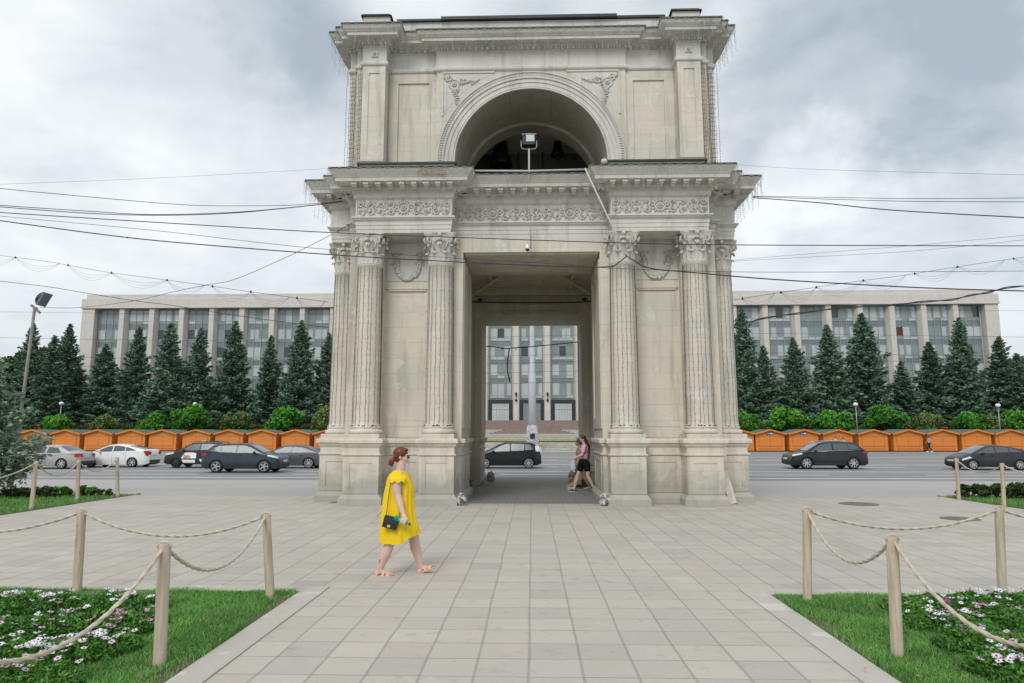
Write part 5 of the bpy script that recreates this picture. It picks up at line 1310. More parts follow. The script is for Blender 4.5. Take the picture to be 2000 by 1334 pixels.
def daisy_clump(cx, cy, R, fls, label, seed, group):
    r_ = np.random.default_rng(seed); e = empty('daisy_plant', (cx, cy, 0), 0, label, 'flower plant', group)
    n = int(3600*R/.3); a = r_.uniform(0, 2*PI, n); q = R*np.sqrt(r_.uniform(0, 1, n)); H_ = r_.uniform(.15, .19)
    x = np.cos(a)*q; y = np.sin(a)*q; z = (H_*(1 - (q/R)**2.5*.55)*(.8 + .25*np.sin(x*19+seed)*np.sin(y*23)))*r_.uniform(.15, 1, n)**.5
    up = np.zeros((n, 3)); up[:, 2] = .9; up[:, 0] = np.cos(a)*.6; up[:, 1] = np.sin(a)*.6
    tn = np.clip(z/H_*.7 + r_.uniform(-.2, .3, n), 0, 1)
    npmesh('foliage', tris(np.stack([x, y, z], 1), .036, r_, .8, up).reshape(-1, 3), np.arange(n*4).reshape(-1, 4), M['bedleaf'], e, cols=np.repeat(tn, 4))
    rr = random.Random(seed)
    for kind in fls:
        aa = rr.uniform(0, 2*PI); qq = R*math.sqrt(rr.random())*.9
        if rr.random() < .6: aa = seed*2.1 + rr.gauss(0, .55); qq = R*min(.9, abs(.5 + rr.gauss(0, .22)))
        flower_obj(kind, rr.randrange(3), e, (math.cos(aa)*qq, math.sin(aa)*qq, H_*(1.02 - (qq/R)**2.5*.5) + rr.uniform(.0, .03)), (rr.uniform(-.45, .1), rr.uniform(-.3, .3), rr.uniform(0, 6)), rr.uniform(.85, 1.1))
# clump list: pixel of the clump centre on the lawn, radius, flowers
CL = [(30, 1200, .34, 'wwwwl', 'daisy plant at the left edge below the back post'), (110, 1195, .33, 'wwwwwp', 'daisy plant left of the back left post'), (200, 1193, .33, 'wwwwm', 'daisy plant with white flowers right of the back left post'), (262, 1200, .30, 'wwwmwmw', 'daisy plant by the big left post with small white and dark buds'),
      (20, 1248, .30, 'llw', 'sparse lilac daisy plant at the left edge'), (90, 1240, .30, 'plw', 'leafy daisy plant with few pink flowers'), (165, 1235, .30, 'wwpl', 'daisy plant with mixed flowers in the middle of the left bed'), (235, 1238, .30, 'pppppllp', 'daisy plant covered in pink flowers in the left bed'), (280, 1225, .22, 'wpl', 'small daisy plant touching the big left post'),
      (30, 1290, .26, 'wwww', 'daisy plant with white flowers low at the left edge'), (95, 1300, .27, 'wwwwwwwwww', 'daisy plant with the densest white flowers in the left bed'), (160, 1290, .26, 'wwwwwwwwl', 'daisy plant with many white flowers beside the dense white one'), (215, 1275, .24, 'wlw', 'daisy plant at the right fringe of the left bed'), (30, 1345, .25, 'llpl', 'daisy plant with lilac flowers in the bottom left corner'), (95, 1345, .22, 'l', 'nearly flowerless plant at the bottom of the left bed'),
      (1775, 1196, .26, 'wwl', 'small daisy plant right behind the big right post'), (1835, 1192, .32, 'wwmm', 'daisy plant with magenta buds near the greyed post'), (1910, 1190, .33, 'wwwwwww', 'daisy plant with a knot of white flowers left of the greyed post'), (1985, 1192, .32, 'wwww', 'daisy plant right of the greyed post'),
      (1815, 1228, .28, 'wwwwwl', 'daisy plant with white flowers at the left fringe of the right bed'), (1880, 1235, .28, 'pwplww', 'daisy plant with pink and white flowers in the middle of the right bed'), (1950, 1225, .30, 'pplpl', 'daisy plant with large pink flowers under the thick rope'), (2010, 1230, .28, 'pppw', 'daisy plant with pink flowers at the right edge'),
      (1885, 1272, .24, 'wwwm', 'daisy plant with a magenta bloom low in the right bed'), (1945, 1272, .26, 'wlpm', 'daisy plant with sparse mixed blooms in the right bed'), (2005, 1285, .26, 'wwwwl', 'daisy plant with white flowers low at the right edge'), (1950, 1322, .22, 'wwl', 'daisy plant lowest on the slope edge of the right bed'), (2010, 1340, .25, 'wllww', 'daisy plant in the bottom right corner')]
for i, (px, py, R, fls, lab) in enumerate(CL):
    g_ = gnd(px, py); kk = {'w': 4, 'p': 4, 'l': 3, 'm': 2}
    fl2 = ''.join(c*kk[c] for c in fls)
    daisy_clump(g_.x, g_.y, R, fl2, lab, 100+i, 'daisy plants in the near ' + ('left' if px < 1000 else 'right') + ' bed')
# bare earth under the beds
for s, pl in ((-1, [(-3.35, 4.6), (-3.75, 6.6), (-4.15, 7.75), (-8, 7.75), (-8, 4.6)]), (1, [(3.3, 4.6), (3.5, 6.9), (3.9, 7.75), (8, 7.75), (8, 4.6)])):
    b = MB(); b.prism(ccw(pl), .004, .03); tag(b.build('bed_soil', M['soil']), kind='structure')
# fallen leaves on the right lawn
for i, (px, py) in enumerate(((1647, 1168), (1664, 1224), (1652, 1243), (1692, 1302), (1788, 1316), (1695, 1266))):
    g_ = gnd(px, py, .05); b = MB(); rr = random.Random(i)
    b.add([(0, 0, 0), (.018, .012, .008), (.035, 0, .002), (.02, -.016, .012)], [(0, 1, 2, 3)]); o = b.build('fallen_leaf', simple('dry_leaf', (.42, .22, .10), .8, .3, 60)); o.location = (g_.x, g_.y, .045); o.rotation_euler = (.2, .3, i*1.3)
    tag(o, ['pale fallen leaf in the grass just behind the corner of the right lawn', 'tan fallen leaf in the middle of the right lawn', 'orange fallen leaf low left in the right lawn', 'fallen leaf close to the path edge of the right lawn', 'brown fallen leaf right of the big right post', 'tiny fallen leaf left of the big right post'][i], 'leaf', 'dry leaves on the right lawn')
# red-white plants in the far right bed
bx2 = [make_bush('flower_shrub', .34, .40, 71, 'dark_leaf', 1300, .06, .03, 9)]; bu2 = [False]
for i, px in enumerate((1893, 1920, 1950, 1980, 2010)):
    P_ = gnd(px, 973 + i*1.0); o = put(bx2, bu2, 0, (P_.x, P_.y, 0), i*1.1, (1.2, 1.2, .95 + .08*i)); tag(o, 'low flowering shrub ' + ['first beside the right kerb post', 'second from the kerb post', 'left of the second kerb post', 'right of the second kerb post', 'at the right edge'][i] + ' on the far right lawn', 'shrub', 'low shrubs on the far right lawn')
# manhole covers
for i, (px, py, r) in enumerate(((1677, 984.5, .42), (1875, 1013.5, .33))):
    g_ = gnd(px, py); e = empty('manhole_cover', (g_.x, g_.y, 0), 0, ['round manhole cover in the paving near the arch', 'round manhole cover behind the greyed rope post'][i], 'manhole cover')
    b = MB(); b.lathe((0, 0, 0), [(r, .0), (r, .012), (r*.97, .014)], 36); b.build('cover', M['iron'], e)
    q = MB(); 
    for k in range(12): a = 2*PI*k/12; q.beam((math.cos(a)*r*.3, math.sin(a)*r*.3, .016), (math.cos(a)*r*.85, math.sin(a)*r*.85, .016), .03, .006)
    q.lathe((0, 0, 0), [(r*1.12, .001), (r*1.12, .006), (r*1.02, .008), (r*1.01, .002)], 36); q.build('cover_rim', simple('cover_rim', (.16, .15, .13), .8, .2), e)
# ---------------------------------------------------------------- things on and around the arch
def wire_pts(px, Y, n=40):
    """smooth curve through measured points, Y one depth or (near end, far end)"""
    P = [];
    for i, (x, y) in enumerate(px):
        yy = Y if not isinstance(Y, tuple) else Y[0] + (Y[1]-Y[0])*i/(len(px)-1)
        P.append(at(x, y, yy))
    out = []
    for i in range(len(P)-1):
        p0, p1, p2, p3 = P[max(i-1, 0)], P[i], P[i+1], P[min(i+2, len(P)-1)]
        for k in range(6):
            t_ = k/6; out.append(.5*((2*p1) + (p2-p0)*t_ + (2*p0-5*p1+4*p2-p3)*t_*t_ + (3*p1-p0-3*p2+p3)*t_**3))
    out.append(P[-1]); return out
def wire(px, Y, r, label, extra=None, grp='overhead wires'):
    b = MB(); pts = wire_pts(px, Y); b.tube(pts, r, 5, cap=False)
    if extra: extra(b, pts)
    o = b.build('overhead_wire', M['wire']); return tag(o, label, 'wire', grp)
wire([(-60, 360), (0, 368), (200, 387), (330, 398), (420, 402), (560, 401), (645, 395), (668, 392)], (13, 17.6), .007, 'thin sagging wire reaching the lower left cornice, uppermost dark one')
wire([(-60, 395), (0, 401), (180, 413), (300, 419), (450, 415), (560, 406), (650, 396), (668, 393)], (13, 17.6), .008, 'sagging wire just under the uppermost one at the left cornice')
wire([(-60, 398), (0, 404), (180, 417), (320, 420.5), (450, 416.5), (560, 406.5), (650, 396.5), (668, 393.5)], (13, 17.6), .009, 'lower twin of the sagging wire at the left cornice')
wire([(-60, 409), (0, 415), (300, 434), (640, 454), (900, 464), (1200, 474), (1450, 478.5), (2060, 480.5)], 15.5, .0115, 'long dark wire crossing the arch at the height of the capitals')
wire([(-60, 416), (0, 422), (300, 450), (500, 473), (640, 487), (900, 505), (1080, 515), (1200, 524), (1430, 531), (1700, 531), (2060, 529)], 15.5, .006, 'thin wire crossing the arch just above the opening')
def lump(b, pts):
    p = pts[14]; b.ball(p, .03, .02, .02, 6, 4)
wire([(-60, 423), (0, 431), (200, 458), (350, 474), (640, 497), (880, 511), (1100, 520.5), (1188, 521), (1205, 515), (1224, 500)], 15.5, .0135, 'thick wire crossing the arch opening and kinking up at its right end', lump)
wire([(1222, 498), (1236, 508), (1270, 524), (1350, 532), (1500, 545), (1700, 557), (1850, 564), (2060, 570)], 15.5, .015, 'thick wire leaving the pipe on the arch towards the right edge')
wire([(1470, 386), (1600, 396), (1750, 411), (2060, 428)], (17.4, 13), .012, 'thick wire from the right cornice sinking to the right edge')
wire([(1470, 383), (1650, 386), (1800, 388), (2060, 386)], (17.4, 13), .006, 'thin level wire from the right cornice')
wire([(1470, 384), (1650, 390), (1800, 393.5), (2060, 394.5)], (17.4, 13), .007, 'second level wire from the right cornice')
wire([(1432, 321), (1600, 331), (2060, 343)], (18, 14), .003, 'faint wire leaving the top of the right lower cornice')
wire([(-60, 364), (0, 360), (300, 348), (645, 329)], (14, 18), .003, 'faint wire rising to the top of the left lower cornice')
wire([(1432, 508), (1600, 494), (1800, 478), (2060, 454)], (24, 20), .005, 'faint wire rising to the right behind the arch')
wire([(1432, 510), (1600, 501), (1800, 489), (2060, 462)], (24, 20), .005, 'second faint rising wire behind the arch')
def thick(b, pts):
    b.tube([p + Vector((0, 0, .035*math.sin(i*.9))) for i, p in enumerate(pts)], .012, 5, cap=False)
wire([(1434, 636), (1456, 630), (1560, 611), (1700, 598), (1830, 588), (1900, 577), (1960, 564), (2060, 552)], (19, 17), .016, 'twisted double cable rising from the right columns to the edge', thick)
wire([(-60, 542), (0, 549), (100, 561), (160, 571), (260, 587), (340, 597), (480, 619), (642, 640)], (22, 18.6), .009, 'dark wire falling past the left end of the building to the left columns')
wire([(78, 600), (150, 601), (260, 588), (330, 572), (400, 557), (460, 545), (560, 502), (640, 462), (690, 434)], (24, 17.6), .008, 'wire rising from the floodlight pole to the left capital')
def swags(n, depth, k=3, start=.06, end=1.0):
    def f(b, pts):
        L = len(pts)-1
        for i in range(n):
            a = pts[int(L*(start + (end-start)*i/n))]; c = pts[int(L*(start + (end-start)*(i+.93)/n))]
            for j in range(k):
                d = depth*(1 - .24*j)
                b.tube([a.lerp(c, t_/12) + Vector((0, 0, -d*math.sin(PI*t_/12)**.9)) for t_ in range(13)], .0035, 3, cap=False)
            b.ball(a, .03, .03, .05, 5, 4)
    return f
wire([(-60, 492), (0, 499), (100, 512), (200, 530), (310, 545), (400, 557), (490, 570), (580, 582), (642, 590)], (26, 20), .007, 'wire hung with looping light garlands above the left building end', swags(8, .42), 'garland wires')
wire([(1433, 586), (1500, 575), (1580, 563), (1670, 550), (1770, 537), (1870, 521), (1980, 505), (2060, 494)], (20, 26), .007, 'wire hung with looping light garlands above the right building end', swags(7, .40), 'garland wires')
# trolley wires over the road
for i, (z, Y, lab) in enumerate(((10.0, 58, 'highest trolley wire before the spruces'), (7.1, 52, 'trolley wire level with the lower windows'), (6.2, 50, 'trolley wire a little above the bushes'), (5.1, 46, 'lowest trolley wire across the road'), (8.6, 60, 'second highest trolley wire'), (13.0, 62, 'trolley span wire level with the upper windows'))):
    b = MB(); b.tube([(x, Y, z - .25*math.sin((x+40)/80*PI*2.2)) for x in np.linspace(-75, 75, 40)], .011, 4, cap=False); tag(b.build('trolley_wire', M['wire']), lab, 'wire', 'trolley wires over the road')
b = MB()
pts = wire_pts([(930, 674), (948, 676), (970, 678), (985, 681), (1010, 679), (1040, 677), (1128, 668), (1150, 664)], 26.5)
b.tube(pts, .018, 5); pd = wire_pts([(995, 681), (992, 700), (991, 722), (996, 745)], 26.5)
b.tube(pd, .022, 5); rnd = random.Random(4)
for p in pts[6:30] + pd:
    a = Vector((rnd.uniform(-1, 1), rnd.uniform(-1, 1), rnd.uniform(-1, .3))).normalized(); b.tube([p, p + a*rnd.uniform(.04, .14)], .007, 4)
tag(b.build('tangled_light_cable', M['wire']), 'tangled dark cable with a hanging end inside the far opening of the arch', 'cable')
b = MB(); b.tube(wire_pts([(916, 588), (935, 590), (1040, 591), (1140, 590), (1158, 587)], 24.2), .022, 6); b.ball(at(938, 586, 24.2), .09, .06, .07, 8, 5); b.ball(at(1141, 585, 24.2), .09, .06, .07, 8, 5)
tag(b.build('ceiling_cable', M['wire']), 'dark cable strung along the rear lintel inside the passage', 'cable')
# diagonal pipe and LED tube
b = MB(); b.tube([at(1143, 329, 16.6), at(1150, 345, 16.5), at(1222, 497, 15.6)], .023, 10); tag(b.build('diagonal_pipe', simple('pipe_grey', (.50, .50, .47), .6, .15, 8)), 'pale pipe slanting from the right of the vault down across a capital', 'pipe')
b = MB(); b.tube([at(927, 333.5, 17.0), at(1030, 334, 17.0), at(1148, 331, 17.0)], .028, 8); tag(b.build('light_tube', simple('tube_grey', (.42, .43, .42), .5)), 'long pale lamp tube lying below the bell opening', 'lamp')
# security camera and its conduit
p = at(1030, 484, 17.75); e = empty('security_camera', p, 0, 'small white dome camera hanging above the arch opening', 'camera')
b = MB(); b.tube([(.09, .06, .02), (.09, .06, .95)], .010, 6); b.tube([(.09, .02, 0.0), (0, -.02, 0.06)], .014, 6); b.build('conduit', M['grey_metal'], e)
b = MB(); b.lathe((0, -.03, 0), [(.015, .10), (.035, .06), (.055, .03), (.06, -.02), (.058, -.04)][::-1], 16); b.build('housing', M['white_paint'], e); b = MB(); b.ball((0, -.03, -.05), .05, .05, .05, 12, 8); b.build('dome', M['black'], e)
# floodlight in the vault
c0 = at(1033, 272, 17.6); e = empty('floodlight', (c0.x, 17.6, 8.62), 0, 'square floodlight on a post in front of the bells', 'floodlight')
hz = c0.z - 8.62; b = MB(); b.beam((0, .05, 0), (0, .05, hz-.25), .045, .045)
for sx in (-1, 1): b.tube([(0, .05, hz-.27), (sx*.18, .05, hz-.25), (sx*.21, .05, hz-.18), (sx*.21, .05, hz-.02)], .014, 6)
b.build('stand', M['grey_metal'], e)
b = MB(); b.box(-.17, .17, -.02, .15, -.15+hz, .14+hz); b.ball((0, .09, hz+.12), .13, .1, .12, 12, 7); b.build('lamp_body', M['black'], e)
b = MB(); b.box(-.075, .15, -.03, -.021, -.07+hz, .115+hz); b.build('lamp_glass', simple('lamp_glass', (.50, .53, .53), .3, .1), e)
b = MB(); b.box(-.19, .20, -.035, -.02, .125+hz, .145+hz); b.ball((-.13, -.04, hz+.135), .018, .01, .018, 6, 4); b.ball((.13, -.04, hz+.135), .018, .01, .018, 6, 4); b.build('visor', M['grey_metal'], e)
# bells
def bell(px, py0, py1, wpx, Y, label):
    top = at(px, py0, Y); bot = at(px, py1, Y); r = (at(px+wpx/2, py1, Y).x - bot.x); h = top.z-bot.z
    e = empty('bell', (bot.x, Y, bot.z), 0, label, 'bell', 'bells in the vault')
    b = MB(); b.lathe((0, 0, 0), [(r*.9, 0), (r, .02), (r*.97, h*.10), (r*.80, h*.25), (r*.64, h*.45), (r*.55, h*.68), (r*.48, h*.84), (r*.3, h*.95), (.03, h)], 28); b.build('bell_body', M['bronze'], e)
    b = MB(); b.tube([(0, 0, h*.95), (0, 0, h+.35)], .04, 6); b.ball((0, 0, -.05), .07, .07, .09, 8, 6); b.build('hanger', M['bronze'], e)
bell(978, 262, 325, 47, 21.9, 'larger bell hanging left of the floodlight in the vault'); bell(1089, 268, 306, 27, 21.9, 'smaller bell hanging right of the floodlight in the vault')
e = empty('bell_support', (0, 22.1, 8.62), 0, 'dark timber frame and levers carrying the bells', 'frame')
b = MB()
for x in (-.42, .40): b.beam((x, 0, 0), (x, 0, 2.6), .07, .07)
b.beam((-1.9, 0, 1.95), (1.9, 0, 1.95), .09, .12); b.beam((-.8, -.1, .75), (0, -.1, .72), .04, .04); b.beam((.1, -.1, 1.05), (.95, -.1, .95), .04, .04); b.beam((1.25, -.2, 1.9), (1.75, -.2, 1.35), .12, .1)
b.build('beam', M['bronze'], e)
b = MB(); p = at(1180, 316, 17.3); b.ball((0, 0, 0), .09, .09, .09, 12, 8); b.box(-.05, .05, -.05, .05, -.16, -.07); o = b.build('ball_lamp', simple('globe_yellowed', (.55, .52, .42), .4)); o.location = p; tag(o, 'small yellowed ball lamp on the ledge right of the vault', 'lamp')
# light strings down the columns
rnd = random.Random(8)
def column_lights(cx, cy, r, z0, z1, angs, label, mat='cable_brown', base_loops=True):
    e = empty('string_lights', (cx, cy, 0), 0, label, 'string lights', 'light strings down the columns'); b = MB()
    def rad(z): return r(z) if callable(r) else r
    ends = []
    for a in angs:
        j = rnd.uniform(-.03, .03); pts = []
        for k in range(26):
            z = z0 + (z1-z0)*k/25; aa = a + j*math.sin(k*.7 + a*9) + .012*math.sin(k*2.1); rr = rad(z) + .012
            pts.append((math.cos(aa)*rr, math.sin(aa)*rr, z))
        b.tube(pts, .0040, 3, cap=False)
        for k in range(int((z1-z0)/.17)):
            z = z0 + .07 + k*.17 + rnd.uniform(-.03, .03); rr = rad(z) + .014; sg = 1 if k % 2 else -1
            b.beam((math.cos(a)*rr, math.sin(a)*rr, z), (math.cos(a+sg*.085)*(rr+.008), math.sin(a+sg*.085)*(rr+.008), z+.012), .005, .005)
        ends.append((a, pts[0]))
    b.build('cable', M[mat], e)
    if base_loops:
        b = MB()
        for (a0, p0), (a1, p1) in zip(ends, ends[1:]):
            if a1 - a0 > .5: continue
            b.tube([(math.cos(a0+(a1-a0)*t_)*(rad(z0)+.03), math.sin(a0+(a1-a0)*t_)*(rad(z0)+.03), z0 - rnd.uniform(.03, .09)*math.sin(t_*PI)) for t_ in (0, .25, .5, .75, 1)], .006, 4)
        for k in range(10):
            a = rnd.uniform(min(angs), max(angs)); b.ball((math.cos(a)*(rad(z0)+.03), math.sin(a)*(rad(z0)+.03), z0-rnd.uniform(0, .05)), .028, .022, .02, 5, 4)
        b.build('cable_loop', M[mat], e)
rs = lambda z: .345 - .033*max(0, (z-2.1)/4.03)**1.5
FR = [-PI + .03, -PI + .10, -PI + .25, -PI + .62, -PI + .98, -PI/2 - .22, -PI/2 + .10, -PI/2 + .42, -PI/2 + .80, -.42, -.16, -.06, 0.0, .04]
for x, y, lab in ((-4.30, 17.71, 'string lights down the outer left front column'), (-2.40, 17.71, 'string lights down the inner left front column'), (2.40, 17.71, 'string lights down the inner right front column'), (4.30, 17.71, 'string lights down the outer right front column'),
                  (-5.19, 18.65, 'string lights down the column on the left flank'), (5.19, 18.65, 'string lights down the column on the right flank')):
    column_lights(x, y, rs, 1.98, 6.2, [a + rnd.uniform(-.05, .05) for a in FR], lab)
for s, lab in ((-1, 'curtain of lights on the left corner of the attic storey'), (1, 'curtain of lights on the right corner of the attic storey')):
    e = empty('string_lights', (s*5.0, 18.1, 0), 0, lab, 'string lights'); b = MB()
    for k in range(9):
        x = s*(4.74 + .05*k) - s*5.0; y = (-.13 if k < 3 else (.1 if k > 4 else -.05)) - .02
        top = 11.95 + rnd.uniform(-.15, .1); pts = [(x + s*.02*(12-z_)/3 + .008*math.sin(z_*5+k), y, z_) for z_ in np.linspace(8.75, top, 24)]
        b.tube(pts, .005, 3, cap=False)
        for q in range(24): z_ = 8.8 + q*.13; b.beam((x, y-.005, z_), (x + (.03 if q % 2 else -.03), y-.01, z_+.015), .01, .01)
    b.tube([(s*5.30 - s*5.0, .3, z_) for z_ in np.linspace(8.7, 12.2, 20)], .004, 3)
    for q in range(40): b.beam((s*.30, .3, 8.75+q*.085), (s*.30 + rnd.choice((-.02, .02)), .29, 8.77+q*.085), .007, .007)
    b.build('cable', M['cable_brown'], e)
# icicle lights along both cornices
def icicles(poly, off, z, name, label, lmin, lmax, step=.075, ymax=20.5):
    e = empty(name, (0, 17, z), 0, label, 'icicle lights'); b = MB(); bl = MB(); pl = offset(poly, off); n = len(pl)
    k = 0
    for i in range(n):
        a = Vector(pl[i]); c = Vector(pl[(i+1) % n])
        if min(a.y, c.y) > ymax: continue
        L = (c-a).length; m = max(1, int(L/step)); prev = None; ep = []
        for j in range(m+1):
            p = a.lerp(c, j/m)
            if p.y > ymax: continue
            ep.append((p.x, p.y-17, .02*math.sin(j*1.9) - .01)); k += 1
            if j == m: continue
            big = k % 5; l = [lmin, lmin*1.5, lmax, lmin*2.2, lmax*.6][big]*rnd.uniform(.6, 1.15)
            pts = [(p.x, p.y-17, 0)]; zz = 0; x_ = p.x; y_ = p.y-17
            while zz < l: zz += .06; x_ += rnd.uniform(-.008, .008); y_ += rnd.uniform(-.008, .008); pts.append((x_, y_, -zz))
            b.tube(pts, .0034, 3, cap=False)
            for (px_, py_, pz_) in pts[1:]:
                b.beam((px_, py_, pz_), (px_ + rnd.choice((-.028, .028)), py_, pz_-.012), .007, .007)
                if rnd.random() < .35: bl.ball((px_ + .02, py_, pz_-.015), .0065, .0065, .0085, 4, 3)
        if len(ep) > 1: b.tube(ep, .006, 4, cap=False)
    b.build('cable', M['cable_pale'], e); bl.build('bulb', M['bulb'], e)
icicles(ent, .60, 8.55, 'icicle_lights', 'icicle lights dripping from the lower cornice of the arch', .10, .62)
icicles(at_p, .53, 12.99, 'icicle_lights', 'icicle lights dripping from the top cornice of the arch', .10, .60)
# corner stones, leaning slab, rubble, sheet
def rock(loc, sx, sy, sz, label, seed, mat, n=9):
    rr = random.Random(seed); b = MB(); b.ball((0, 0, sz*.5), sx, sy, sz*.62, n, 9, jit=.22, rnd=rr)
    o = b.build('guard_stone', mat); o.location = loc; o.data.polygons.foreach_set('use_smooth', [False]*len(o.data.polygons)); return tag(o, label, 'stone', 'worn guard stones at the passage corners')
mr = bpy.data.materials.new('whitewashed_stone'); t = NT(mr); n_ = t.noise(t.obj(), 9, 6, .7, .6); t.col(t.mix(t.ramp(n_, .46, .53), (.60, .59, .55), (.13, .12, .10))); t.set(Roughness=.9)
mr2 = bpy.data.materials.new('mossy_stone'); t = NT(mr2); n_ = t.noise(t.obj(), 8, 6, .7, .5); t.col(t.mix(t.ramp(n_, .42, .56), (.50, .49, .42), (.16, .17, .12))); t.set(Roughness=.9)
rock((-1.78, 17.28, 0), .14, .14, .26, 'whitewashed guard stone at the front left corner of the passage', 1, mr); rock((1.78, 17.26, 0), .13, .14, .26, 'whitewashed guard stone at the front right corner of the passage', 2, mr)
rock((-1.52, 25.6, -.0), .14, .14, .34, 'mossy guard stone at the rear left of the passage', 3, mr2); rock((1.48, 25.7, -.0), .15, .15, .34, 'mossy guard stone at the rear right, behind the walking women', 4, mr2)
b = MB(); b.box(-.095, .095, -.05, .07, 0, .84); b.v = [(x + (.03 if z > .5 and x > 0 else 0), y, z + (.0 if x < 0 else -.03)) if z > .5 else (x, y, z) for x, y, z in b.v]
o = b.build('stone_slab', simple('pale_slab', (.60, .55, .47), .9, .2, 6, bump=.4)); o.location = (5.08, 17.86, 0); o.rotation_euler = (math.radians(-10), math.radians(-13), .1); tag(o, 'narrow stone slab leaning in the corner of the right pedestal', 'stone slab')
rnd = random.Random(6)
for i, (x, y, z, s_, lab) in enumerate(((-1.93, 23.9, .09, .17, 'broken stone block by the left inner pier'), (-1.62, 24.1, .07, .12, 'smaller broken stone beside the left inner pier'), (-2.2, 24.15, .22, .14, 'broken stone lying against the left inner wall'))):
    b = MB(); b.box(-s_, s_, -s_*.7, s_*.7, -s_*.5, s_*.5); b.v = [(a+rnd.uniform(-.04, .04), c+rnd.uniform(-.03, .03), d+rnd.uniform(-.03, .03)) for a, c, d in b.v]
    o = b.build('broken_stone', M['inner']); o.location = (x, y, z); o.rotation_euler = (.1, .35*(i-1), .5*i); tag(o, lab, 'stone')
b = MB(); rows = []
for i in range(15):
    u_ = i/14; rows.append([(1.83 - .02 - .72*(v_**1.3)*(1-.2*u_) - .03*math.sin(u_*19+v_*7), 22.9 + u_*1.6, max(.012, .95*(1-v_)**1.6*(.6+.4*math.sin(u_*PI)) + .05*math.sin(v_*17+u_*11)*(1-v_))) for v_ in [j/16 for j in range(17)]])
b.grid(rows, 0, False)
o = b.build('crumpled_sheet', simple('beige_sheet', (.40, .33, .22), .8, .3, 4)); tag(o, 'crumpled beige sheet slumped against the right inner pier behind the women', 'sheet')
# ---------------------------------------------------------------- people
def skin_mat(name, c):
    m = bpy.data.materials.new(name); t = NT(m); n = t.noise(t.obj(), 9, 4); t.col(t.mix(t.ramp(n, .3, .7), tuple(q*.93 for q in c), c)); t.set(Roughness=.5)
    t.b.inputs['Subsurface Weight'].default_value = .15; t.b.inputs['Subsurface Radius'].default_value = (.012, .004, .002); t.b.inputs['Subsurface Scale'].default_value = 1
    return m
M['skin'] = skin_mat('skin', (.63, .43, .355)); M['skin2'] = skin_mat('skin_tanned', (.42, .26, .18))
def cap(b, a, c, ra, rc, n=14, flat=1.0):           # tapered limb with round ends
    a = Vector(a); c = Vector(c); d = c - a; L = d.length; d = d.normalized()
    ref = Vector((0, 1, 0)) if abs(d.y) < .9 else Vector((1, 0, 0)); u = d.cross(ref).normalized(); w_ = d.cross(u); rows = []
    ts = [(-.98, .18), (-.8, .6), (-.45, .89), (0, 1)] ; 
    for q, s_ in ts: rows.append((a + d*(q*ra), ra*s_))
    for k in range(1, 6): rows.append((a + d*(L*k/6), ra + (rc-ra)*k/6))
    for q, s_ in reversed(ts): rows.append((c - d*(q*rc), rc*s_))
    vs = [[p + (u*math.cos(2*PI*j/n)*flat + w_*math.sin(2*PI*j/n))*r for j in range(n)] for p, r in rows]
    b.grid(vs, 0, True, True); b.add(vs[0], [tuple(range(n))[::-1]], 0, True); b.add(vs[-1], [tuple(range(n))], 0, True)
def limb(b, pts, rs, n=14):
    for i in range(len(pts)-1): cap(b, pts[i], pts[i+1], rs[i], rs[i+1], n)
def fuse(b, name, mat, parent, vox, smooth=6):      # one continuous surface from overlapping volumes
    me = bpy.data.meshes.new('tmp'); me.from_pydata([tuple(v) for v in b.v], [], b.f); o = bpy.data.objects.new('tmp', me); col.objects.link(o)
    r = o.modifiers.new('r', 'REMESH'); r.mode = 'VOXEL'; r.voxel_size = vox; r.use_smooth_shade = True
    s_ = o.modifiers.new('s', 'SMOOTH'); s_.iterations = smooth; s_.factor = .5
    dg = bpy.context.evaluated_depsgraph_get(); ev = o.evaluated_get(dg); m2 = bpy.data.meshes.new_from_object(ev, depsgraph=dg); bpy.data.objects.remove(o)
    m2.materials.clear(); m2.materials.append(mat); m2.name = name; m2.polygons.foreach_set('use_smooth', [True]*len(m2.polygons))
    oo = bpy.data.objects.new(name, m2); col.objects.link(oo)
    if parent is not None: oo.parent = parent; oo.location = -parent.location; KIDS.setdefault(parent.name, []).append(oo)
    return oo
def head(b, c, f, s, up=Vector((0, 0, 1))):          # c: middle of the head, f: facing direction, s: size 1 = 0.22 m
    f = Vector(f).normalized(); sd = f.cross(up).normalized(); R = Matrix((f, -sd, up)).transposed()
    def E(x, y, z, rx, ry, rz, n=14): b.ball(c + (f*x + sd*y + up*z)*s, rx*s, ry*s, rz*s, n, 9, mat=R)
    E(-.012, 0, .025, .092, .074, .085, 20); E(.030, 0, -.035, .056, .054, .062); E(.052, 0, -.082, .026, .028, .022); E(.050, 0, -.005, .042, .050, .05)
    E(.088, 0, -.018, .014, .010, .017); E(.082, 0, .004, .008, .007, .02); E(.083, 0, -.047, .009, .018, .006); E(.081, 0, -.056, .009, .016, .006)
    for q in (-1, 1): E(-.006, q*.074, -.012, .017, .008, .028); E(.062, q*.040, -.030, .025, .022, .025); E(.078, q*.030, .020, .012, .024, .008)
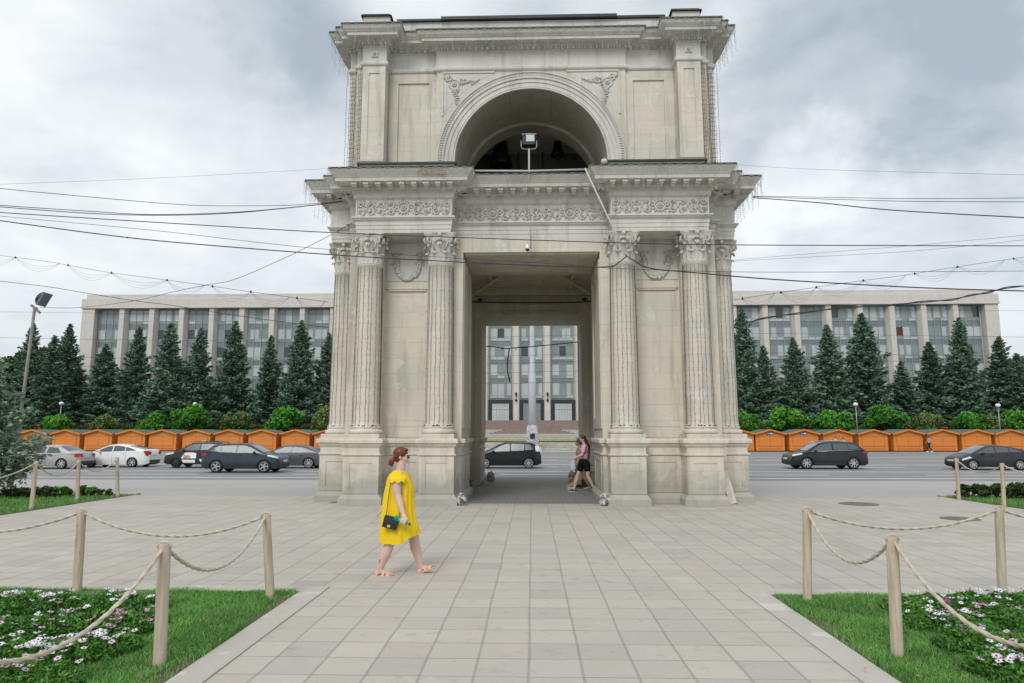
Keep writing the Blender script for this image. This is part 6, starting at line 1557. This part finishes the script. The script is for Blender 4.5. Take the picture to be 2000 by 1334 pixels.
def fingers(b, palm, d, side, s=1.0, curl=.4, down=Vector((0, 0, -1))):
    """five separate fingers from a palm pointing along d"""
    d = Vector(d).normalized(); sd = Vector(side).normalized(); nrm = d.cross(sd)
    cap(b, palm - d*.035*s, palm + d*.03*s, .026*s, .028*s, 12, .6)
    for i, L in enumerate((.062, .072, .066, .052)):
        base = palm + d*.035*s + sd*((i-1.5)*.019*s); m_ = base + (d*math.cos(curl) + nrm*math.sin(curl)*.5)*L*.5*s; tp = m_ + (d*math.cos(curl*2) + nrm*math.sin(curl*2)*.8)*L*.5*s
        limb(b, [base, m_, tp], [.0088*s, .0082*s, .0068*s], 8)
    tb = palm - d*.015*s - sd*.025*s; limb(b, [tb, tb + (d*.5 - sd*.8)*.03*s, tb + (d*.9 - sd*.75)*.052*s], [.011*s, .0095*s, .008*s], 8)
def fabric(name, c, rough=.8, var=.1):
    m = bpy.data.materials.new(name); t = NT(m); n = t.noise(t.scl(t.obj(), 1, 1, .35), 22, 4); t.col(t.mix(t.ramp(n, .3, .7), tuple(q*(1-var) for q in c), c)); t.set(Roughness=rough)
    t.b.inputs['Specular IOR Level'].default_value = .15; t.bump(n, .25, .004); return m
# --- woman in yellow
Y0 = 8.88
def W(px, py, dy=0.0): return at(px, py, Y0 + dy)
pw = empty('person', (W(783, 1122).x, Y0, 0), 0, 'woman in a short yellow dress and pink sandals striding right, red hair tied back', 'person')
b = MB()
nk = W(782, 921); chest = W(784, 942); waist = W(779, 975); pel = W(776, 1003)
cap(b, W(785, 903), W(781, 925), .052, .058); 
for a_, c_, r1, r2 in ((W(781, 929, -.10), W(781, 929, .10), .06, .06),): cap(b, a_, c_, r1, r2)
b.ball(W(782, 945), .115, .16, .15, 18, 12); b.ball(W(779, 975), .125, .155, .14, 18, 12); b.ball(W(776, 1003), .135, .165, .12, 18, 12); b.ball(W(795, 950), .07, .13, .075, 14, 9)
limb(b, [W(776, 934, -.165), W(775, 950, -.185), W(777, 968, -.20), W(782, 986, -.25), W(787, 1003, -.29)], [.060, .062, .050, .043, .030])       # right arm, near the camera
limb(b, [W(785, 934, .165), W(772, 952, .185), W(764, 968, .19), W(755, 982, .19), W(747, 993, .19)], [.055, .055, .046, .040, .028])
limb(b, [W(774, 1010, -.085), W(768, 1036, -.10), W(759.5, 1064, -.105), W(754, 1080, -.105), W(746, 1100, -.105), W(742.5, 1112, -.10)], [.105, .096, .066, .069, .046, .038])
limb(b, [W(782, 1008, .085), W(796, 1028, .10), W(808.5, 1050, .10), W(811, 1068, .10), W(818, 1092, .10), W(822, 1107, .10)], [.105, .100, .068, .069, .047, .038])
# feet
cap(b, W(737, 1117.5, -.10), W(742, 1116.5, -.10), .032, .034); cap(b, W(742, 1115, -.10), W(758, 1120, -.10), .036, .026); cap(b, W(756, 1120, -.10), W(765, 1121.5, -.10), .028, .018)
for k in range(5): cap(b, W(762, 1121.5, -.132 + .016*k), W(767.5 - abs(k-1)*.8, 1122.5, -.132 + .016*k), .0085, .0075, 8)
cap(b, W(819, 1115, .10), W(822, 1112, .10), .032, .035); cap(b, W(823, 1109, .10), W(836, 1109, .10), .035, .026); cap(b, W(834, 1109.5, .10), W(843, 1106, .10), .028, .018)
for k in range(5): cap(b, W(841, 1106.5, .068 + .016*k), W(847 - abs(k-3)*.8, 1104.3, .068 + .016*k), .0085, .0075, 8)
head(b, W(784.5, 891), (1, 0, -.03), .98)
# hands
bA = W(771.5, 1011, -.335); bB = W(801.5, 1024.4, -.335); ax = (bB-bA).normalized(); vv = ax.cross(Vector((0, 1, 0))).normalized()
if vv.z < 0: vv = -vv
hc = bA.lerp(bB, .56)
cap(b, W(787, 1003, -.29), hc + vv*.038 + Vector((0, .012, 0)), .029, .031, 12)
cap(b, hc + vv*.036 - ax*.022, hc + vv*.036 + ax*.024, .022, .022, 12)
for i in range(4):
    o_ = hc + ax*(-.030 + .0195*i); pts = []
    for k in range(6):
        an = math.radians(95 + k*34 + (3-i)*2); pts.append(o_ + (vv*math.sin(an) + Vector((0, 1, 0))*math.cos(an))*.0395)
    limb(b, pts[:6 if i else 5], [.0098, .0092, .0088, .0084, .0078, .007][:6 if i else 5], 8)
o_ = hc + ax*.042; limb(b, [hc + vv*.03 + ax*.03 + Vector((0, .01, 0)), o_ + Vector((0, .038, 0)), o_ + Vector((0, .036, -.022))], [.013, .011, .009], 8)
fingers(b, W(743.5, 998, .19), (W(736, 1004, .19) - W(747, 993, .19)), (0, 1, .2), .92, .35)
fuse(b, 'body', M['skin'], pw, .0048, 5)
# dress
rings = [  # back(px,py), front(px,py), half width
 ((773, 917), (790, 919), .085), ((768, 920), (794, 924), .125), ((762, 925), (798, 931), .165), ((758.5, 933), (802, 938), .185), ((756, 942), (806.5, 946), .185), ((753, 953), (808, 955), .185), ((750.5, 965), (807.5, 966), .185), ((748.5, 980), (808, 980), .195),
 ((747, 996), (808.5, 994), .21), ((745.7, 1015), (810.5, 1011), .225), ((744.8, 1035), (815, 1027), .235), ((744.5, 1058), (819, 1043), .245)]
def dress_surface(inset=0.0):
    rows = []
    for i, ((bx, by), (fx, fy), hw) in enumerate(rings):
        A = W(bx, by); B_ = W(fx, fy); c = (A+B_)/2; a = (B_-A)/2; t_ = i/(len(rings)-1); row = []
        for j in range(180):
            ph = 2*PI*j/180; cs, sn = math.cos(ph), math.sin(ph); amp = .12*max(0, t_-.28)
            rip = 1 + amp*(.55*math.sin(11*ph + 2.3*math.sin(2*ph+1) + t_*1.5) + .45*math.sin(17*ph + 2*math.sin(3*ph) - t_*2)) + .018*math.sin(5*ph + t_*11) + .012*math.sin(9*ph - t_*14) + (.012*math.sin(31*ph)*max(0, 1 - abs(t_-.58)/.16)) - inset
            p = c + a*(abs(cs)**.9*(1 if cs >= 0 else -1))*rip + Vector((0, hw*(abs(sn)**.85)*(1 if sn >= 0 else -1)*rip, 0))
            if i >= len(rings)-2:
                fr_ = (p.x - A.x)/(B_.x - A.x); wt = 1.0 if i == len(rings)-1 else .4
                if sn < .25: p.z -= wt*max(0, (B_.z - A.z))*fr_*(1 if fr_ < .66 else max(0, 1 - (fr_-.66)/.08))*.93
                p.z += .003*math.sin(9*ph)
            row.append(p)
        rows.append(row)
    return rows
b = MB(); R_ = dress_surface(); b.grid(R_, 0, True, True); R2 = dress_surface(.02); b.grid(R2[::-1], 0, True, True)
M['yellow'] = fabric('yellow_cotton', (.82, .57, .022), .85, .10)
# ruffled cap sleeves: a flared frill round each upper arm, open below
for sg, cx_ in ((-1, 776), (1, 786)):
    rows = []
    for i in range(8):
        t_ = i/7; row = []
        for j in range(44):
            a = 2*PI*j/44; rx = .02 + .082*math.sin(min(1, t_*1.3)*PI/2); ry = .02 + .058*math.sin(min(1, t_*1.3)*PI/2); rp = 1 + .07*t_*t_*math.sin(8*a + .6)
            base = W(cx_ + .5, 925.5 + 14*t_**1.8, sg*(.128 + .062*t_**.8))
            out_ = math.sin(a)*sg
            row.append(base + Vector((math.cos(a)*rx*rp*1.08, math.sin(a)*ry*rp, -.012*t_*math.sin(8*a) + .022*t_*(-out_*.5))))
        rows.append(row)
    b.grid(rows, 0, True, True)
    b.ball(W(cx_ + .5, 931.5, sg*.155), .078, .070, .062, 16, 8)
o = b.build('dress', M['yellow'], pw); o.location = -pw.location
# hair
b = MB(); c = W(784.5, 891); f = Vector((1, 0, -.03)).normalized()
b.ball(c + Vector((-.018, 0, .036)), .098, .083, .087, 18, 12); b.ball(c + Vector((-.050, 0, .0)), .062, .078, .078, 14, 10); b.ball(c + Vector((.045, 0, .080)), .040, .06, .026, 14, 8); b.ball(c + Vector((-.015, -.052, .02)), .05, .03, .045, 12, 8); b.ball(c + Vector((-.015, .052, .02)), .05, .03, .045, 12, 8)
ho = fuse(b, 'hair', simple('dark_red_hair', (.13, .024, .014), .45, .35, 40), pw, .006, 3)
b = MB(); q0 = W(770, 899); b.tube([W(773, 896), W(769, 897), W(764.5, 901), W(763.5, 906), W(766.5, 910.5)], [.022, .030, .040, .038, .012], 12); 
ob = b.build('ponytail', bpy.data.materials['dark_red_hair'], ho)
b = MB(); b.tube([W(771.8, 894, -.022), W(769.5, 897, -.03), W(769.4, 901, -.01)], .009, 8); b.tube([W(771.5, 894.5, 0), W(769.2, 899.5, -.002)], .024, 10); b.build('hair_tie', simple('magenta_band', (.45, .02, .12), .6), ho)
# sunglasses
b = MB(); e0 = W(800, 892.5)
for sg in (-1, 1): b.ball(e0 + Vector((-.010, sg*.032, 0)), .007, .026, .021, 12, 8, 0, mat=Matrix.Rotation(sg*.35, 3, 'Z'))
for sg in (-1, 1): b.tube([e0 + Vector((-.016, sg*.056, .008)), e0 + Vector((-.06, sg*.076, .006)), e0 + Vector((-.10, sg*.078, -.004))], .003, 5, 1)
b.tube([e0 + Vector((0, -.012, .004)), e0 + Vector((0, .012, .004))], .003, 5, 1)
o = b.build('sunglasses', [simple('brown_lens', (.05, .04, .03), .15), simple('thin_frame', (.30, .20, .12), .3)], pw); o.location = -pw.location
# lips, brow
b = MB(); b.ball(c + Vector((.087, 0, -.0505)), .006, .017, .006, 8, 5); o = b.build('lips', simple('lip', (.42, .17, .15), .5), pw); o.location = -pw.location
# tattoo on the calf (thin shell on the skin)
b = MB(); rr = random.Random(3); tc_ = W(741, 1096, -.153)
# sandals
M['sandal'] = simple('peach_sandal', (.66, .40, .30), .6, .08); M['sole'] = simple('cork_sole', (.42, .30, .20), .8)
def sandal(h, t_, dy, lift):
    e = MB(); A = W(h[0], h[1], dy); B_ = W(t_[0], t_[1], dy); d = (B_-A); L = d.length; d.normalize(); up = Vector((0, 1, 0)).cross(d); up = -up if up.z < 0 else up
    out = []
    for k in range(28):
        a = 2*PI*k/28; x = L/2 + math.cos(a)*L/2; wd = .036 + .013*math.exp(-((x/L-.72)/.2)**2); y = math.sin(a)*wd*1.05/max(.6, abs(math.sin(a))**.25)
        out.append((x, y))
    rows = [[A + d*x + Vector((0, y, 0)) + up*z for x, y in out] for z in (0, .012)]
    e.grid(rows, 1, True, True); e.add(rows[0], [tuple(range(28))], 1); rows2 = [[A + d*x + Vector((0, y, 0)) + up*z for x, y in out] for z in (.012, .026)]; e.grid(rows2, 0, True, True); e.add(rows2[-1], [tuple(range(28))], 0)
    def strap(xa, w_, hgt, tilt=0):
        rws = []
        for i in range(13):
            a = PI*i/12; rws.append([A + d*(L*xa + s_*w_/2 + tilt*math.sin(a)) + Vector((0, math.cos(a)*.047, 0)) + up*(.015 + math.sin(a)*hgt) for s_ in (-1, -.3, .3, 1)])
        e.grid(rws, 0, True)
    strap(.72, .046, .044); strap(.47, .034, .062, .008); strap(.14, .020, .060, .03)
    return e
for h, t_, dy in (((729.5, 1127.5), (769, 1127), -.10), ((816.5, 1122), (851, 1109), .10)):
    o = sandal(h, t_, dy, 0).build('sandal', [M['sandal'], M['sole']], pw); o.location = -pw.location
# tattoo
b = MB(); cc_ = W(746.5, 1096, -.105)
for (u_, v_, r_) in ((0, .02, .014), (0, .005, .012), (.004, -.012, .011), (-.012, .008, .008), (.012, .012, .007), (-.008, -.016, .006)):
    b.ball(cc_ + Vector((-.014 + u_, -.0400, v_)), r_, .004, r_*1.1, 8, 5)
o = b.build('tattoo', simple('tattoo_ink', (.12, .115, .11), .6, .5, 90), pw); o.location = -pw.location
# handbag and bottle
hb = empty('handbag', W(763, 1020, -.26), 0, 'small black shoulder bag with gold clasp hanging on the yellow dress', 'handbag'); b = MB()
cr = [W(753.5, 1006, -.26), W(781, 1011.5, -.26), W(773, 1035, -.26), W(747, 1027.5, -.26)]; ins = [(p - hb.location) for p in cr]
fr_ = [p + Vector((0, -.045, 0)) for p in ins]; bk = [p + Vector((0, .03, 0)) for p in ins]; md = [(p*1.04) + Vector((0, -.01, 0)) for p in ins]
b.add(fr_ + md + bk, [(0, 3, 2, 1), (8, 9, 10, 11)] + [(i, (i+1) % 4, 4+(i+1) % 4, 4+i) for i in range(4)] + [(4+i, 4+(i+1) % 4, 8+(i+1) % 4, 8+i) for i in range(4)], 0); b.build('bag_body', simple('black_leather', (.012, .018, .018), .35, .2, 12), hb)
b = MB(); up_ = (ins[0]-ins[3]); ac = (ins[1]-ins[0])
fl_ = [ins[0]*1.03, ins[1]*1.03, ins[1] - up_*.55 + ac*.0, ins[0] - up_*.55]; b.add([p + Vector((0, -.053, 0)) for p in fl_] + [p + Vector((0, -.045, 0)) for p in fl_], [(0, 3, 2, 1), (4, 5, 6, 7), (0, 1, 5, 4), (1, 2, 6, 5), (2, 3, 7, 6), (3, 0, 4, 7)]); b.build('flap', simple('flap_leather', (.02, .03, .03), .4, .2, 12), hb)
b = MB(); m_ = ins[3].lerp(ins[2], .48)*.55 + Vector((0, -.058, 0)); b.add([m_ + ac*x + up_*y + Vector((0, z, 0)) for x in (-.11, .11) for y in (-.12, .10) for z in (-.004, .006)], [(0, 4, 6, 2), (0, 1, 5, 4), (2, 6, 7, 3), (0, 2, 3, 1), (4, 5, 7, 6)]); b.build('clasp', simple('gold_clasp', (.62, .50, .36), .3, .05, 8, .4), hb)
b = MB(); b.tube([W(754.5, 1006, -.265) - hb.location, W(757, 985, -.225) - hb.location, W(760, 962, -.205) - hb.location, W(763.5, 940, -.205) - hb.location], .0045, 5); b.tube([W(780, 1011, -.265) - hb.location, W(782.5, 990, -.23) - hb.location, W(784.5, 965, -.205) - hb.location, W(786, 938, -.205) - hb.location], .0045, 5); b.build('strap', simple('chain_strap', (.06, .045, .02), .4, .5, 60, .3), hb)
bo = empty('bottle', bA, 0, 'green plastic bottle held in the hand of the woman in yellow', 'bottle'); q = MB()
Rb = Vector((0, 0, 1)).rotation_difference(ax).to_matrix(); Lb = (bB-bA).length
q.lathe((0, 0, 0), [(.024, 0), (.031, .006), (.032, .05), (.029, .058), (.0315, .066), (.031, Lb*.62), (.026, Lb*.75), (.014, Lb*.88), (.012, Lb*.92)], 20, 0, mat=Rb)
gm = simple('green_plastic', (.03, .36, .22), .15, .1, 10); q.build('bottle_body', gm, bo)
q = MB(); q.lathe((0, 0, 0), [(.034, -.003), (.0345, .0), (.0345, .045), (.033, .05)], 20, 0, mat=Rb); q.build('bottle_base', simple('teal_liquid', (.0, .21, .17), .12, .15, 12), bo)
q = MB(); q.lathe((0, 0, 0), [(.015, Lb*.9), (.016, Lb*.9+.002), (.016, Lb), (.014, Lb+.002)], 14, 0, mat=Rb); q.build('bottle_cap', simple('dark_cap', (.012, .03, .02), .4), bo)
# --- the two women in the passage
def walker(Yb, J, S, label, skin, top, bottom, hairc, hairlong, vox=.012, fd=-1, nm='person'):
    """J: measured joints (px, py, dy) of a walking figure; S: garments"""
    g = lambda k: at(J[k][0], J[k][1], Yb + (J[k][2] if len(J[k]) > 2 else 0))
    e = empty(nm, (g('pel').x, Yb, J['z0']), 0, label, 'person'); b = MB()
    cap(b, g('headc') + Vector((-fd*.01, 0, -.05)), g('neck'), .05, .055); b.ball(g('chest'), .105, .15, .16, 14, 10); b.ball(g('waist'), .10, .13, .13, 14, 10); b.ball(g('pel'), .125, .155, .115, 14, 10)
    cap(b, g('shn'), g('shf'), .055, .055)
    limb(b, [g('shn'), g('eln'), g('wrn')], [.05, .042, .029]); limb(b, [g('shf'), g('elf'), g('wrf')], [.048, .04, .028])
    for q in ('n', 'f'):
        limb(b, [g('hip'+q), g('kn'+q), g('kn'+q).lerp(g('an'+q), .35), g('an'+q)], [.088, .057, .056, .036]); d = Vector((fd, 0, 0)); d.z = J.get('tilt'+q, 0); d.normalize()
        a_ = g('an'+q); cap(b, a_ + Vector((-fd*.03, 0, -.05)), a_ + d*.13 + Vector((0, 0, -.055)), .032, .028)
        h_ = g('wr'+q); pr = g('el'+q); fingers(b, h_ + (h_-pr).normalized()*.045, h_-pr, (0, 1, 0), .95, .6)
    head(b, g('headc'), (fd, -.12, 0), .98); fuse(b, 'body', skin, e, vox, 3)
    hb_ = MB(); c = g('headc'); hb_.ball(c + Vector((-fd*.018, 0, .034)), .098, .082, .082, 14, 10); hb_.ball(c + Vector((-fd*.055, 0, 0)), .055, .075, .085, 12, 8)
    if hairlong: limb(hb_, [c + Vector((-fd*.07, 0, -.03)), g('chest') + Vector((-fd*.12, 0, .10)), g('chest') + Vector((-fd*.135, 0, -hairlong))], [.065, .06, .02])
    fuse(hb_, 'hair', hairc, e, vox*.8, 2)
    tb = MB(); tb.ball(g('chest'), .125, .17, .18, 14, 10); tb.ball(g('waist'), .12, .15, .16, 14, 10); cap(tb, g('shn'), g('shf'), .068, .068); cap(tb, g('chest'), g('waist') + Vector((0, 0, -.07)), .12, .125)
    if S.get('sleeve', 1):
        for q in ('n', 'f'): cap(tb, g('sh'+q), g('sh'+q).lerp(g('el'+q), .62), .067, .066)
    if S.get('bust', 1): tb.ball(g('chest') + Vector((fd*.06, 0, -.0)), .08, .12, .08, 12, 8)
    fuse(tb, S.get('topname', 'shirt'), top, e, vox, 2)
    sb = MB(); sb.ball(g('pel'), .145, .172, .135, 14, 10)
    for q in ('n', 'f'): fr = S.get('leglen', .45); cap(sb, g('hip'+q), g('hip'+q).lerp(g('kn'+q), fr), .115, .098 if fr < .9 else .075)
    if S.get('leglen', .45) > .9:
        for q in ('n', 'f'): cap(sb, g('kn'+q), g('an'+q) + Vector((0, 0, .02)), .075, .055)
    fuse(sb, S.get('botname', 'shorts'), bottom, e, vox, 2)
    for q in ('n', 'f'):
        a_ = g('an'+q); d = Vector((fd, 0, J.get('tilt'+q, 0))).normalized(); s2 = MB(); cap(s2, a_ + Vector((-fd*.035, 0, -.048)), a_ + d*.15 + Vector((0, 0, -.058)), .042, .036, 12)
        so = fuse(s2, 'shoe', S['shoe'], e, vox*.8, 1); s3 = MB(); A = a_ + Vector((-fd*.07, 0, -.09)); B_ = a_ + d*.185 + Vector((0, 0, -.09)); s3.beam(A, B_, .085, .022, 0)
        s3.build('shoe_sole', M['white_paint'], so)
    return e
brown = simple('long_brown_hair', (.045, .02, .012), .5, .4, 30); lbrown = simple('light_brown_hair', (.10, .05, .03), .5, .4, 30); dhair = simple('near_black_hair', (.012, .010, .010), .5)
walker(21.35, dict(z0=0, headc=(1138.0, 857.5), neck=(1141, 867), chest=(1141.5, 878), waist=(1141.3, 890), pel=(1141, 902), shn=(1141.5, 871.5, -.16), shf=(1140, 871.5, .16), eln=(1137, 888.5, -.21), wrn=(1119.5, 896, -.20), elf=(1145, 889, .20), wrf=(1139, 903, .22),
     hipn=(1146, 906, -.08), knn=(1148.5, 931, -.09), ann=(1160.5, 954.5, -.09), hipf=(1137, 906, .08), knf=(1127.5, 931, .09), anf=(1121.5, 954.5, .09), tiltn=-.35, tiltf=.05),
     dict(leglen=.42, shoe=simple('dark_trainer', (.05, .05, .065), .6)), 'woman in pink T-shirt and black shorts walking left through the arch', M['skin'], fabric('pink_jersey', (.80, .46, .68)), fabric('black_shorts', (.010, .010, .012)), brown, .28)
w2 = walker(22.3, dict(z0=0, headc=(1129.6, 864.5), neck=(1132, 873.5), chest=(1132.5, 884), waist=(1132, 894), pel=(1131.5, 905), shn=(1131.5, 877.5, -.14), shf=(1130, 877.5, .14), eln=(1131.5, 894, -.19), wrn=(1125.5, 909, -.20), elf=(1128, 894, .19), wrf=(1121, 904, .22),
     hipn=(1131, 908, -.08), knn=(1125, 930, -.08), ann=(1120, 950.5, -.09), hipf=(1134, 908, .08), knf=(1141, 930, .09), anf=(1150.5, 949, .09), tiltn=.05, tiltf=-.3),
     dict(leglen=.35, sleeve=0, topname='top', shoe=simple('pale_shoe', (.4, .38, .36), .6)), 'woman in beige sleeveless top mostly hidden beside the woman in pink', M['skin2'], fabric('beige_top', (.40, .33, .26)), fabric('tan_shorts', (.36, .33, .34)), lbrown, .0)
b = MB(); p_ = at(1119.3, 907, 22.0); rows = [[p_ + Vector((math.cos(2*PI*j/12)*r*.7, math.sin(2*PI*j/12)*r*.4, z)) for j in range(12)] for r, z in ((.02, .22), (.08, .12), (.12, -.02), (.12, -.14), (.08, -.19))]; b.grid(rows, 0, False, True); b.add(rows[-1], [tuple(range(12))])
tag(b.build('carrier_bag', simple('white_plastic_bag', (.62, .64, .70), .4)), 'pale plastic bag carried by the woman in beige', 'bag')
def walk_J(px, Yb, H, z0, fd, ph=1):
    P = lambda x, z: None
    c = at(px, 860, Yb).x; s = H/1.7
    def q(x, z, dy=0.):       # inverse of at(): keep the same interface with explicit pixels
        v = Vector((c + fd*x*s, Yb+dy, z0 + z*s)) - Vector((0, 0, CH)); zz = v.dot(FW); return (1000 + F_PX*v.dot(RT)/zz, 667 - F_PX*v.dot(UPV)/zz, dy)
    return dict(z0=z0, headc=q(.03, 1.59), neck=q(0, 1.44), chest=q(0, 1.28), waist=q(-.01, 1.08), pel=q(-.01, .93), shn=q(0, 1.38, -.16), shf=q(0, 1.38, .16), eln=q(-.12*ph, 1.12, -.21), wrn=q(-.06*ph, .88, -.22), elf=q(.12*ph, 1.13, .21), wrf=q(.26*ph, .93, .2),
        hipn=q(.02, .88, -.08), knn=q(.18*ph+.05, .50, -.09), ann=q(.22*ph, .10, -.09), hipf=q(-.02, .88, .08), knf=q(-.10*ph+.03, .48, .09), anf=q(-.34*ph, .14, .09), tiltn=.1, tiltf=-.3)
walker(77.8, walk_J(1814, 77.8, 1.72, -.2, -1), dict(leglen=1.0, bust=0, botname='trousers', shoe=M['white_paint']), 'man in pale jacket and dark trousers walking left before the huts', M['skin2'], fabric('pale_jacket', (.45, .40, .36)), fabric('dark_trousers', (.03, .035, .035)), dhair, 0, .02)
walker(77.6, walk_J(1632, 77.6, 1.72, -.2, -1), dict(leglen=.6, shoe=M['white_paint']), 'dark-haired woman walking behind the black SUV, left of the pair', M['skin2'], fabric('white_top', (.6, .6, .62)), fabric('dark_skirt', (.05, .05, .06)), dhair, .30, .02)
walker(78.0, walk_J(1647, 78.0, 1.58, -.2, -1), dict(leglen=.6, shoe=M['white_paint']), 'shorter dark-haired girl behind the black SUV, right of the pair', M['skin2'], fabric('light_blouse', (.58, .56, .6)), fabric('dark_shorts', (.05, .05, .06)), dhair, .22, .02)
